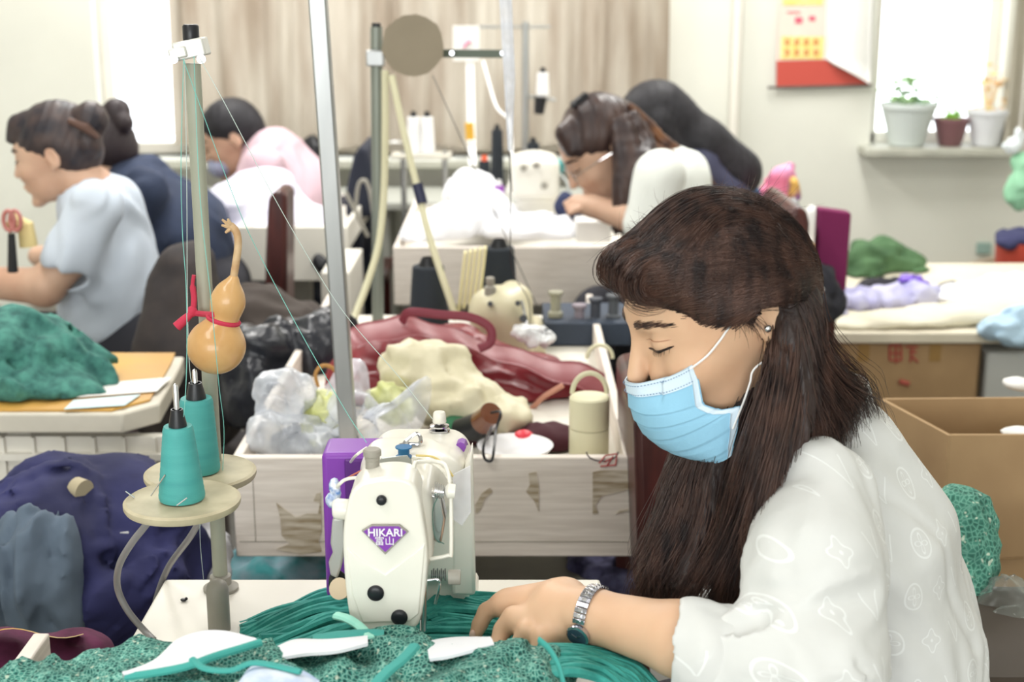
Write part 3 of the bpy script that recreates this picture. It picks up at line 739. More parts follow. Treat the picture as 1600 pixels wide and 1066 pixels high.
bundle('strap_bundle', [lay([(668, 945, 1.44), (700, 925, 1.50), (740, 934, 1.50), (790, 938, 1.48), (850, 950, 1.44), (900, 965, 1.40)]),
                        lay([(668, 965, 1.42), (700, 952, 1.44), (740, 958, 1.44), (790, 965, 1.42), (850, 975, 1.38), (905, 985, 1.35)]),
                        lay([(670, 985, 1.38), (700, 980, 1.39), (740, 985, 1.38), (790, 990, 1.36), (850, 1000, 1.33), (910, 1010, 1.30)])],
       20, .0036, M_teal, 'teal straps to the right of the machine under her hand', 'strap bundle', .005, 5)
bundle('strap_bundle', [lay([(845, 1012, 1.20), (885, 1016, 1.21), (925, 1020, 1.23), (960, 1028, 1.23), (1000, 1046, 1.22), (1040, 1085, 1.2)]),
                        lay([(845, 1035, 1.17), (890, 1032, 1.18), (930, 1036, 1.20), (965, 1048, 1.20), (995, 1066, 1.19), (1020, 1110, 1.17)]),
                        lay([(845, 1065, 1.13), (890, 1056, 1.14), (930, 1060, 1.16), (960, 1075, 1.16), (985, 1100, 1.15), (1000, 1140, 1.13)])],
       24, .0036, M_teal, 'teal straps bulging out below the wrist watch', 'strap bundle', .004, 6)
# ---------------------------------------------------------------- knitted net fabric heap on the table front
M_knit = knit_mat('teal_net_knit', (58, 150, 136), (14, 74, 72), 235, (160, 212, 196))
def ridge(pts, Y, r, dy=0, zbase=.752):
    """row of overlapping blobs whose tops follow the pixel outline"""
    out = []
    for i in range(len(pts)):
        x, y = pts[i][0], pts[i][1]; Yl = pts[i][2] if len(pts[i]) > 2 else Y; rr = pts[i][3] if len(pts[i]) > 3 else r
        w = W(x, y, Yl); out.append(((w.x, w.y, w.z-rr-.019), (rr*1.25, rr*1.5, rr)))
    return out
top = [(-60, 1062, 1.13), (0, 1048, 1.14), (50, 1036, 1.15), (100, 1026, 1.16), (150, 1010, 1.17), (195, 996, 1.18), (240, 1002, 1.17), (290, 1006, 1.16), (340, 1000, 1.16), (390, 998, 1.17), (430, 1016, 1.14), (480, 1026, 1.13), (525, 1012, 1.15), (565, 990, 1.18), (610, 980, 1.20), (648, 988, 1.19), (668, 1012, 1.15)]
top2 = [(700, 1030, 1.12), (735, 1018, 1.14), (770, 1000, 1.16), (805, 988, 1.17), (822, 1000, 1.16, .035), (826, 1035, 1.12, .035)]
def heap(tp):
    b = ridge(tp, 1.15, .05)
    for t in tp:
        w = W(t[0], t[1], t[2]); b.append(((w.x*.97, w.y-.09, w.z-.115), (.06, .09, .075))); b.append(((w.x*.95, w.y-.16, w.z-.14), (.06, .07, .06)))
    return pile_prims(b, .022)
hdk = lambda sc, am, sd: (lambda P: am*waves(P, sc, sd)+am*.5*np.abs(waves(P, sc*.4, sd+1))+.0022*np.abs(waves(P, .013, sd+5)))
hd = lambda sc, am, sd: (lambda P: am*waves(P, sc, sd)+am*.4*np.abs(waves(P, sc*.4, sd+1)))
o = soft('net_fabric_heap', heap(top), .0042, M_knit, None, disp=hdk(.06, .006, 3), zmin=.7515, relax=1); tag(o, 'teal knitted net fabric heaped across the front of the table', 'fabric heap')
o = soft('net_fabric_heap', heap(top2), .0042, M_knit, None, disp=hdk(.06, .005, 9), zmin=.7515, relax=1); tag(o, 'smaller teal net fabric mound just below her left hand', 'fabric heap')
# folded teal tape seams and white cups lying in the heap
M_trim = mat('pale_teal_binding', (66, 160, 152), .8, bump=.2, bscale=300)
def cup(name, rim, crest, m, label, lift=.004):
    """padded bra cup: shell between the lower rim and the crest outline"""
    r = empty(name, rim[len(rim)//2], label, 'bra cup')
    n = len(rim)
    def fn(u, v):
        t = u*(n-1); a = int(min(t, n-2)); f = t-a
        p = rim[a].lerp(rim[a+1], f); q = crest[a].lerp(crest[a+1], f); w = p.lerp(q, v)
        return w+Vector((0, -.012*math.sin(math.pi*v), .008*math.sin(math.pi*v)))
    G().grid(fn, 28, 8, .004).build('cup_shell', m, r, angle=0)
    G().tube(rim, .0036, 8).build('binding', M_trim, r)
    return r
R1 = spline([W(196, 1058, 1.10), W(240, 1052, 1.10), W(290, 1042, 1.10), (W(335, 1026, 1.11)), W(375, 1014, 1.12), W(408, 1004, 1.13)], 5)
C1 = spline([W(200, 1050, 1.12), W(243, 1030, 1.15), W(275, 1000, 1.17), W(315, 986, 1.18), W(355, 986, 1.18), W(398, 997, 1.16)], 5)
cup('bra_cup', R1, C1, M_wcloth, 'white crescent cup with teal binding on left of the net heap')
R2 = spline([W(372, 1085, 1.05), W(395, 1080, 1.04), (W(430, 1082, 1.04)), W(470, 1090, 1.04), W(500, 1095, 1.05)], 5)
C2 = spline([W(374, 1066, 1.08), W(392, 1042, 1.09), W(430, 1036, 1.09), W(470, 1046, 1.08), W(500, 1064, 1.07)], 5)
cup('bra_cup', R2, C2, mat('blue_print_cloth', (222, 230, 242), .85, rgb2=(178, 196, 226), vscale=45), 'white and pale blue scrap cup at the bottom edge of heap')
def strip(name, A, B, th, m, label, cat='cloth strip'):
    A = spline(A, 5); B = spline(B, 5)
    o = G().grid(lambda u, v: A[min(int(u*(len(A)-1)+.5), len(A)-1)].lerp(B[min(int(u*(len(B)-1)+.5), len(B)-1)], v)+Vector((0, 0, .004*math.sin(math.pi*v))), len(A), 6, th).build(name, m, angle=50)
    return tag(o, label, cat)
strip('lining_strip', [W(432, 1016, 1.19), W(462, 1004, 1.20), W(510, 1004, 1.21), W(575, 1000, 1.23)], [W(428, 1034, 1.15), W(475, 1026, 1.145), W(525, 1022, 1.15), W(575, 1010, 1.17)], .003, M_wcloth, 'white lining strip tucked behind the net heap, left of machine foot')
strip('lining_strip', [W(664, 1008, 1.23), W(695, 1002, 1.23), W(730, 1000, 1.23), (W(762, 1002, 1.23))], [W(672, 1034, 1.16), W(700, 1030, 1.155), W(740, 1020, 1.165), W(772, 1012, 1.18)], .003, M_wcloth, 'white lining strip between the two net heaps, near her fingers')
strip('tape_strip', [W(488, 1000, 1.24), W(530, 992, 1.24), W(580, 990, 1.24), W(600, 992, 1.24)], [W(490, 1008, 1.21), W(530, 1004, 1.21), W(580, 1000, 1.21), W(600, 1000, 1.21)], .003, M_trim, 'pale teal tape lying over the straps left of machine foot')
tag(G().tube(spline([W(525, 962, 1.27), W(545, 968, 1.26), W(565, 982, 1.25), W(580, 1000, 1.2)], 6), .0035, 8, flat=1.6).build('tape_strip', mat('mint_tape', (160, 226, 208), .7)), 'light mint tape feeding under the machine face plate', 'tape')
tag(G().tube(spline([W(648, 1010, 1.135), W(630, 1030, 1.11), W(600, 1055, 1.08), W(575, 1085, 1.05)], 6), .0032, 8, flat=1.8).build('tape_strip', M_trim), 'teal binding seam running down the larger net heap', 'tape')
tag(G().tube(spline([W(842, 1000, 1.13), W(856, 1012, 1.12), W(868, 1030, 1.11), W(876, 1050, 1.10), W(884, 1085, 1.08)], 6), .0034, 8, flat=.5).build('tape_strip', M_trim), 'teal binding tail curling off the smaller net mound', 'tape')
tag(G().tube(spline([W(300, 1030, 1.09), W(320, 1045, 1.075), W(360, 1048, 1.07), W(400, 1036, 1.075), W(470, 1050, 1.06)], 6), .0022, 8, flat=1.5).build('tape_strip', M_trim), 'teal binding loop below the white crescent cup', 'tape')
# tray corner at the bottom left
M_maroon = mat('maroon_fabric', (98, 34, 72), .85, rgb2=(74, 22, 54), vscale=30, bump=.3, bscale=90)
tl = empty('sewing_table', (-.62, 1.1, 0), 'white board tray table corner at the bottom left edge', 'table')
G().bb(-.95, -.49, .7, 1.36, .70, .73).build('table_top', M_white, tl, bevel=.003)
g = G(); A0, A1 = W(45, 1000, 1.33), W(92, 986, 1.36)
g.bb(-.507, -.49, .7, 1.385, .73, .79); g.build('side_board', M_wood_w, tl, bevel=.002)
leg_frame(-.95, -.49, .85, .70, tl); leg_frame(-.95, -.49, 1.2, .70, tl)
tag(soft('maroon_cloth', pile_prims([((-.60, 1.25, .745), (.09, .10, .04)), ((-.72, 1.2, .75), (.1, .12, .045)), ((-.56, 1.33, .74), (.045, .05, .03))], .03), .006, M_maroon, disp=hd(.05, .004, 2), zmin=.7305), 'maroon cloth lying in the white tray at bottom left', 'cloth')
tag(G().grid(lambda u, v: W(-20+u*150, 990-u*2, 1.42+.05*v)+Vector((0, 0, .006*math.sin(u*6))), 12, 5, .001).build('foil_sheet', mat('gold_foil_card', (226, 204, 160), .3, rgb2=(196, 150, 70), vscale=20, metal=.2)), 'shiny gold and white card sheet behind the tray corner', 'card sheet')
tag(soft('maroon_cloth', pile_prims([((-.50, 1.47, .70), (.06, .06, .05)), ((-.60, 1.47, .70), (.07, .06, .05))], .03), .006, M_maroon, disp=hd(.05, .004, 4)), 'maroon cloth bulging outside the tray beside the white board', 'cloth')
# ---------------------------------------------------------------- people
M_dark_eye = mat('dark_eye', (38, 26, 24), .3); M_eyewhite = mat('eye_white', (220, 212, 205), .3)
def head_frame(o, yaw, pitch, roll=0, s=1.0):
    """facing picture left (-x); yaw turns towards the camera, pitch looks down (degrees)"""
    a, p, q = map(math.radians, (yaw, pitch, roll))
    f = Vector((-math.cos(a), -math.sin(a), 0)); l = Vector((math.sin(a), -math.cos(a), 0)); u = Vector((0, 0, 1))
    f2 = f*math.cos(p)-u*math.sin(p); u2 = u*math.cos(p)+f*math.sin(p)
    l2 = l*math.cos(q)+u2*math.sin(q); u3 = u2*math.cos(q)-l*math.sin(q)
    M = Matrix((f2, l2, u3)).transposed(); o = Vector(o)
    def T(p): return o+M @ (Vector(p)*s)
    T.R = M; T.o = o; T.s = s
    T.arr = lambda V: np.array(o)+(np.asarray(V)*s)@np.array(M).T
    return T
HEAD = [('+', 0, 'ell', (-.004, 0, .047), (.096, .076, .088)),
        ('+', .03, 'ell', (.034, 0, .012), (.060, .063, .088)),
        ('+', .025, 'ell', (.040, 0, -.048), (.052, .051, .046)),
        ('+', .02, 'ell', (.083, 0, -.086), (.017, .021, .014)),
        ('+', .02, 'ell', (.062, .041, -.010), (.026, .021, .020)), ('+', .02, 'ell', (.062, -.041, -.010), (.026, .021, .020)),
        ('+', .012, 'cap', (.088, -.026, .045), .008, (.088, .026, .045), .008),
        ('-', .012, 'ell', (.104, .034, .027), (.017, .017, .011)), ('-', .012, 'ell', (.104, -.034, .027), (.017, .017, .011)),
        ('+', .004, 'ell', (.081, .032, .025), (.0125, .0155, .0115)), ('+', .004, 'ell', (.081, -.032, .025), (.0125, .0155, .0115)),
        ('+', .010, 'cap', (.094, 0, .034), .0060, (.112, 0, -.010), .0105),
        ('+', .012, 'ell', (.088, .019, -.016), (.015, .011, .018)), ('+', .012, 'ell', (.088, -.019, -.016), (.015, .011, .018)),
        ('+', .006, 'cap', (.098, -.014, -.044), .0062, (.098, .014, -.044), .0062),
        ('+', .005, 'cap', (.094, -.011, -.055), .0065, (.094, .011, -.055), .0065)]
EARX = -.012; EARZ = .012
def ear_prims(sd):
    a = math.radians(14); R = np.array([[math.cos(a), 0, math.sin(a)], [0, 1, 0], [-math.sin(a), 0, math.cos(a)]])
    return [('+', .004, 'ell', (EARX-.004, sd*.074, .001+EARZ), (.017, .008, .031), R), ('-', .004, 'ell', (EARX-.002, sd*.083, .004+EARZ), (.010, .0065, .019), R), ('+', .003, 'ell', (EARX+.003, sd*.072, -.025+EARZ), (.009, .006, .010))]
NECK = lambda a, b, ra=.05, rb=.056: [('+', .03, 'cap', a, ra, b, rb)]
def xf_prims(T, prims):
    """head-frame prims evaluated in world space"""
    return ('local', T, prims)
_field0 = field
def field(prims, P):
    D = None
    for pr in prims:
        if pr[0] == 'local':
            T = pr[1]; Q = ((P-np.array(T.o))@np.array(T.R))/T.s; d = _field0(pr[2], Q)*T.s
            D = d if D is None else smin(D, d, .02)
        else:
            d = _field0([('+', 0)+tuple(pr[2:])], P)
            if D is None: D = d
            elif pr[0] == '+': D = smin(D, d, pr[1])
            else: D = smax(D, -d, pr[1])
    return D
_soft0 = soft_mesh
def body_mesh(name, T, prims, vox, m, parent, extra=(), disp=None, relax=2):
    """one continuous skin surface: the head in its own frame joined with world-space neck, arms and hands"""
    allp = [xf_prims(T, list(prims))]+list(extra)
    # bounds helper: cheap world prims that enclose the head
    b = [('+', 0, 'ell', tuple(T((0, 0, 0))), (.15*T.s,)*3)]+[e for e in extra if e[0] == '+']
    global field
    f0 = field
    def f1(_, P): return f0(allp, P)
    field = f1
    try: return soft(name, b, vox, m, parent, disp=disp, relax=relax)
    finally: field = f0
def face_x(y, z):
    """front surface of the head at (y, z), by bisection along x"""
    y = np.atleast_1d(np.asarray(y, float)); z = np.broadcast_to(np.asarray(z, float), y.shape); lo = np.full(y.shape, .03); hi = np.full(y.shape, .14)
    for _ in range(13):
        m_ = (lo+hi)/2; ins = _field0(HEAD, np.stack([m_, y, z], 1)) < 0; lo = np.where(ins, m_, lo); hi = np.where(ins, hi, m_)
    return lo
def face_marks(T, root, hairm=None):
    hairm = hairm or M_hair; r_ = np.random.default_rng(3); u11 = np.linspace(0, 1, 13)
    for sd in (1, -1):
        n = 170; t = r_.uniform(0, 1, n)**1.15; y = sd*(.013+.040*t); z = .0465+.0035*np.sin(t*2.8)-.003*t+r_.normal(size=n)*.0022*(1-.55*t)
        L_ = (.0085*(1-.35*t))[:, None]*np.linspace(0, 1, 3)[None]; Y = y[:, None]+sd*L_*.9; Z = z[:, None]+L_*(.30-.35*t[:, None])
        X = face_x(Y.ravel(), Z.ravel()).reshape(Y.shape)+.0008; strands('eyebrow', T.arr(np.stack([X, Y, Z], 2).reshape(-1, 3)).reshape(n, 3, 3), hairm, root, .00032*T.s)
        def line(y0, y1, fz, off=.0006):
            yy = sd*(y0+(y1-y0)*u11); zz = fz(u11); return [T((x+off, a, c)) for x, a, c in zip(face_x(yy, zz), yy, zz)]
        up = line(.018, .051, lambda t: .0200-.0022*np.sin(np.pi*t)+.0035*t)
        lo = line(.020, .049, lambda t: .0190-.0042*np.sin(np.pi*t)+.0045*t)
        cr = line(.017, .050, lambda t: .0290+.0010*np.sin(np.pi*t)+.0015*t, .0002)
        G().grid(lambda u, v: Vector(up[int(u*12+.5)]).lerp(Vector(lo[int(u*12+.5)]), v), 13, 3, .0006).build('eyeball', M_dark_eye, root)
        G().tube(up, [.0003]+[.0011]*6+[.0013]*5+[.0004], 6).build('eyelash_line', M_dark_eye, root)
        G().tube(cr, [.0001]+[.00045]*11+[.0001], 5).build('lid_crease', mat('lid_crease', (176, 128, 100), .6), root)
        la = []
        for k in range(26):
            i = r_.integers(3, 12); p = np.array(up[i]); d = np.array(T.R @ Vector((.6, sd*(.25+.03*i), -.75))); q = p+d*.0055*T.s; la.append([p, (p+q)/2+d*.0004, q])
        strands('eyelashes', la, M_dark_eye, root, .0003*T.s)
def smooth_paths(ctrl, k):
    """ctrl (m,3) control points -> k points (Catmull-Rom)"""
    c = np.asarray(ctrl, float); c = np.vstack([2*c[0]-c[1], c, 2*c[-1]-c[-2]]); m = len(c)-3; t = np.linspace(0, m-1e-6, k); i = t.astype(int); f = (t-i)[:, None]
    a, b, d, e = c[i], c[i+1], c[i+2], c[i+3]
    return .5*(2*b+(d-a)*f+(2*a-5*b+4*d-e)*f**2+(3*b-a-3*d+e)*f**3)
def lock_strands(guides, n, k=18, spread=.004, clump=30, seed=1, wave=.002, flare=1.0, emin=.72):
    """strands interpolated between neighbouring guides (each a list of m control points), gathered into clumps"""
    r = np.random.default_rng(seed); g = np.array([smooth_paths(x, k) for x in guides]); ng = len(g)
    ct = r.uniform(0, ng-1, clump); co = r.normal(size=(clump, 3))*spread; cph = r.uniform(0, 6.28, clump); out = []
    tt = np.linspace(0, 1, k)[:, None]
    for _ in range(n):
        c = r.integers(clump); t0 = r.uniform(0, ng-1); t = .72*ct[c]+.28*t0; t = min(max(t, 0), ng-1.0001); i = int(t); f = t-i
        base = g[i]*(1-f)+g[i+1]*f
        w = np.stack([np.sin(tt[:, 0]*7+cph[c]), np.sin(tt[:, 0]*5+cph[c]*2), np.cos(tt[:, 0]*6+cph[c])], 1)*wave*tt
        j = r.normal(size=3)*spread*.7
        own = np.stack([np.sin(tt[:, 0]*9+r.uniform(0, 6)), np.cos(tt[:, 0]*8+r.uniform(0, 6)), np.sin(tt[:, 0]*6+r.uniform(0, 6))], 1)*wave*.5*tt
        p = base+co[c]*(.3+.7*tt*flare)+j*(.4+.6*tt*flare)+w+own
        e_ = r.uniform(emin, 1.0); ii = np.linspace(0, (k-1)*e_, k); lo_ = ii.astype(int).clip(0, k-2); ff = (ii-lo_)[:, None]; p = p[lo_]*(1-ff)+p[lo_+1]*ff
        out.append(p)
    return np.array(out)
def sheet_prims(guides, r, k=.02, step=1, stretch=None):
    out = []
    for g in guides:
        for a, b in zip(g[:-1:step], g[1::step]): out.append(('+', k, 'cap', tuple(a), r, tuple(b), r))
    return out
# ------------------------------------------------ the woman in front
HO = W(1143, 506, 1.375); HT = head_frame(HO, 14, 21, 0, .97)
p1 = empty('person', (.40, 1.42, 0), 'woman in front in white patterned blouse and light blue face mask, bent over the sewing', 'person')
def hp(*p): return tuple(HT(p))
wrist = W(925, 962, 1.255); elbow = W(1255, 1050, 1.15)
def lerp(a, b, t): return Vector(a).lerp(Vector(b), t)
hand = W(838, 950, 1.325)
kn = [W(779, 944, 1.325), W(800, 962, 1.29), W(822, 985, 1.265), W(850, 1000, 1.25)]
fing = [[kn[0], W(760, 956, 1.33), W(750, 975, 1.325), W(744, 990, 1.32)],
        [kn[1], W(785, 985, 1.29), W(776, 1010, 1.28), W(770, 1030, 1.275)],
        [kn[2], W(810, 1010, 1.265), W(800, 1032, 1.26), W(795, 1048, 1.26)],
        [kn[3], W(838, 1022, 1.245), W(830, 1040, 1.24), W(826, 1052, 1.24)]]
skin = [('+', .02, 'cap', hp(-.022, 0, -.03), .050, tuple(W(1262, 645, 1.425)), .054)]
skin += [('+', .012, 'cap', tuple(lerp(elbow, wrist, .1)), .034, tuple(lerp(elbow, wrist, .55)), .0335), ('+', .015, 'cap', tuple(lerp(elbow, wrist, .55)), .0335, tuple(wrist), .0245, )]
skin += [('+', .012, 'cap', tuple(wrist), .0235, tuple(W(872, 948, 1.29)), .0265), ('+', .012, 'cap', tuple(W(885, 940, 1.305)), .0235, tuple(W(795, 944, 1.325)), .0165),
         ('+', .012, 'cap', tuple(W(885, 962, 1.28)), .021, tuple(W(815, 972, 1.285)), .0145), ('+', .010, 'cap', tuple(W(885, 975, 1.27)), .02, tuple(W(848, 996, 1.255)), .0125)]
for f_, r_ in zip(fing, (.0088, .0090, .0086, .0076)):
    for i in range(3): skin.append(('+', .004 if i else .006, 'cap', tuple(f_[i]), r_*(1.08-.1*i), tuple(f_[i+1]), r_*(1.0-.1*i)))
skin += [('+', .008, 'cap', tuple(W(893, 975, 1.30)), .015, tuple(W(868, 1002, 1.305)), .011), ('+', .005, 'cap', tuple(W(868, 1002, 1.305)), .011, tuple(W(838, 1016, 1.315)), .0088)]
# right arm, mostly behind the machine and hair
rw = W(905, 985, 1.44); re_ = W(1130, 985, 1.52)
skin += [('+', .01, 'cap', tuple(re_), .034, tuple(rw), .0225), ('+', .01, 'cap', tuple(rw), .0225, tuple(W(850, 985, 1.45)), .021), ('+', .01, 'cap', tuple(W(850, 985, 1.45)), .020, tuple(W(800, 990, 1.45)), .014)]
for i, dy in enumerate((-.03, -.01, .01, .028)):
    a = W(800, 990, 1.45)+Vector((0, dy*.7, 0)); b = a+Vector((-.026, -.002, -.012)); c = b+Vector((-.014, 0, -.020))
    skin += [('+', .004, 'cap', tuple(a), .0085, tuple(b), .008), ('+', .003, 'cap', tuple(b), .008, tuple(c), .0068)]
skin += [('+', .006, 'cap', tuple(W(860, 985, 1.42)), .012, tuple(W(815, 998, 1.40)), .0085)]
body_mesh('body', HT, HEAD+ear_prims(1)+ear_prims(-1), .0026, M_skin, p1, skin, relax=2)
face_marks(HT, p1, hairm=M_hair_red)
G().sph(hp(EARX+.004, .0815, EARZ), .0040, 12).build('earring', M_chrome, p1)
# nail on the index finger
nl = fing[0][3]; G().sph(nl+Vector((-.0035, -.005, .001)), (.0035, .0025, .0055), 12).build('fingernail', mat('nail', (236, 196, 180), .25), p1)

M_under = mat('hair_mass', (58, 42, 38), .5, rgb2=(34, 26, 26), vscale=60, stretch=(1, 1, .12), bump=.6, bscale=260)  # darker than the strands: shade between the locks put into the colour
# face mask: rows from the nose line back to the near edge; pleated
def to_local(p): return HT.R.transposed() @ (Vector(p)-HT.o)/HT.s
rows = [((979, 595), (1083, 569), (1032, 583)), ((983, 615), (1093, 597), (1040, 608)), ((988, 640), (1101, 632), (1048, 642)),
        ((999, 664), (1128, 640), (1066, 664)), ((1017, 688), (1158, 634), (1092, 680)), ((1045, 706), (1152, 676), (1108, 700)), ((1085, 716), (1143, 712), (1118, 716))]
mask_nodes = []
for fr, ne, mi in rows:
    a = W(*fr, 1.345); b = W(*ne, 1.302); la = to_local(a); lb = to_local(b)
    mask_nodes.append((la, lb))
def mask_fn(u, v, off=0.0):
    """u from near edge (0) over the nose (0.5) to far edge (1); v top to bottom"""
    t = v*(len(rows)-1); i = int(min(t, len(rows)-2)); f = t-i; f = f*f*(3-2*f)*.4+f*.6
    la = mask_nodes[i][0].lerp(mask_nodes[i+1][0], f); lb = mask_nodes[i][1].lerp(mask_nodes[i+1][1], f)
    la = Vector((la.x, 0, la.z)); w = (u-.5)*2; side = 1 if w < 0 else -1; w = abs(w)
    y = side*(max(lb.y, .045) if side > 0 else .050)*math.sin(w*math.pi/2)**.8 if w > 0 else 0
    e = 1-math.cos(w*math.pi/2); e = e**(.78+.37*min(1, v*3))
    x = la.x+(lb.x-la.x)*e; z = la.z+(lb.z-la.z)*(e*.75+w*.25)
    if side < 0: y = -.046*w**1.4
    pl = .0022*((v*6.5) % 1.0)*(1-w*.45) if .16 < v < .97 else 0
    if v < .25 and w < .85 and abs(y) < .05:
        fx = float(face_x(y, z)[0])
        if fx > .045: x += (fx+.0022-x)*(1-v/.25)*.75*max(0, min(1, (1-w)*2.2))*max(0, min(1, (w-.22)*2.5))
    d = Vector((x+pl+off, y*(1+(pl+off)*6), z))
    return HT(d)
mk = tag(empty('face_mask', hp(.1, 0, -.05), 'light blue pleated surgical mask on the front woman', 'face mask'))
M_mask = mat('mask_blue', (146, 198, 226), .8, var=.03, vscale=25, bump=.15, bscale=500); M_maskw = mat('mask_pale_band', (212, 230, 244), .8, bump=.2, bscale=300)
G().grid(lambda u, v: mask_fn(u, .13+.87*v), 60, 90, .0012).build('mask_panel', M_mask, mk, angle=0)
G().grid(lambda u, v: mask_fn(u, .15*v, .0012), 60, 8, .0012).build('nose_band', M_maskw, mk, angle=0)
G().grid(lambda u, v: mask_fn(.0+.035*u, v, .0016), 4, 50, .001).build('side_binding', M_maskw, mk, angle=0)
for vv in (.035, .125):
    g = G()
    for q in range(54):
        u = .02+q*.0178; g.tube([mask_fn(u, vv, .003), mask_fn(u+.009, vv, .003)], .00045, 4)
    g.build('stitch_line', mat('mask_stitch', (120, 150, 180), .8), mk)
M_loop = mat('ear_loop_white', (240, 240, 240), .7)
G().tube(spline([mask_fn(.015, .03, .002), W(1105, 556, 1.296), W(1125, 532, 1.294), W(1141, 510, 1.297), hp(.004, .080, .036), hp(-.016, .079, .044)], 6), .0011, 7).build('ear_loop', M_loop, mk)
G().tube(spline([mask_fn(.02, .78, .002), W(1163, 625, 1.296), W(1172, 598, 1.298), W(1180, 575, 1.300), hp(-.018, .081, -.012), hp(-.026, .079, .004)], 6), .0010, 7).build('ear_loop', M_loop, mk)

# blouse
Ys = 1.42
def V3(x, y, Y): return tuple(W(x, y, Y))
hip = W(1425, 1230, 1.42); sh_n = W(1284, 765, 1.275); sh_f = W(1270, 760, 1.56)
torso = [('+', .0, 'cap', V3(1285, 720, Ys), .060, V3(1330, 830, Ys), .088, (1, 1.5, 1)),
         ('+', .05, 'cap', V3(1330, 830, Ys), .088, V3(1362, 980, Ys), .098, (1, 1.4, 1)),
         ('+', .05, 'cap', V3(1362, 980, Ys), .098, tuple(hip), .115, (1, 1.4, 1)),
         ('+', .04, 'cap', V3(1262, 655, Ys), .060, V3(1285, 710, Ys), .066),
         ('+', .035, 'cap', V3(1318, 715, Ys), .054, V3(1362, 810, Ys), .068, (1, 1.7, 1)),
         ('+', .03, 'cap', tuple(sh_n), .050, V3(1272, 880, 1.215), .058),
         ('+', .03, 'cap', V3(1272, 880, 1.215), .058, V3(1275, 1040, 1.165), .060),
         ('+', .03, 'cap', V3(1272, 1060, 1.155), .056, V3(1180, 1042, 1.17), .047),
         ('+', .02, 'cap', V3(1180, 1042, 1.17), .047, V3(1128, 1030, 1.18), .045),
         ('+', .03, 'cap', tuple(sh_f), .050, V3(1200, 900, 1.60), .056), ('+', .03, 'cap', V3(1200, 900, 1.60), .054, V3(1110, 985, 1.54), .044),
         ('-', .010, 'cap', V3(1250, 560, Ys), .048, V3(1264, 620, Ys), .048),
         ('-', .004, 'cap', tuple(lerp(elbow, wrist, .47)), .0375, tuple(lerp(elbow, wrist, .9)), .045)]
def cloth_disp(P):
    # folds: long soft drapes down the back, tight creases round the elbow and cuff
    d = .0030*waves(P*np.array([1, 1, .45]), .07, 21)
    e = np.array(W(1235, 1000, 1.16)); w = np.exp(-np.linalg.norm((P-e)*np.array([.8, 1, 1.1]), axis=1)**2/.006)
    d += w*(.0095*np.abs(waves(P*np.array([.7, 1, 1.3]), .06, 5))-.0085)
    c = np.array(W(1100, 1015, 1.17)); w2 = np.exp(-np.linalg.norm(P-c, axis=1)**2/.003); d += w2*.0015*waves(P*np.array([.5, 1, 1]), .03, 8)
    # arm hole seam
    s = P[:, 1]-1.315+.05*np.clip(P[:, 2]-.9, -.2, .1)
    d += .0035*np.exp(-(s/.006)**2)*(P[:, 0] > .28)*(P[:, 2] > .80)
    # yoke seam across the back
    y = (P[:, 2]-(1.03-.28*(P[:, 0]-.40))); d += .0012*np.exp(-(y/.0025)**2)*(P[:, 1] > 1.31)
    return d
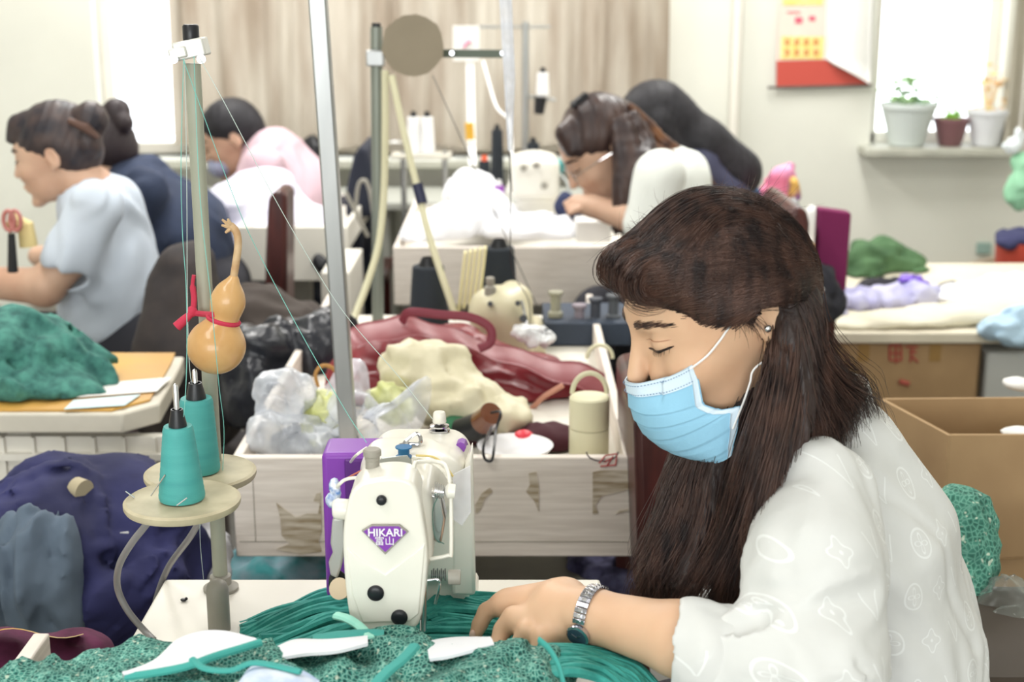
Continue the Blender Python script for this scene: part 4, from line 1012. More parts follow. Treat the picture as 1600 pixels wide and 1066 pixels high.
def blouse_mat():
    """white satin with woven tone-on-tone motifs: rings with four petals, four-point stars and chevron strokes"""
    m = bpy.data.materials.new('white_jacquard'); m.use_nodes = True; nt = m.node_tree; L = nt.links; b = nt.nodes['Principled BSDF']
    tc = nd(nt, 'ShaderNodeTexCoord'); sp = nd(nt, 'ShaderNodeSeparateXYZ'); L.new(tc.outputs['Object'], sp.inputs[0])
    def M(op, a, c=None, clamp=False, d=None):
        n = nd(nt, 'ShaderNodeMath', operation=op, use_clamp=clamp)
        for i, x in enumerate((a, c, d)):
            if x is None: continue
            if isinstance(x, (int, float)): n.inputs[i].default_value = x
            else: L.new(x, n.inputs[i])
        return n.outputs[0]
    S_ = 21.0
    U = M('MULTIPLY', M('ADD', sp.outputs[0], M('MULTIPLY', sp.outputs[1], .75)), S_); V = M('MULTIPLY', sp.outputs[2], S_)
    row = M('FLOOR', V); U = M('ADD', U, M('MULTIPLY', row, .5)); cu = M('SUBTRACT', M('FRACT', U), .5); cv = M('SUBTRACT', M('FRACT', V), .5)
    kind = M('FRACT', M('MULTIPLY', M('ADD', M('FLOOR', U), M('MULTIPLY', row, 2.0)), 1/3.0))
    r = M('SQRT', M('ADD', M('MULTIPLY', cu, cu), M('MULTIPLY', cv, cv))); th = M('ARCTAN2', cv, cu)
    c4 = M('COSINE', M('MULTIPLY', th, 4.0))
    def band(x, w): return M('LESS_THAN', M('ABSOLUTE', x), w)
    ring = band(M('SUBTRACT', r, .27), .022)
    petal = band(M('SUBTRACT', r, M('ADD', .11, M('MULTIPLY', c4, .075))), .022)
    dot = M('LESS_THAN', r, .035)
    A_ = M('MAXIMUM', ring, M('MAXIMUM', petal, dot))
    star = band(M('SUBTRACT', r, M('ADD', .15, M('MULTIPLY', M('POWER', M('ABSOLUTE', M('COSINE', M('MULTIPLY', th, 2.0))), 3.0), .10))), .02)
    B_ = M('MAXIMUM', star, dot)
    chev = M('MULTIPLY', band(M('SUBTRACT', M('ABSOLUTE', cu), M('ADD', M('MULTIPLY', cv, .45), .12)), .02), band(cv, .24))
    k0 = M('LESS_THAN', kind, .2); k2 = M('GREATER_THAN', kind, .55); k1 = M('SUBTRACT', 1.0, M('ADD', k0, k2))
    pat = M('ADD', M('MULTIPLY', k0, A_), M('ADD', M('MULTIPLY', k1, B_), M('MULTIPLY', k2, chev)), clamp=True)
    mx = nd(nt, 'ShaderNodeMixRGB'); L.new(pat, mx.inputs[0]); mx.inputs[1].default_value = (*srgb(212, 213, 211), 1); mx.inputs[2].default_value = (*srgb(228, 230, 229), 1)
    L.new(mx.outputs[0], b.inputs['Base Color'])
    L.new(M('SUBTRACT', .5, M('MULTIPLY', pat, .18)), b.inputs['Roughness']); b.inputs['Sheen Weight'].default_value = .15
    ns = nd(nt, 'ShaderNodeTexNoise'); ns.inputs['Scale'].default_value = 16; ns.inputs['Detail'].default_value = 3; L.new(tc.outputs['Object'], ns.inputs['Vector'])
    h = M('ADD', M('MULTIPLY', ns.outputs['Fac'], 1.0), M('MULTIPLY', pat, .06))
    bp = nd(nt, 'ShaderNodeBump'); bp.inputs['Strength'].default_value = .55; bp.inputs['Distance'].default_value = .008; L.new(h, bp.inputs['Height']); L.new(bp.outputs[0], b.inputs['Normal'])
    return m
M_blouse = blouse_mat()
soft('blouse', torso, .004, M_blouse, p1, disp=cloth_disp, relax=2, zmin=.52)
# turned-back cuff
ax = (lerp(elbow, wrist, .34)-lerp(elbow, wrist, .58)).normalized()
cA, cB = W(1112, 1026, 1.180), W(1088, 1018, 1.188)
soft('cuff', [('+', 0, 'cap', tuple(cA), .049, tuple(cB), .048), ('-', .003, 'cap', tuple(lerp(elbow, wrist, .1)), .0385, tuple(lerp(elbow, wrist, .9)), .0385), ('-', .003, 'ell', tuple(cB+(cB-cA).normalized()*.042), (.03, .06, .06))], .003, M_blouse, p1,
     disp=lambda P: .0013*waves(P, .035, 3)-.0005, relax=2)
# collar: folded band round the neck and a hanging lapel point
nc = W(1264, 640, Ys)
def coll(u, v):
    a = -2.3+u*4.6; rr = .056+.010*v
    return nc+Vector((math.cos(a)*rr*.95+.004, math.sin(a)*rr*1.05, .020*(1-v)-.012*v+.012*math.cos(a)))
G().grid(coll, 40, 8, .002).build('collar', M_blouse, p1, angle=0)
G().grid(lambda u, v: W(1162-14*u+v*(-32+u*20), 742+u*8+v*(62+u*-4), 1.33-.02*u+.01*v)+Vector((0, -.004*math.sin(3*v), 0)), 8, 10, .002).build('collar_point', M_blouse, p1, angle=0)
G().tube(spline([W(1316, 578, 1.375), W(1308, 600, 1.355), W(1290, 630, 1.34), W(1265, 668, 1.335)], 6), .0028, 8).build('lanyard_cord', M_black, p1)
# trousers and shoes (below the table edge)
pants = [('+', 0, 'cap', (.43, 1.33, .56), .085, (.20, 1.32, .60), .07), ('+', .03, 'cap', (.43, 1.50, .56), .085, (.20, 1.50, .60), .07), ('+', .05, 'cap', (.45, 1.34, .56), .10, (.45, 1.50, .56), .10),
         ('+', .03, 'cap', (.16, 1.32, .58), .062, (.18, 1.32, .12), .045), ('+', .03, 'cap', (.16, 1.50, .58), .062, (.18, 1.50, .12), .045)]
M_trous = mat('dark_trousers', (44, 44, 52), .85, bump=.2, bscale=80)
soft('trousers', pants, .008, M_trous, p1, relax=2)
for yy in (1.32, 1.50): soft('shoe', [('+', 0, 'ell', (.13, yy, .035), (.10, .04, .035)), ('+', .02, 'ell', (.17, yy, .06), (.045, .038, .05))], .006, M_black, p1, zmin=.0)
st_ = empty('stool', (.45, 1.42, 0), 'plain dark stool the front woman sits on', 'stool')
G().bb(.29, .61, 1.24, 1.60, .425, .455).build('seat', M_darkwood, st_, bevel=.006)
for a in (.32, .58):
    for b_ in (1.27, 1.57): G().bb(a-.018, a+.018, b_-.018, b_+.018, 0, .425).build('leg', M_darkwood, st_)
# wrist watch: bracelet of links round the wrist
wt = empty('wrist_watch', tuple(wrist), 'steel bracelet watch with dark dial on her left wrist', 'watch')
axw = (Vector(wrist)-Vector(elbow)).normalized(); wc = Vector(elbow)+(Vector(wrist)-Vector(elbow))*1.0
s1 = axw.cross(Vector((0, 0, 1))).normalized(); s2 = s1.cross(axw).normalized()   # s1 horizontal, s2 up
if s1.y > 0: s1 = -s1
n = 34; rw_ = .0285; M_link = mat('watch_steel', (190, 190, 200), .18, metal=1)
gl, gm = G(), G()
for k in range(n):
    a = 2*math.pi*k/n; d = s1*math.cos(a)+s2*math.sin(a); t = -s1*math.sin(a)+s2*math.cos(a)
    if abs((a-math.radians(342)+math.pi) % (2*math.pi)-math.pi) < .42: continue
    R = Matrix((axw, t, d)).transposed(); c = wc+d*rw_
    gl.box(c, (.0125, .0047, .0022), R=R)
    gm.box(c+d*.0004, (.0050, .0042, .0030), R=R)
gl.build('bracelet_links', M_link, wt, bevel=.0004); gm.build('bracelet_centre_links', M_chrome, wt, bevel=.0004)
a = math.radians(342); d = s1*math.cos(a)+s2*math.sin(a); t = -s1*math.sin(a)+s2*math.cos(a); R = Matrix((axw, t, d)).transposed()
G().lathe([(.0105, -.003), (.0118, -.001), (.0118, .003), (.0100, .0042), (.0095, .0042)], wc+d*rw_, 32, R).build('watch_case', M_link, wt)
G().lathe([(.0096, .0035), (.0096, .0044), (.001, .0046)], wc+d*rw_, 32, R).build('watch_dial', mat('dark_dial', (44, 66, 78), .15, coat=.6), wt)
g = G()
for q in (30, 140): g.box(wc+d*(rw_+.0049)+(R @ Vector((math.cos(math.radians(q)), math.sin(math.radians(q)), 0)))*.0028, (.006, .0007, .0003), R=R @ Matrix.Rotation(math.radians(q), 3, 'Z'))
g.build('watch_hands', M_chrome, wt)

# hair of the front woman --------------------------------------------------
hroot = p1
cap = [('+', 0, 'ell', (-.006, 0, .048), (.090, .083, .084)), ('+', .03, 'ell', (.028, .0, .090), (.062, .062, .034)),
       ('+', .02, 'cap', (.078, .018, .092), .017, (.088, .0, .100), .017), ('+', .02, 'cap', (.050, .050, .085), .022, (.076, .032, .094), .018), ('+', .02, 'cap', (.050, -.050, .085), .02, (.072, -.030, .10), .017),
       ('+', .03, 'ell', (-.052, 0, .025), (.042, .060, .056)), ('+', .02, 'cap', (.030, .064, .052), .015, (-.030, .072, .036), .018)]
cap_cut = [('-', .008, 'ell', (.105, 0, .015), (.060, .10, .064)), ('-', .006, 'ell', (.044, .085, -.030), (.062, .035, .073)), ('-', .006, 'ell', (.044, -.085, -.030), (.062, .035, .073)), ('-', .01, 'ell', (.05, 0, -.07), (.07, .07, .08)), ('-', .003, 'ell', (EARX-.004, .090, EARZ-.004), (.021, .022, .030)), ('+', .006, 'cap', (.030, .070, .047), .010, (.016, .0725, .034), .006)]
def hair_grain(P):
    Q = P-np.array([-.08, 0, .03]); rr = np.linalg.norm(Q, axis=1); th = np.arctan2(Q[:, 1], Q[:, 2]); return .0016*np.sin(th*46+3*np.sin(rr*60))+.0012*np.sin(th*97+rr*40)
soft('hair_cap', cap+cap_cut, .003, M_under, hroot, disp=hair_grain, relax=1, post=lambda V: HT.arr(V))
# scalp strands: from the hairline sweep back to the half-up tie, following the cap
def on_caps(P, lift, cap=cap, c=np.array([-.012, 0, .055])):
    sh = P.shape; P = P.reshape(-1, 3); d = P-c; d /= np.linalg.norm(d, axis=1)[:, None]+1e-9; lo = np.zeros(len(P)); hi = np.full(len(P), .2)
    for _ in range(11):
        m_ = (lo+hi)/2; ins = _field0(cap, c+d*m_[:, None]) < 0; lo = np.where(ins, m_, lo); hi = np.where(ins, hi, m_)
    return (c+d*(lo+np.broadcast_to(lift, sh[:-1]).ravel())[:, None]).reshape(sh)
tie = np.array([-.094, .036, .012]); r_ = np.random.default_rng(5)
line = np.array([(.098, -.03, .100), (.104, .0, .102), (.100, .016, .092), (.090, .034, .086), (.078, .046, .070), (.062, .060, .056), (.044, .070, .044), (.026, .076, .032), (.006, .078, .026), (-.012, .079, .034)])
def sweep(n, T, cap_=cap, lift0=.0012, seed=1, line=line, tie=tie, k=14, cut=0):
    r = np.random.default_rng(seed); t = r.uniform(0, len(line)-1.001, n); i = t.astype(int); f = (t-i)[:, None]
    s0 = line[i]*(1-f)+line[i+1]*f+r.normal(size=(n, 3))*.004; e = tie+r.normal(size=(n, 3))*.008
    u = np.linspace(0, 1, k)[None, :, None]; up = np.array([0, .2, 1])[None, None]*(.05*r.uniform(.3, 1.25, n))[:, None, None]*np.where(s0[:, 2] > .06, 1, .45)[:, None, None]
    P = s0[:, None]*(1-u)+e[:, None]*u+up*np.sin(np.pi*u); P = on_caps(P, lift0+r.uniform(0, .0035, n)[:, None]*np.sin(np.pi*u[:, :, 0]), cap_)
    P = P[~np.any((((P[:, :, 0]-EARX)/.019)**2+((P[:, :, 2]-EARZ+.003)/.030)**2 < 1) & (P[:, :, 1] > .045), axis=1)]; n = len(P)
    ph = r.uniform(0, 6.28, (n, 1)); uu = u[:, :, 0]
    P += np.stack([np.sin(ph+uu*7), np.cos(ph+uu*6), np.sin(ph*2+uu*8)], 2)*.0045*u*(1-u)
    return T.arr(P.reshape(-1, 3)).reshape(P.shape)
strands('hair_swept_back', sweep(4200, HT), M_hair_red, hroot, .0004)
def crown(n, T, seed=2, cap_=cap):
    r = np.random.default_rng(seed); y = r.uniform(-.05, .07, n); s0 = np.stack([.094-np.abs(y)*.45, y, .098-.3*np.abs(y)], 1)
    e = np.stack([-.09+r.normal(size=n)*.008, .02+y*.35, .045+r.uniform(-.02, .05, n)], 1); u = np.linspace(0, 1, 16)[None, :, None]
    P = s0[:, None]*(1-u)+e[:, None]*u+np.stack([0*y, y*.6, 0*y+.10], 1)[:, None]*np.sin(np.pi*u); l = np.abs(r.normal(size=n))*.0035
    P = on_caps(P, .0012+l[:, None]*np.sin(np.pi*u[:, :, 0]), cap_); ph = r.uniform(0, 6.28, (n, 1)); uu = u[:, :, 0]
    P += np.stack([np.sin(ph+uu*9), np.cos(ph+uu*7), np.sin(ph*2+uu*6)], 2)*.002*u
    return T.arr(P.reshape(-1, 3)).reshape(P.shape)
strands('hair_crown', crown(2600, HT), M_hair_red, hroot, .0004)
# front fringe (quiff): short curls over the forehead
sc = []
for _ in range(900):
    y = r_.uniform(-.035, .05); base = np.array([.068+r_.normal()*.004, y, .106-.25*abs(y)]); a0 = r_.uniform(-.4, .6); rad = r_.uniform(.012, .027); u = np.linspace(0, 1, 12); a = 1.7-3.3*u+a0
    q = base+np.stack([.006+rad*np.cos(a)*1.15, .010*u*(1 if y > 0 else -1)+.002*np.sin(u*9+a0*9), rad*np.sin(a)-.004], 1); sc.append(HT.arr(q))
strands('hair_fringe', sc, M_hair_red, hroot, .00036)
# long hair: falls from behind the ear and from the tie
def gl_(*pts): return [np.array(W(*p)) for p in pts]
long_near = [gl_((1216, 480, 1.345), (1214, 560, 1.30), (1190, 650, 1.285), (1165, 740, 1.28), (1140, 830, 1.285), (1098, 900, 1.29), (1062, 950, 1.295)),
             gl_((1224, 460, 1.345), (1222, 560, 1.295), (1204, 660, 1.278), (1184, 760, 1.272), (1160, 850, 1.275), (1130, 915, 1.278), (1110, 960, 1.28)),
             gl_((1232, 450, 1.345), (1234, 560, 1.295), (1215, 660, 1.275), (1194, 760, 1.266), (1172, 850, 1.266), (1157, 920, 1.268), (1150, 970, 1.27)),
             gl_((1232, 440, 1.35), (1245, 550, 1.31), (1238, 640, 1.285), (1208, 740, 1.268), (1180, 840, 1.264), (1168, 920, 1.264), (1164, 975, 1.266))]
long_far = [gl_((1150, 580, 1.37), (1100, 650, 1.37), (1062, 720, 1.37), (1042, 790, 1.36), (1022, 850, 1.35), (1010, 900, 1.345), (1016, 950, 1.34)),
            gl_((1165, 580, 1.35), (1125, 660, 1.345), (1088, 740, 1.34), (1070, 810, 1.335), (1050, 860, 1.33), (1030, 910, 1.325), (1036, 955, 1.32)),
            gl_((1180, 580, 1.34), (1150, 660, 1.325), (1118, 740, 1.318), (1098, 820, 1.312), (1078, 880, 1.305), (1062, 920, 1.30), (1062, 960, 1.30))]
back = [gl_((1205, 400, 1.345), (1258, 450, 1.335), (1266, 520, 1.335), (1302, 578, 1.345), (1338, 610, 1.37), (1352, 652, 1.43)),
        gl_((1205, 420, 1.335), (1250, 490, 1.320), (1260, 555, 1.320), (1288, 600, 1.33), (1316, 630, 1.36), (1326, 685, 1.43)),
        gl_((1210, 440, 1.335), (1240, 520, 1.305), (1254, 590, 1.300), (1276, 635, 1.305), (1290, 670, 1.32), (1288, 725, 1.39)),
        gl_((1210, 440, 1.335), (1232, 540, 1.30), (1250, 620, 1.288), (1245, 690, 1.28), (1225, 750, 1.275), (1212, 800, 1.32))]
def hair_mass(name, guides, r, vox, root, T_=None, m=None):
    pr = []
    for gi, gg in enumerate(guides):
        c = smooth_paths(gg, 12)
        for i, (a, b_) in enumerate(zip(c[:-1], c[1:])):
            f0, f1 = (1-.75*(i/11)**2.5), (1-.75*((i+1)/11)**2.5); f0 *= .55+.45*min(1, i/3); f1 *= .55+.45*min(1, (i+1)/3)
            pr.append(('+', .014, 'cap', tuple(a), r*f0, tuple(b_), r*f1))
    return soft(name, pr, vox, m or M_under, root, disp=lambda P: .0012*np.sin(P[:, 0]*520+P[:, 1]*260+5*np.sin(P[:, 2]*12))+.0008*np.sin(P[:, 0]*1100+7*np.sin(P[:, 2]*9)), relax=1)
hair_mass('hair_lock', long_near, .0105, .0035, hroot); hair_mass('hair_lock', long_far, .0105, .0035, hroot); hair_mass('hair_lock', back, .011, .0035, hroot)
strands('hair_strands', lock_strands(long_near, 3600, 22, .0105, 80, 1, .008), M_hair_red, hroot, .0004)
strands('hair_strands', lock_strands(long_far, 2900, 22, .0110, 70, 2, .009), M_hair_red, hroot, .0004)
strands('hair_strands', lock_strands(back, 2600, 16, .0095, 50, 3, .004, 1.0, .985), M_hair_red, hroot, .0004)
# wisps in front of the ear and along the hairline
n_ = 420; t = r_.uniform(0, 1, n_); s0 = np.stack([.062-.050*t, .060+.014*t, .056-.018*t], 1)+r_.normal(size=(n_, 3))*.003; u = np.linspace(0, 1, 9)[None, :, None]
dr = np.stack([-.012+r_.normal(size=n_)*.005, .004+r_.normal(size=n_)*.0015, -.010-.030*t**4*r_.uniform(.4, 1, n_)], 1)
P = s0[:, None]+dr[:, None]*u+np.array([-.006, .0, .0])*np.sin(u*2.6)
fy = np.maximum(P[:, :, 1], .066+.010*np.minimum(1, u[:, :, 0]+t[:, None])); P[:, :, 1] = np.where(t[:, None] > .4, fy, P[:, :, 1]); strands('hair_wisps', HT.arr(P.reshape(-1, 3)).reshape(P.shape), M_hair_red, hroot, .0003)
# loose flyaway hairs
n_ = 520; s0 = np.stack([.085-r_.uniform(0, .18, n_), r_.uniform(-.05, .07, n_), np.full(n_, .12)], 1); p = on_caps(s0, -.002)
d = np.stack([r_.uniform(-1, .6, n_), r_.normal(size=n_)*.5, r_.uniform(.0, .5, n_)], 1); d /= np.linalg.norm(d, axis=1)[:, None]; cur = (r_.normal(size=(n_, 3))-np.array([0, 0, 1]))*.5
u = np.linspace(0, 1, 8)[None, :, None]; Lh = r_.uniform(.012, .040, n_)[:, None, None]
P = p[:, None]+d[:, None]*Lh*u+cur[:, None]*Lh*u*u*.6
strands('hair_flyaway', HT.arr(P.reshape(-1, 3)).reshape(P.shape), M_hair_red, hroot, .0002)
# ---------------------------------------------------------------- people behind
def person(label, T, skin, shirt, shirt_m, hair, hair_m, legs, loc, vox=.006, skin_m=None, disp=None, under=True, marks=True):
    r = empty('person', loc, label, 'person')
    body_mesh('body', T, HEAD+ear_prims(1)+ear_prims(-1), vox*.8, skin_m or M_skin2, r, skin, relax=1)
    if marks: face_marks(T, r, hairm=hair_m)
    soft('shirt', shirt, vox, shirt_m, r, disp=disp or (lambda P: .004*waves(P*np.array([1, 1, .6]), .09, 4)), relax=2)
    if hair: soft('hair', hair, vox*.75, hair_m, r, disp=lambda P: .0009*np.sin(P[:, 0]*220+P[:, 2]*150+5*np.sin(P[:, 2]*11)+P[:, 1]*90), relax=1, post=lambda V: T.arr(V))
    if legs:
        x, y, zz = legs
        pr = [('+', 0, 'cap', (x+.03, y-.09, zz), .085, (x-.26, y-.10, zz+.02), .07), ('+', .03, 'cap', (x+.03, y+.09, zz), .085, (x-.26, y+.10, zz+.02), .07), ('+', .05, 'cap', (x+.04, y-.08, zz+.02), .11, (x+.04, y+.08, zz+.02), .11),
              ('+', .03, 'cap', (x-.28, y-.10, zz), .062, (x-.27, y-.10, .10), .045), ('+', .03, 'cap', (x-.28, y+.10, zz), .062, (x-.27, y+.10, .10), .045)]
        soft('trousers', pr, .012, M_trous, r, relax=2)
        for d in (-.1, .1): soft('shoe', [('+', 0, 'ell', (x-.32, y+d, .035), (.11, .042, .035)), ('+', .02, 'ell', (x-.28, y+d, .06), (.05, .04, .05))], .009, M_black, r, zmin=0)
    return r
def seat_under(x, y, h, label):
    s = empty('stool', (x, y, 0), label, 'stool')
    G().bb(x-.16, x+.16, y-.17, y+.17, h-.03, h).build('seat', M_darkwood, s, bevel=.005)
    for a in (-.13, .13):
        for b in (-.14, .14): G().bb(x+a-.017, x+a+.017, y+b-.017, y+b+.017, 0, h-.03).build('leg', M_darkwood, s)
HAIRCUT = [('-', .008, 'ell', (.105, 0, .010), (.060, .10, .062)), ('-', .006, 'ell', (.048, .085, -.030), (.062, .035, .070)), ('-', .006, 'ell', (.048, -.085, -.030), (.062, .035, .070)), ('-', .01, 'ell', (.05, 0, -.07), (.07, .07, .08)), ('-', .003, 'ell', (EARX-.002, .088, EARZ-.003), (.020, .018, .032)), ('-', .003, 'ell', (EARX-.002, -.088, EARZ-.003), (.020, .018, .032))]
HAIRCAP = [('+', 0, 'ell', (-.010, 0, .053), (.102, .084, .092)), ('+', .03, 'ell', (-.055, 0, .010), (.056, .064, .066))]

# --- woman at the third table: white shirt, long brown hair, glasses
YA = 3.78
TA_ = head_frame(W(950, 240, YA+.06), 10, 36, 0, 1.12)
shA = W(1035, 262, YA-.10); elA = W(1012, 350, YA-.12)
skinA = [('+', .02, 'cap', tuple(TA_((-.02, 0, -.03))), .058, tuple(W(1020, 262, YA+.05)), .062),
         ('+', .01, 'cap', tuple(W(1000, 345, YA-.14)), .042, tuple(W(925, 322, YA-.02)), .030), ('+', .01, 'cap', tuple(W(925, 322, YA-.02)), .030, tuple(W(900, 318, YA+.02)), .024)]
for k in range(4): skinA.append(('+', .004, 'cap', tuple(W(903, 312+k*5, YA+.03-.02*k)), .0105, tuple(W(884+k*2, 318+k*5, YA+.03-.02*k)), .009))
skinA.append(('+', .004, 'cap', tuple(W(915, 318, YA)), .013, tuple(W(893, 330, YA+.0)), .009))
shirtA = [('+', 0, 'cap', tuple(W(1045, 285, YA+.05)), .085, tuple(W(1062, 380, YA+.05)), .115, (1, 1.5, 1)), ('+', .05, 'cap', tuple(W(1062, 380, YA+.05)), .115, tuple(W(1070, 500, YA+.05)), .13, (1, 1.4, 1)),
          ('+', .04, 'cap', tuple(W(1032, 268, YA+.05)), .072, tuple(W(1062, 285, YA+.05)), .09), ('+', .04, 'cap', tuple(W(1030, 275, YA-.14)), .066, tuple(W(1012, 352, YA-.16)), .062),
          ('+', .04, 'cap', tuple(W(1030, 275, YA+.25)), .066, tuple(W(1000, 352, YA+.25)), .062), ('-', .01, 'cap', tuple(W(1000, 235, YA+.05)), .066, tuple(W(1012, 256, YA+.05)), .066)]
hA = HAIRCAP+[('+', .02, 'ell', (-.02, 0, .115), (.05, .06, .032)), ('+', .02, 'cap', (.055, .03, .105), .03, (.07, .045, .07), .02)]+HAIRCUT
M_brownhair = mat('long_brown_hair', (70, 50, 44), .4, rgb2=(42, 30, 32), vscale=30, stretch=(1, 1, .3), bump=.4, bscale=200)
pA = person('woman at the third table in a white shirt with long brown hair and glasses', TA_, skinA, shirtA, mat('plain_white_shirt', (232, 235, 230), .8), hA, M_brownhair, (.50, YA+.05, .58), (.5, YA, 0))
seat_under(.52, YA+.05, .46, 'dark stool under the woman with glasses')
gA = [gl_((962, 190, YA-.02), (972, 240, YA-.06), (972, 290, YA-.09), (968, 330, YA-.10), (962, 365, YA-.10)), gl_((975, 185, YA-.02), (990, 240, YA-.06), (990, 290, YA-.10), (982, 330, YA-.11), (975, 372, YA-.11)),
      gl_((990, 180, YA-.0), (1010, 230, YA-.03), (1008, 280, YA-.14), (1000, 330, YA-.16), (990, 380, YA-.15))]
gA2 = [gl_((985, 165, YA+.02), (1010, 195, YA+.03), (1045, 228, YA+.03), (1085, 252, YA+.05), (1118, 290, YA+.06)), gl_((975, 190, YA-.02), (1000, 215, YA-.01), (1035, 240, YA-.01), (1070, 252, YA+.02), (1105, 285, YA+.04))]
hair_mass('hair_lock', gA, .026, .006, pA, m=M_brownhair); hair_mass('hair_lock', gA2, .017, .006, pA, m=mat('auburn_hair', (120, 80, 52), .4, rgb2=(66, 44, 38), vscale=30))
g = G(); c = TA_((-.015, .02, .148))
g.box(c, (.05, .03, .022), R=TA_.R); g.tube([TA_((-.035, .0, .150)), TA_((.01, .035, .150))], .008, 8)
g.build('hair_clip', M_black, pA, bevel=.004)
g = G()
for sd in (1, -1): g.tube([TA_((.103, sd*.031+.021*math.cos(a), .012+.017*math.sin(a))) for a in [math.pi*2*k/18 for k in range(19)]], .0013, 6)
g.tube([TA_((.100, .052, .016)), TA_((.03, .084, .018)), TA_((-.03, .086, .012))], .0013, 6); g.tube([TA_((.104, .010, .016)), TA_((.106, -.010, .016))], .0013, 6)
g.build('glasses', M_chrome, pA)
# --- girl further behind with long black hair, dark top
YB = 4.55
TB_ = head_frame(W(1028, 205, YB), 0, 24, 0, 1.12)
hB = HAIRCAP+[('+', .03, 'cap', (-.06, 0, 0), .07, (-.10, 0, -.09), .075), ('+', .03, 'cap', (-.10, 0, -.09), .075, (-.16, 0, -.20), .075), ('+', .02, 'cap', (-.01, .066, .03), .034, (-.03, .066, -.12), .028)]+HAIRCUT[:4]
shB = [('+', 0, 'cap', tuple(W(1085, 265, YB)), .10, tuple(W(1120, 345, YB)), .14, (1, 1.5, 1)), ('+', .04, 'cap', tuple(W(1120, 345, YB)), .14, tuple(W(1120, 440, YB)), .13, (1, 1.4, 1)),
       ('+', .04, 'cap', tuple(W(1075, 275, YB-.18)), .07, tuple(W(1040, 350, YB-.18)), .06), ('+', .04, 'cap', tuple(W(1040, 350, YB-.18)), .06, tuple(W(970, 345, YB-.12)), .045)]
pB = person('woman farthest right behind, long black hair and dark navy top', TB_, [('+', .02, 'cap', tuple(TB_((-.02, 0, -.03))), .058, tuple(W(1075, 250, YB)), .062), ('+', .01, 'cap', tuple(W(975, 345, YB-.12)), .035, tuple(W(935, 345, YB-.10)), .028)],
            shB, mat('navy_top', (52, 54, 76), .85, var=.15, vscale=12), hB, M_hair_blk, (.66, YB, .58), (.66, YB, 0), vox=.008)
seat_under(.70, YB, .46, 'dark stool under the farthest right woman')
# --- left woman, pale blue shirt
YC = 3.35
TC_ = head_frame(W(93, 250, YC+.06), -4, 14, 0, .98)
skinC = [('+', .02, 'cap', tuple(TC_((-.02, 0, -.03))), .052, tuple(W(150, 300, YC+.05)), .058),
         ('+', .02, 'cap', tuple(W(118, 395, YC-.12)), .046, tuple(W(70, 448, YC-.14)), .044), ('+', .02, 'cap', tuple(W(70, 448, YC-.14)), .044, tuple(W(-40, 440, YC-.05)), .036), ('+', .01, 'cap', tuple(W(-40, 440, YC-.05)), .034, tuple(W(-85, 440, YC)), .026)]
shC = [('+', 0, 'cap', tuple(W(160, 335, YC+.05)), .095, tuple(W(168, 420, YC+.05)), .108, (1, 1.5, 1)), ('+', .05, 'cap', tuple(W(168, 420, YC+.05)), .108, tuple(W(172, 500, YC+.05)), .112, (1, 1.4, 1)),
       ('+', .04, 'cap', tuple(W(140, 315, YC+.05)), .068, tuple(W(160, 330, YC+.05)), .09), ('+', .04, 'cap', tuple(W(150, 322, YC-.13)), .062, tuple(W(108, 408, YC-.14)), .064),
       ('+', .04, 'cap', tuple(W(150, 322, YC+.24)), .062, tuple(W(108, 408, YC+.24)), .062), ('-', .01, 'ell', tuple(W(88, 432, YC-.14)), (.075, .10, .035)), ('-', .008, 'cap', tuple(W(118, 270, YC+.05)), .058, tuple(W(138, 292, YC+.05)), .06)]
hC = HAIRCAP+[('+', .02, 'cap', (.06, .02, .10), .032, (.085, .02, .07), .022), ('+', .012, 'ell', (-.115, .02, .075), (.042, .045, .045)), ('+', .01, 'ell', (-.10, .03, .025), (.03, .04, .04))]+HAIRCUT
pC = person('woman at left in a pale blue shirt with dark pinned-up hair', TC_, skinC, shC, mat('pale_blue_shirt', (200, 210, 224), .85, var=.04, vscale=8), hC, mat('ash_brown_hair', (74, 60, 58), .5, rgb2=(38, 36, 44), vscale=22, bump=.4, bscale=200), (-.93, YC+.05, .56), (-.9, YC, 0))
G().tube([TC_((-.075, .055, .085)), TC_((-.115, .065, .06)), TC_((-.13, .05, .03))], [.008, .012, .006], 10).build('hair_clip', mat('tortoise_clip', (96, 72, 64), .3), pC)
seat_under(-.90, YC+.05, .44, 'dark stool under the woman in the pale blue shirt')
# --- woman behind her in navy shirt with a bun
YD = 4.15
TD_ = head_frame(W(158, 248, YD), -4, 22, 0, 1.05)
shD = [('+', 0, 'cap', tuple(W(222, 300, YD)), .11, tuple(W(275, 370, YD)), .15, (1, 1.5, 1)), ('+', .05, 'cap', tuple(W(275, 370, YD)), .15, tuple(W(290, 460, YD)), .14, (1, 1.4, 1)),
       ('+', .04, 'cap', tuple(W(225, 300, YD-.2)), .07, tuple(W(190, 390, YD-.2)), .062), ('+', .04, 'cap', tuple(W(190, 390, YD-.2)), .062, tuple(W(110, 400, YD-.12)), .05)]
hD = HAIRCAP+[('+', .012, 'ell', (-.10, .01, .10), (.040, .040, .038)), ('+', .008, 'ell', (-.115, .03, .065), (.026, .03, .03))]+HAIRCUT
pD = person('woman second from left in a navy blue shirt with a high hair bun', TD_, [('+', .02, 'cap', tuple(TD_((-.02, 0, -.03))), .054, tuple(W(205, 282, YD)), .058), ('+', .01, 'cap', tuple(W(115, 400, YD-.12)), .036, tuple(W(60, 400, YD-.1)), .03)],
            shD, mat('navy_shirt', (46, 56, 80), .85, var=.15, vscale=14), hD, mat('dark_bun_hair', (48, 38, 42), .5, bump=.4), (-.93, YD, .56), (-.9, YD, 0), vox=.008)
seat_under(-.90, YD, .44, 'dark stool under the woman in navy')
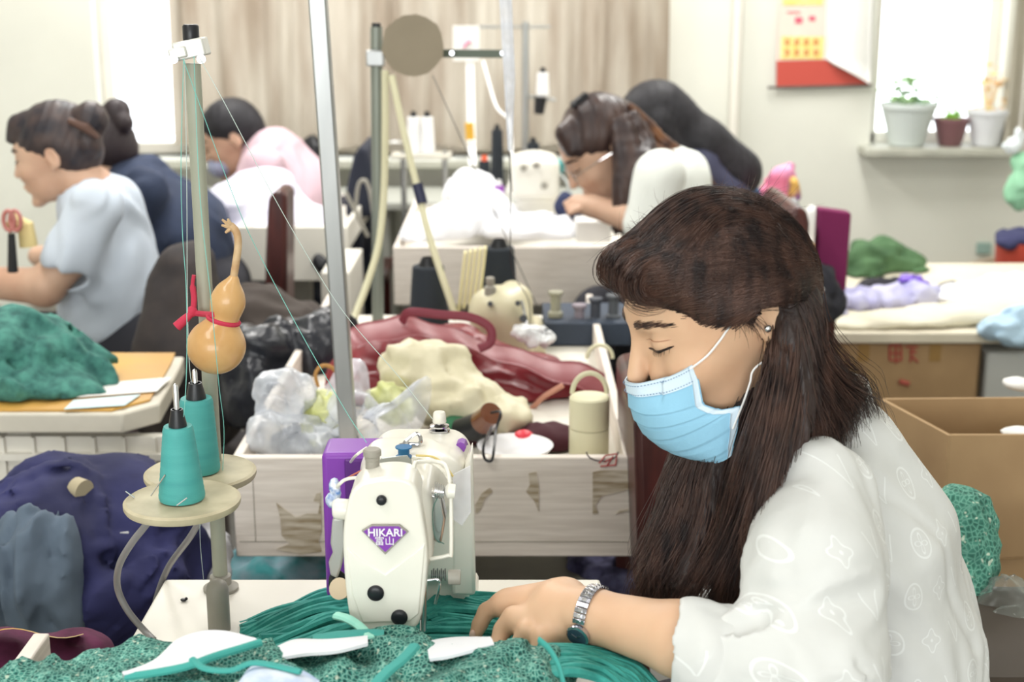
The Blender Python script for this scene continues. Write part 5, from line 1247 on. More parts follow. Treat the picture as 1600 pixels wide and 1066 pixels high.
# --- pink shirt worker at the far end
YE = 5.05
TE_ = head_frame(W(368, 222, YE), 4, 26, 0, 1.08)
shE = [('+', 0, 'cap', tuple(W(428, 250, YE)), .115, tuple(W(462, 310, YE)), .145, (1, 1.5, 1)), ('+', .05, 'cap', tuple(W(462, 310, YE)), .145, tuple(W(470, 390, YE)), .13, (1, 1.4, 1)),
       ('+', .04, 'cap', tuple(W(410, 262, YE-.22)), .075, tuple(W(385, 310, YE-.24)), .07), ('+', .04, 'cap', tuple(W(410, 262, YE+.22)), .075, tuple(W(385, 310, YE+.24)), .07)]
hE = HAIRCAP+[('+', .02, 'cap', (.07, 0, .09), .024, (.085, 0, .075), .018)]+HAIRCUT
pE = person('worker at the far end in a pale pink shirt with short black hair and mask', TE_, [('+', .02, 'cap', tuple(TE_((-.02, 0, -.03))), .055, tuple(W(410, 245, YE)), .06), ('+', .02, 'cap', tuple(W(385, 310, YE-.24)), .045, tuple(W(345, 325, YE-.2)), .036)],
            shE, mat('pink_shirt', (204, 176, 186), .85, var=.03), hE, M_hair_blk, (-.62, YE, .58), (-.62, YE, 0), vox=.008)
soft('face_mask', [('+', 0, 'ell', (.075, 0, -.045), (.048, .058, .042))], .006, mat('mask_grey_blue', (170, 176, 206), .8), pE, relax=2, post=lambda V: TE_.arr(V))
seat_under(-.60, YE, .46, 'dark stool under the worker in pink')

# ---------------------------------------------------------------- post, tube, second thread stand
A, B = W(497, 0, 2.17), W(546, 705, 2.17); d = (A-B).normalized(); tp_ = A+d*((2.94-A.z)/d.z); bt = B+d*((.705-B.z)/d.z)
M_post = M_galv
def square_post(a, b, w): 
    g = G(); u = (b-a).normalized(); s_ = Vector((1, 0, 0)); s_ = (s_-u*s_.dot(u)).normalized(); t_ = u.cross(s_)
    return g.box((a+b)/2, (w, w, (b-a).length), R=Matrix((s_, t_, u)).transposed())
po = empty('steel_post', bt, 'tall galvanised square post rising out of the second tray table to the ceiling', 'post')
square_post(bt, tp_, .027).build('post_tube', M_post, po, bevel=.003); G().bb(bt.x-.03, bt.x+.03, bt.y-.03, bt.y+.03, .7, .706).build('post_foot', M_post, po)
tu = W(790, 0, 2.5); tg = G().tube([Vector((tu.x-.006, 2.5, 2.9)), tu, W(796, 120, 2.5), W(797, 235, 2.5)], [.011, .011, .010, .004], 16)
tag(tg.build('plastic_sleeve', clear_mat('sleeve_plastic', (236, 240, 250), .45)), 'clear plastic sleeve hanging down over the middle of the room', 'sleeve')
thread([W(797, 238, 2.5), W(798, 330, 2.52), W(800, 420, 2.6), (W(826, 470, 2.7)), W(828, 520, 2.75)], 'dark cord running down from the plastic sleeve to the rear machine', M_black, .0009)
YS = 3.12
ts = empty('thread_stand', W(590, 520, YS), 'grey thread stand behind the red bag carrying a cardboard disc', 'thread stand')
G().tube([Vector((W(590, 500, YS).x, YS, .70)), W(590, 300, YS), W(588, 42, YS)], .0132, 16).build('pole', mat('pole_grey', (134, 140, 132), .4, metal=.4), ts)
G().tube([W(588, 50, YS), W(588, 36, YS)], .010, 14).build('pole_cap', M_black, ts)
G().bb(W(573, 90, YS).x, W(601, 90, YS).x, YS-.02, YS+.02, W(588, 103, YS).z, W(588, 78, YS).z).build('clamp', M_galv, ts, bevel=.003)
A, B = W(595, 84, YS-.01), W(790, 83, YS-.05)
g = G(); g.box((A+B)/2, ((B-A).length, .004, .017), R=Matrix.Rotation(math.atan2(B.y-A.y, B.x-A.x), 3, 'Z')); g.build('guide_bar', mat('dark_green_bar', (86, 94, 84), .4, metal=.4), ts, bevel=.001)
for x in (706, 785): G().tube([W(x, 83, YS-.058), W(x, 83, YS-.064)], .0045, 12).build('bar_screw', M_chrome, ts)
oc = [(645+49*math.cos(a)+(1.5 if k % 2 else -1), 71+49*math.sin(a)) for k, a in enumerate([math.pi*2*k/17 for k in range(17)])]
tag(px_outline(oc, YS-.075, .0035).build('cardboard_disc', mat('grey_card', (146, 136, 118), .9, var=.04, vscale=14, bump=.1), smooth=False), 'round grey brown cardboard disc hung on the guide bar', 'cardboard disc')
M_tube = mat('yellowed_tube', (214, 210, 178), .35)
tb_ = empty('air_tube', W(712, 500, 2.9), 'yellowed plastic tube slanting down right to the rear machine', 'tube')
G().tube(spline([W(612, 118, 3.04), W(625, 180, 3.02), W(640, 245, 3.0), W(655, 305, 2.98), W(668, 360, 2.95), W(690, 430, 2.92), W(714, 500, 2.9)], 6), .0075, 10).build('tube_body', M_tube, tb_)
G().tube([W(652, 288, 2.984), W(660, 318, 2.972)], .0115, 12).build('tube_joint', mat('navy_joint', (38, 42, 70), .4), tb_)
tag(G().tube(spline([W(602, 110, 3.06), W(602, 200, 3.06), W(600, 300, 3.06), W(592, 380, 3.04), W(575, 440, 3.0), W(556, 490, 2.95), W(548, 515, 2.9)], 6), .008, 10).build('air_tube', M_tube), 'yellowed plastic tube running down beside the grey pole', 'tube')
for a, b, l in (((676, 118), (840, 480), 'grey thread slanting down from cardboard disc to rear machine'), ((786, 90), (800, 300), 'grey thread hanging from the end of the guide bar')):
    thread([W(*a, 3.0), W((a[0]+b[0])/2, (a[1]+b[1])/2, 2.95), W(*b, 2.9)], l, mat('grey_thread', (110, 108, 104), .7), .0012)

# ---------------------------------------------------------------- things on the second table
def cloth(name, blobs, m, label, cat, vox=.007, amp=.006, sc=.07, k=.03, zmin=None, seed=1, relax=1):
    """blobs given as (px, py, Y, rx, ry, rz)"""
    pr = []
    for b in blobs:
        w = W(*b[:3]); pr.append(('+', k, 'ell', tuple(w), tuple(b[3:6])))
    o = soft(name, pr, vox, m, None, disp=hd(sc, amp, seed), zmin=zmin, relax=relax); return tag(o, label, cat)
M_redbag = mat('red_bag_film', (140, 44, 52), .4, rgb2=(124, 40, 48), vscale=6, bump=.2, bscale=22, bdist=.008)
M_redbag2 = mat('red_bag_pale', (146, 80, 86), .45, rgb2=(132, 56, 62), vscale=9, stretch=(1, 1, 4), bump=.2, bscale=20)
rb = empty('red_bag', W(760, 680, 2.6), 'large red plastic shopping bag lying across the second tray table', 'bag')
pr = []
for b in ((600, 600, 2.62, .11, .12, .095), (700, 590, 2.66, .13, .13, .105), (800, 620, 2.64, .13, .12, .09), (880, 650, 2.62, .11, .10, .075), (945, 665, 2.60, .06, .08, .055)):
    w = W(*b[:3]); pr.append(('+', .05, 'ell', tuple(w), b[3:6]))
soft('bag_body', pr, .007, M_redbag, rb, disp=hd(.10, .006, 12), zmin=.702, relax=1)
A = [W(x, y, 2.56) for x, y in ((540, 520), (600, 497), (660, 500), (720, 520), (800, 545), (880, 565), (940, 580), (975, 630), (986, 672))]
B = [W(x, y, 2.50) for x, y in ((560, 545), (620, 530), (680, 532), (740, 550), (810, 575), (880, 600), (935, 625), (965, 660), (978, 690))]
A, B = spline(A, 5), spline(B, 5)
G().grid(lambda u, v: A[int(u*(len(A)-1)+.5)].lerp(B[int(u*(len(B)-1)+.5)], v)+Vector((0, -.012*math.sin(math.pi*v), .004*math.sin(u*40))), len(A), 8, .002).build('bag_rim', M_redbag2, rb, angle=0)
hnd = spline([W(628, 503, 2.52), W(640, 488, 2.51), W(690, 492, 2.50), W(735, 496, 2.49), W(765, 512, 2.48), W(766, 535, 2.47), W(748, 545, 2.465)], 6)
G().tube(hnd, .0085, 10, flat=.5).build('bag_handle', mat('maroon_handle', (116, 38, 54), .5), rb)
G().tube(spline([W(830, 640, 2.50), W(850, 620, 2.49), W(880, 602, 2.49)], 5), .005, 8).build('bag_print_line', mat('bag_print', (196, 140, 120), .7), rb)
cloth('cream_bag', ((640, 590, 2.38, .05, .05, .045), (660, 560, 2.40, .035, .04, .03), (700, 570, 2.40, .045, .045, .035), (700, 620, 2.36, .08, .06, .045), (760, 640, 2.34, .07, .05, .032), (795, 655, 2.32, .04, .04, .024), (620, 560, 2.40, .03, .03, .03)),
      mat('cream_bag_film', (226, 218, 190), .5, rgb2=(206, 198, 168), vscale=16, bump=.3, bscale=50), 'knotted cream coloured plastic bag lying on the red bag', 'bag', .006, .006, .06)
M_clearbag = clear_mat('clear_bag_film', (226, 230, 240), .42)
M_cab = mat('lettuce_leaf', (204, 208, 132), .6, rgb2=(224, 226, 180), vscale=30, bump=.4, bscale=60)
cloth('lettuce', ((505, 650, 2.26, .028, .03, .035), (520, 640, 2.27, .022, .03, .03), (495, 668, 2.25, .022, .03, .022)), M_cab, 'yellow green lettuce inside the nearer clear bag', 'vegetable', .004, .006, .03)
cloth('lettuce', ((600, 625, 2.30, .03, .03, .03), (625, 640, 2.30, .03, .03, .022)), M_cab, 'yellow green lettuce inside clear bag right of the post', 'vegetable', .004, .006, .03)
def film_bag(pts, Yc, dep, label, seed):
    """crumpled open bag: rim outline tapering down to the base"""
    n = len(pts); r = random.Random(seed)
    P = spline([W(x, y, Yc+dep*math.sin(2*math.pi*i/n)) for i, (x, y) in enumerate(pts)]+[W(pts[0][0], pts[0][1], Yc)], 5)
    c = sum((Vector(p) for p in P), Vector())/len(P)
    def fn(u, v):
        p = P[int(u*(len(P)-1)+.5)]; q = c.lerp(p, 1-v*.94); w = .006*math.sin(u*37+v*9+seed)
        return Vector((q.x+w, q.y-.05*math.sin(math.pi*v*.6)*(1 if v > 0 else 0)+w, q.z+w))
    return tag(G().grid(fn, len(P), 16).build('clear_bag', M_clearbag, angle=0), label, 'bag')
film_bag([(470, 688), (482, 640), (510, 600), (545, 560), (575, 590), (600, 640), (640, 620), (665, 590), (664, 660), (620, 690), (540, 694)], 2.24, .05, 'open clear plastic bag of lettuce around the steel post', 2)
cloth('clear_bag', ((430, 612, 2.24, .038, .04, .032), (460, 610, 2.25, .034, .04, .030), (445, 640, 2.24, .03, .04, .022)), clear_mat('pale_bag_film', (214, 218, 226), .42), 'small crumpled clear bag on top at the left end of tray', 'bag', .005, .006, .05)
cloth('clear_bag', ((415, 680, 2.18, .03, .05, .035), (455, 680, 2.20, .04, .05, .032), (500, 690, 2.2, .05, .05, .026)), clear_mat('pale_bag_film', (214, 218, 226), .42), 'flattened clear bag in the left corner of the tray', 'bag', .005, .005, .05, zmin=.702)
cloth('dark_pouch', ((470, 690, 2.27, .05, .04, .03), (520, 690, 2.28, .05, .04, .028)), mat('slate_pouch', (76, 82, 98), .8), 'slate grey pouch under the clear bags', 'pouch', .006, .003, zmin=.702)
tag(G().tube(spline([W(497, 605, 2.32), W(493, 585, 2.33), W(503, 572, 2.34), W(518, 574, 2.34), W(528, 585, 2.34)], 6), .0035, 8).build('cord_loop', mat('tan_cord', (176, 130, 74), .8)), 'tan cord loop sticking up behind the clear bags', 'cord')
# cup with handle
cp = W(920, 705, 2.2); cp = Vector((cp.x, 2.2, .701)); bt_ = empty('vacuum_cup', cp, 'cream vacuum cup with loop handle on the tray edge', 'cup')
hz = W(920, 627, 2.17).z
M_cup = mat('cream_cup', (226, 222, 190), .45); rr = .0325
G().lathe([(rr*.94, 0), (rr, .003), (rr, (hz-.701)*.52)], cp, 44).build('cup_body', M_cup, bt_)
G().lathe([(rr*.99, (hz-.701)*.53), (rr, (hz-.701)*.54), (rr, hz-.701-.003), (rr*.92, hz-.701), (rr*.1, hz-.7005)], cp, 44).build('cup_lid', M_cup, bt_)
hc = Vector((cp.x, 2.2, hz+.004)); G().tube([hc+Vector((.028*math.cos(a), 0, .034*math.sin(a))) for a in [math.pi*k/16 for k in range(17)]], .0042, 10, flat=.6).build('cup_handle', M_cup, bt_)
# dark glass ball cluster with loop strap, plate, red knob
dg = empty('torch', W(745, 690, 2.24), 'dark hand torch with brown lens and black wrist loop beside the oval plate', 'torch')
G().tube([W(716, 672, 2.26), W(745, 668, 2.24), W(762, 655, 2.22)], [.018, .024, .020], 18).build('torch_body', M_black, dg)
G().tube([W(754, 660, 2.225), W(768, 646, 2.20)], [.021, .019], 20).build('torch_lens', mat('brown_lens', (112, 66, 44), .15, coat=.5), dg)
G().tube(spline([W(768, 645, 2.19), W(782, 645, 2.16), W(775, 672, 2.14), W(772, 700, 2.08), W(768, 720, 2.062), W(757, 716, 2.062), W(756, 695, 2.065), W(768, 668, 2.15)], 6), .0022, 8).build('wrist_loop', M_black, dg)
cloth('green_cloth', ((708, 665, 2.30, .018, .02, .016), (722, 672, 2.28, .014, .02, .012)), mat('green_rag', (62, 122, 88), .8), 'small green rag left of torch', 'cloth', .004, .003, .04)
pc = W(805, 697, 2.18); G_ = G().lathe([(.02, -.004), (.058, .006), (.062, .012), (.060, .0125), (.02, .002)], (pc.x, 2.19, .72), 44, Matrix.Scale(1, 3)); 
tag(G_.build('oval_plate', mat('glazed_white', (236, 236, 240), .2)), 'white shallow plate lying in front part of the tray', 'plate')
tag(G().sph(W(818, 683, 2.25), (.018, .018, .012), 18).build('red_ball', mat('pinkish_red', (222, 52, 70), .4)), 'round bright red ball behind white plate', 'ball')
cloth('dark_cloth', ((860, 690, 2.28, .06, .05, .03), (700, 690, 2.30, .06, .05, .03), (790, 692, 2.32, .07, .05, .02)), mat('dark_maroon_cloth', (66, 24, 34), .85), 'dark maroon cloth under the red bag and cup', 'cloth', .007, .004, zmin=.702)
cloth('black_bag', ((400, 560, 2.75, .07, .08, .08), (450, 560, 2.8, .09, .09, .08), (500, 560, 2.8, .07, .08, .09), (520, 520, 2.85, .05, .06, .05), (400, 620, 2.7, .07, .08, .06)), mat('black_bag_film', (34, 36, 44), .3, bump=.5, bscale=30, bdist=.01), 'shiny black plastic bag left of the post behind the tray', 'bag', .008, .008, .09)
# black cones and rear machine on the second table
make_cone('thread_cone', (W(670, 485, 3.0).x, 3.0, .702), .165, .046, .034, mat('black_thread', (38, 44, 52), .8, bump=.4, bscale=200), 'large black thread cone behind the red bag, left one')
make_cone('thread_cone', (W(780, 450, 3.15).x, 3.15, .702), .178, .044, .034, MATS['black_thread'], 'large black thread cone behind the rear machine, right one')
ov = empty('sewing_machine', W(790, 540, 2.85), 'rounded cream machine head behind the red bag on second table', 'sewing machine')
def wl(x, y, Y): return tuple(W(x, y, Y))
soft('machine_head', [('+', 0, 'ell', wl(780, 480, 2.86), (.062, .07, .045)), ('+', .03, 'box', wl(785, 530, 2.86), (.062, .06, .06), None, .02), ('+', .02, 'cap', wl(812, 465, 2.88), .026, wl(800, 460, 2.95), .03), ('+', .03, 'box', wl(800, 540, 2.95), (.07, .09, .05), None, .02)], .006, mat('old_cream_enamel', (206, 198, 168), .4, var=.05), ov, relax=2)
for x, y in ((766, 475), (809, 474), (818, 498)): G().tube([W(x, y, 2.775), W(x, y, 2.80)], .0055 if y < 490 else .008, 14).build('face_screw', M_black, ov)
G().lathe([(.012, -.02), (.012, .005), (.007, .008), (.009, .012), (.009, .024), (.003, .026)], W(766, 452, 2.83), 20).build('presser_cap', M_greypl, ov)
g = G()
for k in range(5): g.box(W(722+k*8, 440-k*4, 2.95), (.007, .03, .13-.006*k), R=Matrix.Rotation(.12, 3, 'Y'))
g.build('thread_rack', mat('ivory_plastic', (222, 212, 166), .5), ov, bevel=.002)
G().tube(spline([W(815, 470, 2.80), W(822, 500, 2.78), W(828, 530, 2.78)], 4), .003, 8).build('tension_wire', M_chrome, ov)
cloth('crumpled_film', ((822, 520, 2.72, .03, .03, .012), (845, 528, 2.72, .03, .03, .012)), clear_mat('foil_film', (236, 238, 240), .6), 'crumpled clear film in front of the rear machine', 'film', .004, .005, .03)
bx = empty('dark_box', W(900, 560, 3.0), 'navy box of odds and ends right of the rear machine', 'box')
b0, b1 = W(850, 570, 2.95), W(985, 570, 2.95); G().bb(b0.x, b1.x, 2.95, 3.15, .702, W(900, 505, 2.95).z).build('box_body', mat('navy_box', (58, 68, 84), .7, var=.12), bx, bevel=.003)
for x, y, c in ((868, 495, (160, 158, 140)), (905, 515, (150, 140, 150)), (930, 505, (70, 74, 84)), (958, 500, (88, 92, 98))):
    w = W(x, y, 3.0); tag(G().lathe([(.016, 0), (.016, .01), (.011, .014), (.011, .045), (.016, .05), (.016, .056)], w, 20).build('spool', mat('spool_%d' % x, c, .6)), {868: 'beige spool standing leftmost on the navy box', 905: 'pale mauve spool standing on the navy box', 930: 'dark slate spool on the navy box', 958: 'dark grey spool nearest her forehead on the navy box'}[x], 'spool')
cj = W(937, 560, 2.6); tag(G().tube([cj+Vector((.024*math.cos(a), 0, .026*math.sin(a))) for a in [math.pi*k/14 for k in range(15)]], .004, 8).build('cup_handle_ring', M_cup), 'beige cup handle arch poking out behind the red bag', 'handle ring')

# ---------------------------------------------------------------- third table: white heap, machine, cones
cloth('white_fabric_heap', ((660, 375, 3.98, .07, .10, .05), (700, 355, 4.05, .10, .12, .07), (750, 345, 4.12, .11, .14, .09), (735, 305, 4.35, .09, .10, .08), (810, 365, 4.05, .12, .12, .06), (870, 365, 4.05, .09, .12, .06), (790, 350, 4.3, .1, .1, .06)),
      M_wcloth, 'heap of white garment pieces covering the third table', 'fabric heap', .010, .010, .13, zmin=.752, seed=6)
b0 = W(900, 372, 3.92); tag(G().bb(b0.x, W(955, 372, 3.92).x, 3.92, 4.06, .752, .81).build('white_box', M_paper, bevel=.003), 'small white box at the right end of the third table', 'box')
m3 = empty('sewing_machine', W(835, 300, 4.4), 'white machine head at the third table beside the purple cone', 'sewing machine')
soft('machine_head', [('+', 0, 'box', wl(835, 275, 4.35), (.075, .10, .06), None, .02), ('+', .02, 'box', wl(838, 315, 4.35), (.06, .06, .09), None, .02), ('+', .02, 'ell', wl(835, 250, 4.45), (.06, .10, .03)), ('+', .01, 'cap', wl(805, 285, 4.3), .02, wl(800, 300, 4.3), .02)], .009, M_cream, m3, relax=2)
for x, y in ((818, 262), (838, 258), (850, 290)): G().sph(W(x, y, 4.24), .011, 12).build('machine_knob', M_greypl, m3)
G().tube([W(862, 255, 4.35), W(880, 262, 4.33)], .02, 12).build('teal_bobbin', mat('teal_bobbin', (60, 150, 150), .5), m3)
G().tube(spline([W(862, 262, 4.3), W(885, 285, 4.25), W(893, 320, 4.2)], 5), .006, 8).build('lamp_arm', M_steel, m3)
cloth('navy_scrap', ((882, 318, 4.1, .035, .04, .04), (900, 330, 4.05, .03, .04, .02)), mat('navy_scrap', (42, 50, 84), .85), 'navy cloth scrap under her fingers', 'cloth', .007, .005)
def cone_px(x, yb, Y, h, r0, r1, m, label, core=M_black, zb=None):
    w = W(x, yb, Y)
    if zb is not None: h += w.z-zb; w.z = zb
    return make_cone('thread_cone', tuple(w), h, r0, r1, m, label, core)
M_w_thr = mat('white_thread', (240, 240, 240), .7, bump=.3, bscale=150)
cone_px(780, 326, 4.15, .068, .016, .014, mat('violet_thread', (150, 70, 180), .7), 'violet thread cone standing in the white heap', mat('white_core', (235, 235, 235), .5))
cone_px(757, 292, 4.6, .085, .022, .018, MATS['black_thread'], 'black cone with an orange top behind the white heap', mat('orange_core', (230, 96, 60), .5), zb=.702)
cone_px(777, 292, 4.75, .19, .025, .018, MATS['black_thread'], 'tall slim black cone behind the violet one', zb=.702)
cone_px(833, 252, 4.72, .060, .024, .020, MATS['black_thread'], 'black cone standing right behind the white machine', zb=.702)
rk = empty('cone_rack', W(655, 240, 4.9), 'narrow shelf rack behind the heap carrying two white cones', 'rack')
G().tube([Vector((W(630, 240, 4.9).x, 4.9, 0)), W(630, 236, 4.9)], .01, 10).build('rack_leg', M_galv, rk); G().tube([Vector((W(695, 240, 4.9).x, 4.9, 0)), W(695, 236, 4.9)], .01, 10).build('rack_leg', M_galv, rk)
a, b = W(612, 240, 4.9), W(705, 240, 4.9); G().bb(a.x, b.x, 4.84, 4.96, a.z-.012, a.z).build('rack_shelf', mat('pale_shelf', (200, 196, 184), .6), rk, bevel=.002)
for x, l in ((647, 'left of the pair of white cones on the narrow rack'), (668, 'right of the pair of white cones on the narrow rack')): make_cone('thread_cone', (W(x, 240, 4.9).x, 4.9, a.z+.001), .125, .026, .020, M_w_thr, l)
# far thread stand with crossbar, paper sheet, spools
YF = 5.3
fs = empty('thread_stand', (W(821, 300, YF).x, YF, 0), 'far thin thread stand with crossbar in front of the curtain', 'thread stand')
px_ = W(821, 100, YF).x
G().tube([(px_, YF, 0), (px_, YF, W(821, 34, YF).z)], .013, 12).build('pole', M_galv, fs)
G().tube([W(735, 42, YF), W(860, 42, YF)], .005, 8).build('crossbar', M_galv, fs)
G().tube([W(821, 150, YF), W(868, 156, YF)], .006, 8).build('spool_arm', M_galv, fs)
sh = W(728, 68, YF-.02); a, b = W(708, 95, YF-.02), W(749, 40, YF-.02)
ps = empty('paper_sheet', (sh.x, YF-.02, a.z), 'white paper sheet with a pink mark hung on far crossbar', 'paper')
G().bb(a.x, b.x, YF-.022, YF-.02, a.z, b.z).build('sheet', M_paper, ps, smooth=False)
G().tube([W(724, 74, YF-.026), W(730, 66, YF-.026), (W(736, 64, YF-.026))], .006, 6).build('pink_mark', mat('pink_mark', (232, 140, 170), .8), ps)
make_cone('thread_cone', tuple(W(848, 150, YF-.02)), .085, .024, .020, M_w_thr, 'white cone on the arm of the far thread stand')
tag(G().tube([W(842, 178, YF-.05), W(845, 152, YF-.05)], [.018, .024], 12).build('dark_bracket', M_black), 'dark bracket below the far white cone', 'bracket')
tag(G().tube([W(735, 218, 4.9), W(733, 192, 4.9)], .016, 10).build('yellow_spool', mat('amber_yellow', (220, 170, 60), .5)), 'amber yellow spool hanging behind the guide thread', 'spool')
for x in (731, 738): thread([W(x, 96, YF), W(x+2, 190, 5.1), W(x+4, 260, 4.7)], 'white plastic strip below far paper, %s one' % ('left' if x == 731 else 'right'), M_w_thr, .006)
thread([W(755, 96, 5.2), W(775, 165, 5.0), W(797, 195, 4.8), W(800, 290, 4.5)], 'pale looping strip right of the far paper sheet', M_w_thr, .005)
# window bench clutter: low wall bench under window 1
wb = empty('wall_bench', (-.3, 5.7, 0), 'long grey bench against the far wall below the curtain', 'bench')
G().bb(-1.6, .55, 5.45, 5.9, .60, .63).build('bench_top', mat('bench_grey', (176, 178, 170), .6), wb, bevel=.004)
for x in (-1.5, -.5, .45): G().bb(x-.02, x+.02, 5.5, 5.85, 0, .60).build('leg', MATS['bench_grey'], wb)
tg_ = cloth('dark_bundle', ((490, 232, 5.7, .05, .06, .05), (490, 262, 5.7, .06, .07, .07)), M_black, 'small dark bundle on the bench left of the post', 'bundle', .01, .006, .08)

# ---------------------------------------------------------------- chairs
def px_back_chair(label, outline, Y, th, m, seat_z=.45, w=.4, extra=None, name='chair', top_m=None):
    """chair seen from the side: backrest panel from its outline, seat and legs to the floor. The back spans depth w"""
    P = [W(x, y, Y) for x, y in outline]; cx = sum(p.x for p in P)/len(P)
    r = empty(name, (cx, Y+w/2, 0), label, 'chair')
    G().poly(P, (0, w, 0)).build('backrest', m, r, bevel=.012, bseg=3)
    G().bb(cx-.40, cx-.0, Y, Y+w, seat_z-.04, seat_z).build('seat', m, r, bevel=.008)
    for a in (cx-.38, cx-.02):
        for b in (Y+.02, Y+w-.02): G().bb(a-.018, a+.018, b-.018, b+.018, 0, seat_z-.04).build('leg', m, r)
    zb = min(p.z for p in P)
    if zb > seat_z:
        for b in (Y+.03, Y+w-.03): G().bb(cx-.03, cx+.0, b-.015, b+.015, seat_z-.01, zb+.02).build('back_post', m, r)
    return r
px_back_chair('dark red wooden chair standing between the pink worker and the post', [(418, 310), (430, 298), (444, 300), (448, 310), (448, 500), (412, 500), (414, 400)], 3.5, .04, M_darkwood, w=.14)
M_dkbr = mat('dark_brown_cover', (66, 58, 56), .85, rgb2=(46, 42, 44), vscale=12, bump=.2, bscale=60)
rc = empty('chair', (-.78, 2.95, 0), 'dark brown covered chair right behind the woman in pale blue', 'chair')
soft('backrest', [('+', 0, 'cap', wl(295, 420, 2.95), .055, wl(290, 540, 2.95), .10, (1, 1.7, 1)), ('+', .03, 'cap', wl(290, 540, 2.95), .10, wl(300, 640, 2.95), .11, (1, 1.6, 1)), ('+', .03, 'cap', wl(260, 450, 2.95), .035, wl(250, 620, 2.95), .06, (1, 1.7, 1))], .009, M_dkbr, rc, disp=hd(.12, .005, 3))
cx_ = W(270, 640, 2.95).x
G().bb(cx_-.25, cx_+.15, 2.75, 3.15, .40, .45).build('seat', M_dkbr, rc, bevel=.01)
for a in (cx_-.22, cx_+.12):
    for b in (2.78, 3.12): G().bb(a-.02, a+.02, b-.02, b+.02, 0, .40).build('leg', M_darkwood, rc)
cloth('dark_jacket', ((400, 480, 3.05, .07, .10, .05), (440, 500, 3.05, .08, .10, .045), (480, 515, 3.05, .06, .09, .04), (420, 530, 3.0, .10, .10, .06)), mat('brown_jacket', (70, 62, 58), .9, bump=.3), 'dark brown jacket slumped between gourd and post', 'jacket', .008, .006, .10)
px_back_chair('dark red wooden chair close behind the front woman at the tray end', [(990, 655), (1050, 640), (1058, 760), (1050, 960), (1000, 960), (994, 800)], 1.92, .04, M_darkwood, w=.36, seat_z=.45)
px_back_chair('dark wooden chair with grey cover edge beside the maroon cloth', [(1230, 340), (1243, 322), (1262, 330), (1266, 350), (1262, 480), (1240, 480), (1232, 400)], 3.3, .04, M_darkwood, w=.36)
px_back_chair('black backed chair with pointed top left of the grey pole', [(540, 300), (552, 245), (562, 228), (574, 236), (581, 270), (582, 340), (540, 340)], 4.6, .04, mat('black_mesh_back', (34, 38, 52), .8), w=.34)
for i, pts in enumerate((((555, 330), (560, 290), (570, 282), (578, 300), (585, 345)), ((540, 300), (555, 330), (575, 370)))):
    tag(G().tube(spline([W(x, y, 4.3) for x, y in pts], 6), .006, 8).build('loose_cable', M_greypl), 'pale cable %s in front of the black chair back' % ('loop' if i == 0 else 'strand'), 'cable')

# ---------------------------------------------------------------- fourth table with white heap (left middle)
TD4 = sewing_table('pale table at left middle holding white fabric for the pink worker', W(375, 420, 4.2).x, W(545, 420, 4.2).x, 4.2, 5.2, .75, .70, M_white)
cloth('white_fabric_heap', ((370, 330, 4.5, .10, .12, .09), (410, 310, 4.6, .12, .12, .10), (450, 345, 4.5, .10, .12, .08), (400, 380, 4.4, .13, .12, .06), (480, 350, 4.6, .09, .1, .07), (505, 380, 4.4, .06, .1, .05)), mat('cool_white_cloth', (232, 232, 244), .9, rgb2=(214, 212, 232), vscale=9, bump=.3, bscale=60),
      'heap of white fabric in front of the pink worker', 'fabric heap', .010, .010, .13, seed=4)
cloth('dark_clip_thing', ((497, 408, 4.15, .02, .02, .025), (505, 418, 4.15, .012, .02, .02)), M_black, 'small black tool hanging at the table corner behind the post', 'tool', .005, .002)
boxobj('pale_cabinet', W(500, 400, 3.75).x, W(545, 400, 3.75).x, 3.75, 4.1, .0, .70, M_white, bevel=.004); tag(bpy.data.objects['pale_cabinet'], 'narrow pale cabinet side seen behind the steel post', 'cabinet')
# ---------------------------------------------------------------- left table with teal heap
lt = empty('sewing_table', (-1.1, 2.6, 0), 'left table with yellow board, teal net heap and white paper', 'table')
a = W(190, 645, 2.3); b = W(302, 582, 2.62)
outl = [(-2.0, 2.30), (a.x, 2.30), (a.x+.05, 2.36), (b.x-.02, 2.60), (b.x-.03, 2.68), (-2.0, 2.68)]
G().poly([(x, y, .715) for x, y in outl], (0, 0, .035)).build('table_top', mat('table_edge_dirty', (206, 200, 186), .6, var=.08), lt, bevel=.004)
G().poly([(x+(-.02), y+.012, .7505) for x, y in outl], (0, 0, .004)).build('yellow_board', mat('yellow_board', (214, 166, 66), .5, rgb2=(190, 146, 84), vscale=4), lt)
for x in (-1.9, -.85):
    for y in (2.36, 2.6): G().bb(x-.02, x+.02, y-.02, y+.02, 0, .715).build('leg', M_greypl, lt)
cr = empty('plastic_crate', (-1.0, 2.42, .3), 'white ribbed plastic crate wall below the left table', 'crate')
a, b = W(5, 700, 2.36), W(285, 700, 2.36)
G().bb(a.x-.3, b.x, 2.33, 2.35, .38, .70).build('crate_side', M_white, cr)
for k in range(12):
    x = a.x-.25+k*.052; G().bb(x, x+.006, 2.322, 2.332, .38, .70).build('rib', M_white, cr)
for z in (.53, .66): G().bb(a.x-.3, b.x, 2.318, 2.332, z, z+.012).build('rib', M_white, cr)
G().bb(a.x-.3, b.x, 2.35, 2.62, .38, .40).build('crate_floor', M_white, cr); G().bb(a.x-.3, a.x-.28, 2.35, 2.62, 0, .38).build('crate_foot', M_white, cr); G().bb(b.x-.02, b.x, 2.35, 2.62, 0, .38).build('crate_foot', M_white, cr)
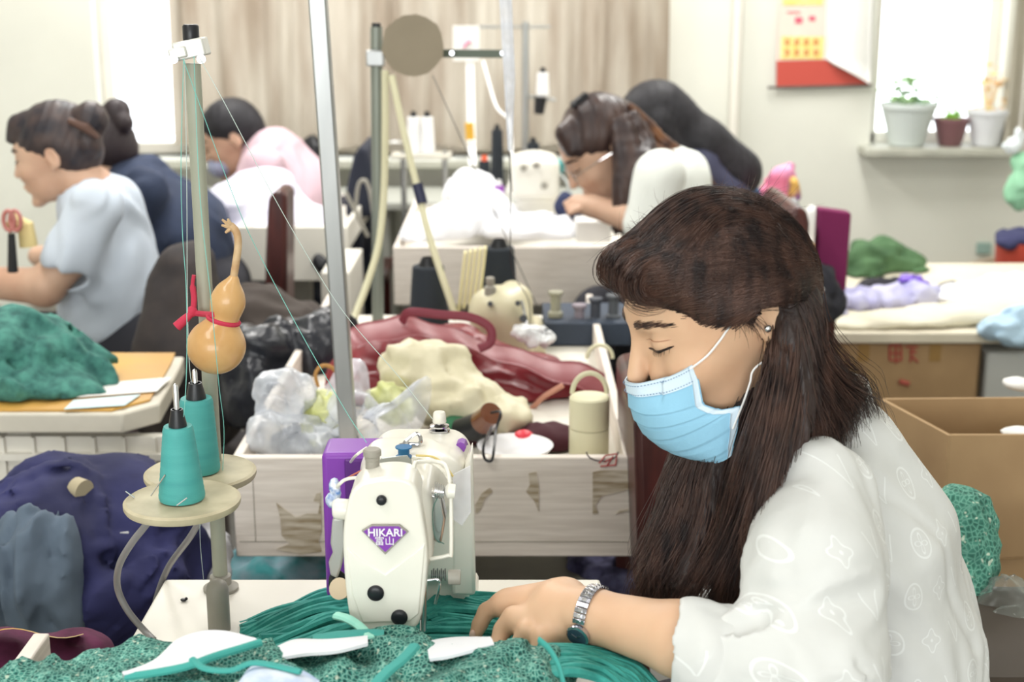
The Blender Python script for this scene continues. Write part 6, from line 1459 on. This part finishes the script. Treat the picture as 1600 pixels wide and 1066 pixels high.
cloth('net_fabric_heap', ((20, 560, 2.48, .10, .09, .075), (70, 565, 2.50, .10, .09, .07), (110, 590, 2.47, .07, .08, .045), (140, 605, 2.46, .045, .07, .03), (40, 600, 2.42, .12, .08, .04), (-40, 560, 2.5, .1, .1, .08), (50, 535, 2.52, .07, .06, .05)),
      mat('far_teal_net', (78, 138, 126), .9, rgb2=(44, 90, 86), vscale=40, bump=.6, bscale=110), 'dark teal net fabric heap on the left table', 'fabric heap', .006, .010, .07, zmin=.7555, seed=8)
for pts, z, m, l in (([(150, 600), (268, 590), (245, 612), (112, 622)], .757, M_paper, 'white paper sheet lying on the yellow board, farther one'), ([(115, 626), (220, 617), (195, 634), (100, 640)], .757, mat('pale_blue_paper', (200, 222, 226), .7), 'pale blue paper by the edge of the yellow board')):
    tag(G().poly([WZ(x, y, z) for x, y in pts], (0, 0, .001)).build('paper_sheet', m, smooth=False), l, 'paper')
# things at the extreme left
tag(G().tube([W(15, 345, 3.1), W(40, 355, 3.1), W(45, 385, 3.1)], .02, 10).build('yellow_scrap', mat('orange_yellow', (214, 196, 140), .7)), 'yellow scrap at the left edge near the scissors', 'scrap')
sc_ = empty('scissors', W(20, 400, 3.05), 'red handled scissors standing at left edge', 'scissors')
for q in (0, 1): G().tube([W(14+q*10, 345, 3.05)+Vector((.012*math.cos(t), 0, .022*math.sin(t))) for t in [6.283*k/12 for k in range(13)]], .005, 8).build('handle', mat('scissor_red', (186, 118, 112), .4), sc_)
G().tube([W(18, 365, 3.05), W(20, 425, 3.05)], [.008, .012], 8).build('blade', M_black, sc_)
# navy garment pile on a low stool
ns = empty('stool', (-.62, 1.98, 0), 'low stool under the navy garment pile', 'stool')
G().bb(-.90, -.44, 1.78, 2.16, .47, .50).build('seat', M_darkwood, ns)
for a in (-.87, -.47):
    for b in (1.81, 2.13): G().bb(a-.018, a+.018, b-.018, b+.018, 0, .47).build('leg', M_darkwood, ns)
nv = empty('navy_garment_pile', W(150, 960, 1.95), 'big navy blue garment pile on the low stool behind the spool stand', 'clothes pile')
pr = [('+', .05, 'ell', tuple(W(x, y, Y)), r_) for x, y, Y, r_ in (((60), 880, 1.92, (.10, .12, .11)), (150, 900, 1.95, (.12, .14, .13)), (240, 900, 1.97, (.08, .12, .11)), (120, 800, 2.0, (.08, .10, .08)), (80, 775, 2.0, (.05, .07, .05)), (175, 770, 2.02, (.04, .05, .045)), (210, 830, 2.0, (.07, .09, .08)), (30, 850, 1.95, (.07, .1, .1)))]
soft('garment_folds', pr, .007, mat('navy_garment', (48, 50, 98), .85, rgb2=(34, 36, 72), vscale=7, bump=.4, bscale=50), nv, disp=lambda P: .012*waves(P, .11, 4)+.007*np.abs(waves(P*np.array([1, 1, 1.8]), .05, 7)), zmin=.502, relax=1)
soft('grey_garment', [('+', 0, 'ell', wl(60, 900, 1.83), (.07, .05, .10)), ('+', .03, 'ell', wl(80, 960, 1.82), (.06, .05, .09))], .007, mat('blue_grey_garment', (92, 106, 122), .85, bump=.3), nv, disp=lambda P: .010*waves(P*np.array([1.3, 1, .6]), .07, 13)+.005*np.abs(waves(P, .03, 3)), zmin=.502)
G().tube([W(118, 762, 1.93), W(132, 768, 1.92)], [.016, .017], 16).build('rolled_tape', mat('beige_roll', (178, 166, 138), .7), nv)
G().box(W(195, 842, 1.895), (.012, .002, .02), rz=.2).build('care_label', M_paper, nv)
cloth('white_cloth_drape', ((300, 860, 2.05, .05, .05, .06), (320, 880, 2.02, .04, .05, .04)), mat('grey_white_cloth', (188, 188, 194), .9), 'greyish white cloth hanging behind the stand rods', 'cloth', .006, .006, .05)
# cloths stored below the second table
cloth('stored_cloth', ((420, 900, 2.3, .10, .10, .05), (480, 895, 2.3, .08, .08, .05)), mat('teal_stored', (60, 140, 144), .9, rgb2=(140, 156, 170), vscale=20), 'teal and grey cloth stored under left part of the tray table', 'cloth', .008, .008)
cloth('stored_cloth', ((800, 895, 2.4, .10, .10, .05), (860, 890, 2.4, .08, .08, .05)), mat('olive_stored', (70, 92, 58), .9, rgb2=(40, 44, 52), vscale=18), 'dark olive cloth stored under right part of the tray table', 'cloth', .008, .008)
cloth('stored_cloth', ((925, 895, 2.3, .05, .08, .05), (965, 930, 2.25, .05, .08, .06)), mat('indigo_stored', (52, 48, 78), .9, rgb2=(120, 120, 160), vscale=30), 'indigo and white striped cloth under the tray corner', 'cloth', .007, .006)
for zz, nm in ((.40, 'lower shelf board'),):
    s_ = empty('storage_shelf', (-.1, 2.6, 0), 'low storage shelf under the second table', 'shelf')
    G().bb(-.40, .16, 2.16, 2.9, .46, .48).build('shelf_board', M_greypl, s_)
    for x in (-.38, .14):
        for y in (2.2, 2.86): G().bb(x-.012, x+.012, y-.012, y+.012, 0, .46).build('leg', M_greypl, s_)
# ---------------------------------------------------------------- right side of the room
# calendar hanging on the far wall
YK = YW-.022
cal = empty('wall_calendar', W(1280, 138, YK), 'red and yellow hanging wall calendar with curled page, left of the plant window', 'calendar')
def cal_panel(x0, y0, x1, y1, m, name, dy=0, par=cal):
    a, b = W(x0, y1, YK-dy), W(x1, y0, YK-dy); return G().bb(a.x, b.x, YK-dy-.001, YK-dy, a.z, b.z).build(name, m, par, smooth=False)
topz = 1.72; a, b = W(1213, 95, YK), W(1292, 0, YK)
G().bb(a.x, b.x, YK-.001, YK, a.z, topz).build('calendar_page', mat('calendar_pink', (232, 208, 196), .7, var=.03), cal, smooth=False)
G().bb(b.x, b.x+.012, YK-.001, YK, a.z, topz).build('page_edge', M_paper, cal, smooth=False)
cal_panel(1219, 57, 1288, 92, mat('calendar_yellow', (226, 206, 110), .7, rgb2=(232, 222, 160), vscale=60), 'date_block', .002)
cal_panel(1223, -30, 1288, 8, MATS['calendar_yellow'], 'date_block', .002)
M_ink = mat('calendar_ink', (206, 142, 90), .8); M_ink2 = mat('calendar_pink_ink', (206, 92, 116), .8)
for r0 in range(2):
    for c0 in range(4): cal_panel(1226+c0*15, 61+r0*16, 1234+c0*15, 71+r0*16, M_ink, 'date_mark', .003)
cal_panel(1242, 27, 1254, 36, M_ink2, 'date_mark', .003); cal_panel(1264, 25, 1274, 32, M_ink2, 'date_mark', .003); cal_panel(1230, 18, 1250, 20, M_ink2, 'date_mark', .003)
G().poly([W(x, y, YK) for x, y in ((1213, 95), (1292, 93), (1302, 102), (1325, 112), (1348, 125), (1362, 131), (1340, 135), (1280, 137), (1213, 138))], (0, -.002, 0)).build('red_footer', mat('calendar_red', (190, 78, 66), .6), cal, smooth=False)
G().tube([W(1200, 137, YK), W(1362, 133, YK)], .006, 8).build('bottom_rod', mat('rod_dark', (90, 80, 74), .5), cal)
G().grid(lambda u, v: W(1292+u*66, 0, YK)*(1-v)+W(1292+u*66, 93+u*38, YK)*v+Vector((0, -.03*math.sin(math.pi*u)-.01, .33*(1-v))), 12, 10, .001).build('curled_page', M_paper, cal, angle=0)
# plant pots on the sill
def pot(x, yb, Y, r0, r1, h, m, label, leaf, n, lr, spread, hh):
    w = W(x, yb, Y); w.z = W2[2]+.001; c = empty('potted_plant', w, label, 'plant')
    G().lathe([(r0*.9, 0), (r0, .004), (r1, h*.88), (r1*1.06, h*.89), (r1*1.06, h), (r1*.96, h), (r1*.9, h*.9), (.005, h*.88)], w, 32).build('pot', m, c)
    rr = random.Random(n); g = G()
    for _ in range(n):
        a = rr.uniform(0, 6.28); q = rr.uniform(.1, 1); p = w+Vector((math.cos(a)*q*spread, math.sin(a)*q*spread*.7, h+rr.uniform(.0, hh)*(1.1-q*.5)))
        R = Matrix.Rotation(rr.uniform(0, 6.28), 3, 'Z') @ Matrix.Rotation(rr.uniform(-1, 1), 3, 'X')
        g.sph(p, (lr, lr*.55, lr*.12), 6, R)
    g.build('leaves', leaf, c)
    g = G(); [g.tube([w+Vector((0, 0, h*.85)), w+Vector((math.cos(k*1.3)*spread*.5, math.sin(k*1.3)*spread*.3, h+hh*.6))], .003, 5) for k in range(5)]; g.build('stems', leaf, c)
YP = 5.97
M_leaf = mat('leaf_green', (96, 140, 90), .6, rgb2=(150, 180, 120), vscale=30)
pot(1416, 226, YP, .070, .112, .178, mat('pale_grey_pot', (206, 214, 212), .5), 'large pale grey pot with leafy green plant on the sill', M_leaf, 90, .022, .13, .11)
pot(1484, 222, YP, .046, .072, .115, mat('mauve_brown_pot', (130, 92, 96), .5), 'small brown pot with short bright green plant on the sill', mat('bright_leaf', (150, 196, 84), .6), 26, .022, .05, .06)
pot(1540, 222, YP, .055, .085, .15, mat('white_pot', (222, 224, 228), .5), 'pale white pot at the right end of the sill', mat('autumn_leaf', (226, 214, 150), .6, rgb2=(230, 170, 130), vscale=30), 40, .02, .09, .22)
# green bag hanging on the right
hb = empty('green_bag', W(1592, 330, 5.2), 'pale green plastic bag hanging at right edge of picture', 'bag')
soft('bag_body', [('+', 0, 'ell', wl(1594, 295, 5.2), (.055, .05, .085)), ('+', .02, 'ell', wl(1596, 255, 5.2), (.04, .04, .04))], .008, mat('mint_bag', (150, 206, 170), .6, bump=.3), hb, disp=hd(.06, .005, 3))
soft('bag_knot', [('+', 0, 'ell', wl(1582, 228, 5.2), (.035, .03, .03)), ('+', .01, 'ell', wl(1592, 215, 5.2), (.02, .02, .04))], .006, mat('white_knot', (220, 228, 232), .6), hb, disp=hd(.03, .004, 3))
G().tube([W(1592, 222, 5.2), Vector((W(1592, 200, 5.2).x, 5.2, 2.94))], .002, 6).build('hang_string', M_paper, hb)
# long work table along the right with stacks
rt_ = empty('work_table', (1.3, 4.1, 0), 'long right hand table stacked with boards, fabrics and garments', 'table')
ZT = .54
x0 = W(1290, 520, 3.75).x; G().bb(x0, 2.35, 3.72, 4.7, ZT-.03, ZT).build('table_top', mat('pale_tabletop', (220, 212, 192), .6, var=.05), rt_, bevel=.004)
for x in (x0+.06, 2.25):
    for y in (3.78, 4.64): G().bb(x-.02, x+.02, y-.02, y+.02, 0, ZT-.03).build('leg', M_greypl, rt_)
def slab(name, pts, z, th, m, label, cat):
    return tag(G().poly([WZ(x, y, z) for x, y in pts], (0, 0, th)).build(name, m, bevel=.008), label, cat)
cloth('fabric_roll', ((1340, 505, 3.80, .10, .06, .016), (1420, 498, 3.82, .14, .08, .022), (1500, 490, 3.85, .14, .08, .026), (1580, 480, 3.9, .14, .08, .03)), mat('cream_fabric', (226, 220, 200), .9, var=.03), 'folded cream fabric lying along the right table edge', 'fabric', .008, .003, .12, zmin=ZT+.001)
cloth('white_fabric', ((1530, 462, 4.1, .14, .12, .03), (1590, 455, 4.1, .12, .12, .045)), M_wcloth, 'white fabric spread at the right end of the table', 'fabric', .009, .006, .10, zmin=ZT+.001)
cloth('lilac_garment', ((1300, 488, 3.95, .05, .06, .02), (1340, 470, 4.05, .09, .07, .035), (1400, 465, 4.1, .10, .08, .035), (1440, 458, 4.1, .05, .06, .04)), mat('lilac_white_cloth', (204, 204, 228), .85, rgb2=(160, 158, 200), vscale=14), 'lilac and white garments on the right table', 'garment', .007, .008, .07, seed=3)
cloth('black_garment', ((1370, 452, 4.25, .07, .06, .03), (1420, 446, 4.25, .06, .06, .03), (1480, 458, 4.2, .05, .06, .035), (1455, 465, 4.2, .04, .05, .03)), mat('black_garment', (42, 42, 50), .85), 'black garments heaped behind the lilac ones', 'garment', .008, .006, .07, seed=5)
cloth('purple_ribbon', ((1420, 438, 4.15, .03, .03, .015), (1440, 448, 4.12, .025, .03, .018)), mat('purple_satin', (118, 84, 196), .4), 'shiny purple ribbon on the black garments', 'ribbon', .005, .006, .03)
cloth('green_cloth', ((1350, 410, 4.55, .07, .08, .07), (1380, 405, 4.6, .07, .08, .08), (1415, 425, 4.6, .07, .08, .06), (1350, 440, 4.5, .08, .08, .05), (1430, 440, 4.55, .05, .07, .03)), mat('moss_green_cloth', (88, 122, 84), .9, rgb2=(60, 90, 60), vscale=10, bump=.4, bscale=40), 'moss green cloth heap in front of the right wall', 'cloth', .009, .010, .09, zmin=ZT+.001, seed=2)
cloth('pale_blue_cloth', ((1560, 515, 3.68, .06, .05, .03), (1585, 525, 3.66, .05, .04, .03), (1600, 500, 3.7, .05, .05, .04)), mat('pale_blue_cloth', (176, 204, 224), .9), 'pale blue cloth hanging over the right table edge', 'cloth', .007, .006, .06)
# red bin with navy cloth
rb_ = empty('red_bin', (W(1592, 440, 4.95).x, 4.95, 0), 'tall red bin with navy cloth over its rim at right edge', 'bin')
bx_ = W(1595, 440, 4.95); bz = W(1595, 375, 4.95).z; bb_ = .0
G().lathe([(.10, 0), (.105, .01), (.125, bz-.01), (.128, bz), (.118, bz), (.10, .03), (.01, .03)], (bx_.x+.03, 4.95, bb_), 36).build('bin_body', mat('bin_red', (196, 78, 62), .5, var=.05), rb_)
soft('navy_cloth', [('+', 0, 'ell', (bx_.x+.03, 4.95, bz+.01), (.13, .13, .03)), ('+', .02, 'ell', (bx_.x-.07, 4.9, bz), (.05, .05, .025))], .009, mat('navy_rim_cloth', (54, 56, 92), .85), rb_, disp=hd(.08, .006, 2))
# cardboard boxes
def open_box(label, x0, x1, y0, y1, z0, z1, flaps=True, marks=None, closed=False):
    r = empty('cardboard_box', ((x0+x1)/2, (y0+y1)/2, z0), label, 'box'); t = .006
    G().bb(x0, x1, y0, y0+t, z0, z1).build('front_panel', M_card, r); G().bb(x0, x1, y1-t, y1, z0, z1).build('back_panel', M_card, r)
    G().bb(x0, x0+t, y0, y1, z0, z1).build('side_panel', M_card, r); G().bb(x1-t, x1, y0, y1, z0, z1).build('side_panel', M_card, r)
    G().bb(x0, x1, y0, y1, z0, z0+t).build('bottom_panel', M_card, r)
    if closed:
        G().bb(x0, x1, y0, (y0+y1)/2-.001, z1, z1+t).build('flap', M_card, r); G().bb(x0, x1, (y0+y1)/2+.001, y1, z1, z1+t).build('flap', M_card, r)
    return r
# printed box below the table front
Yb = 3.735; a, b = W(1285, 600, Yb), W(1535, 520, Yb); zt_ = ZT-.034
bA = open_box('closed cardboard box with red print below the right table', a.x+.0, b.x, Yb, Yb+.26, .12, zt_-.008, closed=True)
M_rp = mat('red_print', (172, 86, 74), .8); M_tapeb = mat('brown_tape', (156, 122, 70), .5)
def mark_strokes(par, strokes, Y, r, m, name):
    g = G(); [g.tube([W(*p, Y) for p in s], r, 5) for s in strokes]; return g.build(name, m, par)
mark_strokes(bA, (((1390, 540), (1390, 562)), ((1390, 540), (1408, 540)), ((1408, 540), (1408, 564)), ((1390, 552), (1408, 552)), ((1390, 563), (1408, 563)), ((1415, 542), (1434, 542)), ((1420, 550), (1432, 550)), ((1426, 542), (1422, 566)), ((1424, 556), (1434, 566)), ((1400, 536), (1400, 568))), Yb-.001, .0035, M_rp, 'red_print')
mark_strokes(bA, (((1405, 596), (1420, 600)),), Yb-.001, .008, M_rp, 'red_print')
for x in (1350, 1462): G().bb(W(x-9, 540, Yb).x, W(x+9, 540, Yb).x, Yb-.0015, Yb, W(x, 565, Yb).z, zt_).build('brown_tape', M_tapeb, bA)
# support under it
open_box('plain cardboard box carrying the red printed one', a.x-.0, b.x+.0, Yb+.0, Yb+.26, .0, .118, closed=False)
tag(G().bb(W(1542, 560, 3.74).x, 2.05, 3.74, 4.1, .0, ZT-.06).build('grey_white_bin', mat('grey_white_plastic', (196, 198, 196), .6), bevel=.01), 'grey white plastic tub right of the red printed box', 'tub')
# big open box behind her back
Yo = 2.05; lx = W(1390, 640, 2.3).x; cx2 = W(1487, 680, Yo).x; zc = W(1487, 680, Yo).z; zb_ = W(1487, 600, 2.6).z
ob = empty('cardboard_box', (cx2+.2, Yo+.25, 0), 'large open brown cardboard box right behind the front woman', 'box')
P0 = Vector((cx2, Yo, zc)); P1 = Vector((cx2+.62, Yo-.0, zc)); PL = WZ(1382, 624, zc); PR = Vector((PL.x+.62, PL.y+.02, zc))
def panel(a, b, z0, z1, name, par, th=.006):
    d = (Vector(b)-Vector(a)); n = Vector((-d.y, d.x, 0)).normalized()*th
    G().poly([Vector((a[0], a[1], z0)), Vector((b[0], b[1], z0)), Vector((b[0], b[1], z1)), Vector((a[0], a[1], z1))], n).build(name, M_card, par, smooth=False)
panel(P0, P1, .05, zc, 'front_panel', ob); panel(P0, PL, .05, zc, 'side_panel', ob); panel(PL, PR, .05, zc+.0, 'back_panel', ob); panel(P1, PR, .05, zc, 'side_panel', ob)
G().poly([(P0.x, P0.y, .02), (P1.x, P1.y, .02), (PR.x, PR.y, .02), (PL.x, PL.y, .02)], (0, 0, .03)).build('bottom_panel', M_card, ob, smooth=False)
G().tube([W(1487, 880, Yo-.004), W(1600, 872, Yo-.004)], .0012, 4).build('crease_line', mat('card_crease', (150, 122, 86), .9), ob)
mark = cloth('white_paper_scrap', ((1590, 600, 2.4, .03, .03, .012),), M_paper, 'white paper scrap sticking out of the open box', 'paper', .006, .003)
cloth('white_paper_scrap', ((1592, 676, 2.12, .03, .03, .010),), M_paper, 'white paper scrap at the rim of open box', 'paper', .006, .003)
# teal mesh draped behind her back
cloth('net_bag', ((1500, 800, 1.72, .035, .03, .035), (1512, 850, 1.70, .035, .03, .05), (1520, 900, 1.68, .03, .03, .04), (1490, 830, 1.70, .04, .03, .05), (1500, 930, 1.66, .03, .03, .03)), knit_mat('teal_mesh_drape', (84, 156, 136), (56, 116, 100), 150, (130, 190, 170)), 'soft teal mesh hanging down behind the white blouse', 'mesh cloth', .005, .003, .05)
bc = empty('chair', (.56, 1.62, 0), 'dark chair back behind the front woman holding the teal mesh', 'chair')
G().bb(W(1475, 900, 1.76).x, W(1525, 900, 1.76).x, 1.745, 1.765, .45, W(1500, 790, 1.76).z).build('backrest', M_darkwood, bc); G().bb(.50, .80, 1.74, 2.0, .42, .45).build('seat', M_darkwood, bc)
for a_ in (.52, .78):
    for b_ in (1.76, 1.98): G().bb(a_-.015, a_+.015, b_-.015, b_+.015, 0, .42).build('leg', M_darkwood, bc)
cloth('clear_bag', ((1575, 960, 1.62, .035, .04, .05), (1590, 1010, 1.60, .045, .04, .05), (1560, 1000, 1.6, .03, .04, .04)), clear_mat('smoky_film', (150, 156, 150), .22), 'smoky clear plastic bag at bottom right', 'bag', .005, .006, .05)
cloth('white_cloth', ((1545, 1040, 1.50, .030, .04, .022), (1530, 1065, 1.48, .035, .04, .03)), M_wcloth, 'white cloth bunched at the lower right behind her back', 'cloth', .005, .005, .05)
cloth('net_fabric_heap', ((1590, 1075, 1.48, .05, .05, .020),), M_knit, 'small teal net fabric in the bottom right corner', 'fabric heap', .004, .004, .04)
sd = empty('side_table', (.82, 1.62, 0), 'low dark side table under the smoky bag at bottom right', 'table')
G().bb(.50, 1.1, 1.42, 1.66, .70, .72).build('table_top', mat('dark_brown_top', (62, 52, 42), .7), sd)
for a_ in (.53, 1.07):
    for b_ in (1.45, 1.63): G().bb(a_-.015, a_+.015, b_-.015, b_+.015, 0, .70).build('leg', M_darkwood, sd)
# maroon cloth over chair, pink bag, black clutter
mc = empty('chair', (W(1303, 400, 3.55).x, 3.55, 0), 'chair with a maroon cloth covered back at the right table', 'chair')
G().poly([W(x, y, 3.5) for x, y in ((1281, 326), (1331, 333), (1322, 455), (1300, 462), (1274, 455))], (0, .05, 0)).build('backrest', mat('maroon_cover', (122, 34, 84), .85, var=.06), mc, bevel=.006)
mx_ = W(1300, 455, 3.5).x; G().bb(mx_-.36, mx_+.02, 3.48, 3.82, .42, .46).build('seat', MATS['maroon_cover'], mc)
for a_ in (mx_-.34, mx_):
    for b_ in (3.5, 3.8): G().bb(a_-.016, a_+.016, b_-.016, b_+.016, 0, .42).build('leg', M_darkwood, mc)
for b_ in (3.525,): G().bb(mx_-.016, mx_+.016, b_-.016, b_+.016, .45, .66).build('back_post', M_darkwood, mc)
cloth('pink_bag', ((1215, 300, 4.4, .045, .05, .07), (1228, 275, 4.4, .03, .04, .04), (1200, 330, 4.4, .05, .05, .06), (1205, 360, 4.4, .06, .05, .06)), mat('pink_lilac_film', (226, 170, 214), .4, rgb2=(222, 120, 150), vscale=7, bump=.3), 'translucent pink and lilac bag beside the black haired woman', 'bag', .007, .007, .07)
cloth('purple_pouch', ((1240, 290, 4.3, .015, .03, .03), (1241, 305, 4.3, .015, .03, .02)), mat('gold_purple', (120, 70, 130), .4, rgb2=(206, 160, 60), vscale=18), 'small gold and purple pouch hanging beside the pink bag', 'pouch', .005, .003)
cloth('grey_bag', ((1230, 415, 3.9, .05, .05, .07), (1235, 340, 3.9, .04, .05, .05), (1232, 375, 3.9, .045, .05, .06)), mat('grey_film', (136, 138, 136), .4), 'grey plastic bag between pink bag and the dark chair', 'bag', .007, .006, .06)
cloth('white_bottle', ((1268, 340, 4.1, .02, .03, .04), (1270, 375, 4.1, .022, .03, .05)), mat('white_film', (236, 236, 236), .5), 'white bag squeezed between the dark chair and the maroon cloth', 'bag', .006, .002)
cloth('gold_trinket', ((1272, 432, 4.0, .02, .03, .045), (1270, 400, 4.0, .02, .03, .035),), mat('gold_tan', (206, 160, 120), .4, rgb2=(220, 170, 60), vscale=24), 'small gold and tan trinket below the white bag', 'trinket', .005, .003, .03)
cloth('black_cloth', ((1275, 440, 3.45, .05, .06, .05), (1290, 470, 3.45, .05, .06, .05), (1265, 480, 3.4, .05, .06, .06)), MATS['black_garment'], 'black cloth bundle in front of the maroon chair back', 'cloth', .007, .005, .06)
tag(G().box(W(1278, 456, 3.37), (.018, .003, .03), rz=.3, R=Matrix.Rotation(.6, 3, 'Y')).build('white_tag', M_paper), 'tiny white tag on the black cloth bundle', 'tag')
cloth('blue_cloth', ((1170, 300, 4.7, .04, .05, .03), (1180, 315, 4.7, .05, .05, .03)), mat('steel_blue_cloth', (60, 84, 120), .85), 'dark blue cloth by the shoulder of the black haired woman', 'cloth', .008, .004)
s5 = empty('side_table', (.98, 4.4, 0), 'small table under the pink bag and grey bag', 'table')
G().bb(.62, .90, 3.86, 4.8, .60, .63).build('table_top', M_white, s5)
for a_ in (.65, .87):
    for b_ in (3.89, 4.77): G().bb(a_-.015, a_+.015, b_-.015, b_+.015, 0, .60).build('leg', M_greypl, s5)
# wall socket
sk = W(1537, 388, YW-.008); tag(G().box(sk, (.06, .012, .05)).build('wall_socket', mat('socket_green_grey', (150, 176, 168), .5), bevel=.003), 'small pale green wall socket on the right wall part', 'socket')
tag(G().tube([W(1440, 436, YW-.02), W(1500, 418, YW-.02), W(1570, 402, YW-.02)], .012, 8).build('wall_cable', mat('wall_cable_brown', (176, 156, 136), .7)), 'brownish cable running up along the lower right wall', 'cable')
# ---------------------------------------------------------------- pieces that belong to a part, one level deeper
SUB = {'badge_lettering': 'badge', 'cup_handle': 'cup_lid', 'watch_dial': 'watch_case', 'watch_hands': 'watch_case', 'stitch_line': 'nose_band', 'torch_lens': 'torch_body', 'face_screw': 'face_plate', 'face_panel': 'face_plate',
       'pole_cap': 'pole', 'guide_eyelet': 'thread_guide', 'bar_screw': 'guide_bar', 'thread_post_cap': 'thread_post', 'tube_joint': 'tube_body', 'date_mark': 'date_block', 'pink_mark': 'sheet', 'control_box_recess': 'control_box',
       'red_print': 'front_panel', 'brown_tape': 'front_panel', 'crease_line': 'front_panel', 'board_joint': 'front_board', 'torn_paper_patch': 'front_board', 'printed_ring': 'front_board', 'printed_mark': 'front_board',
       'hair_flyaway': 'hair_cap', 'hair_wisps': 'hair_cap', 'hair_crown': 'hair_cap', 'hair_swept_back': 'hair_cap', 'hair_fringe': 'hair_cap', 'collar_point': 'blouse', 'collar': 'blouse', 'cuff': 'blouse'}
base = lambda o: o.name.split('.')[0]
for root in [o for o in list(COL.objects) if o.parent is None and o.type == 'EMPTY']:
    parts = {}
    for c in root.children: parts.setdefault(base(c), c)
    for c in list(root.children):
        p = parts.get(SUB.get(base(c), ''))
        if p is not None and p is not c: c.parent = p
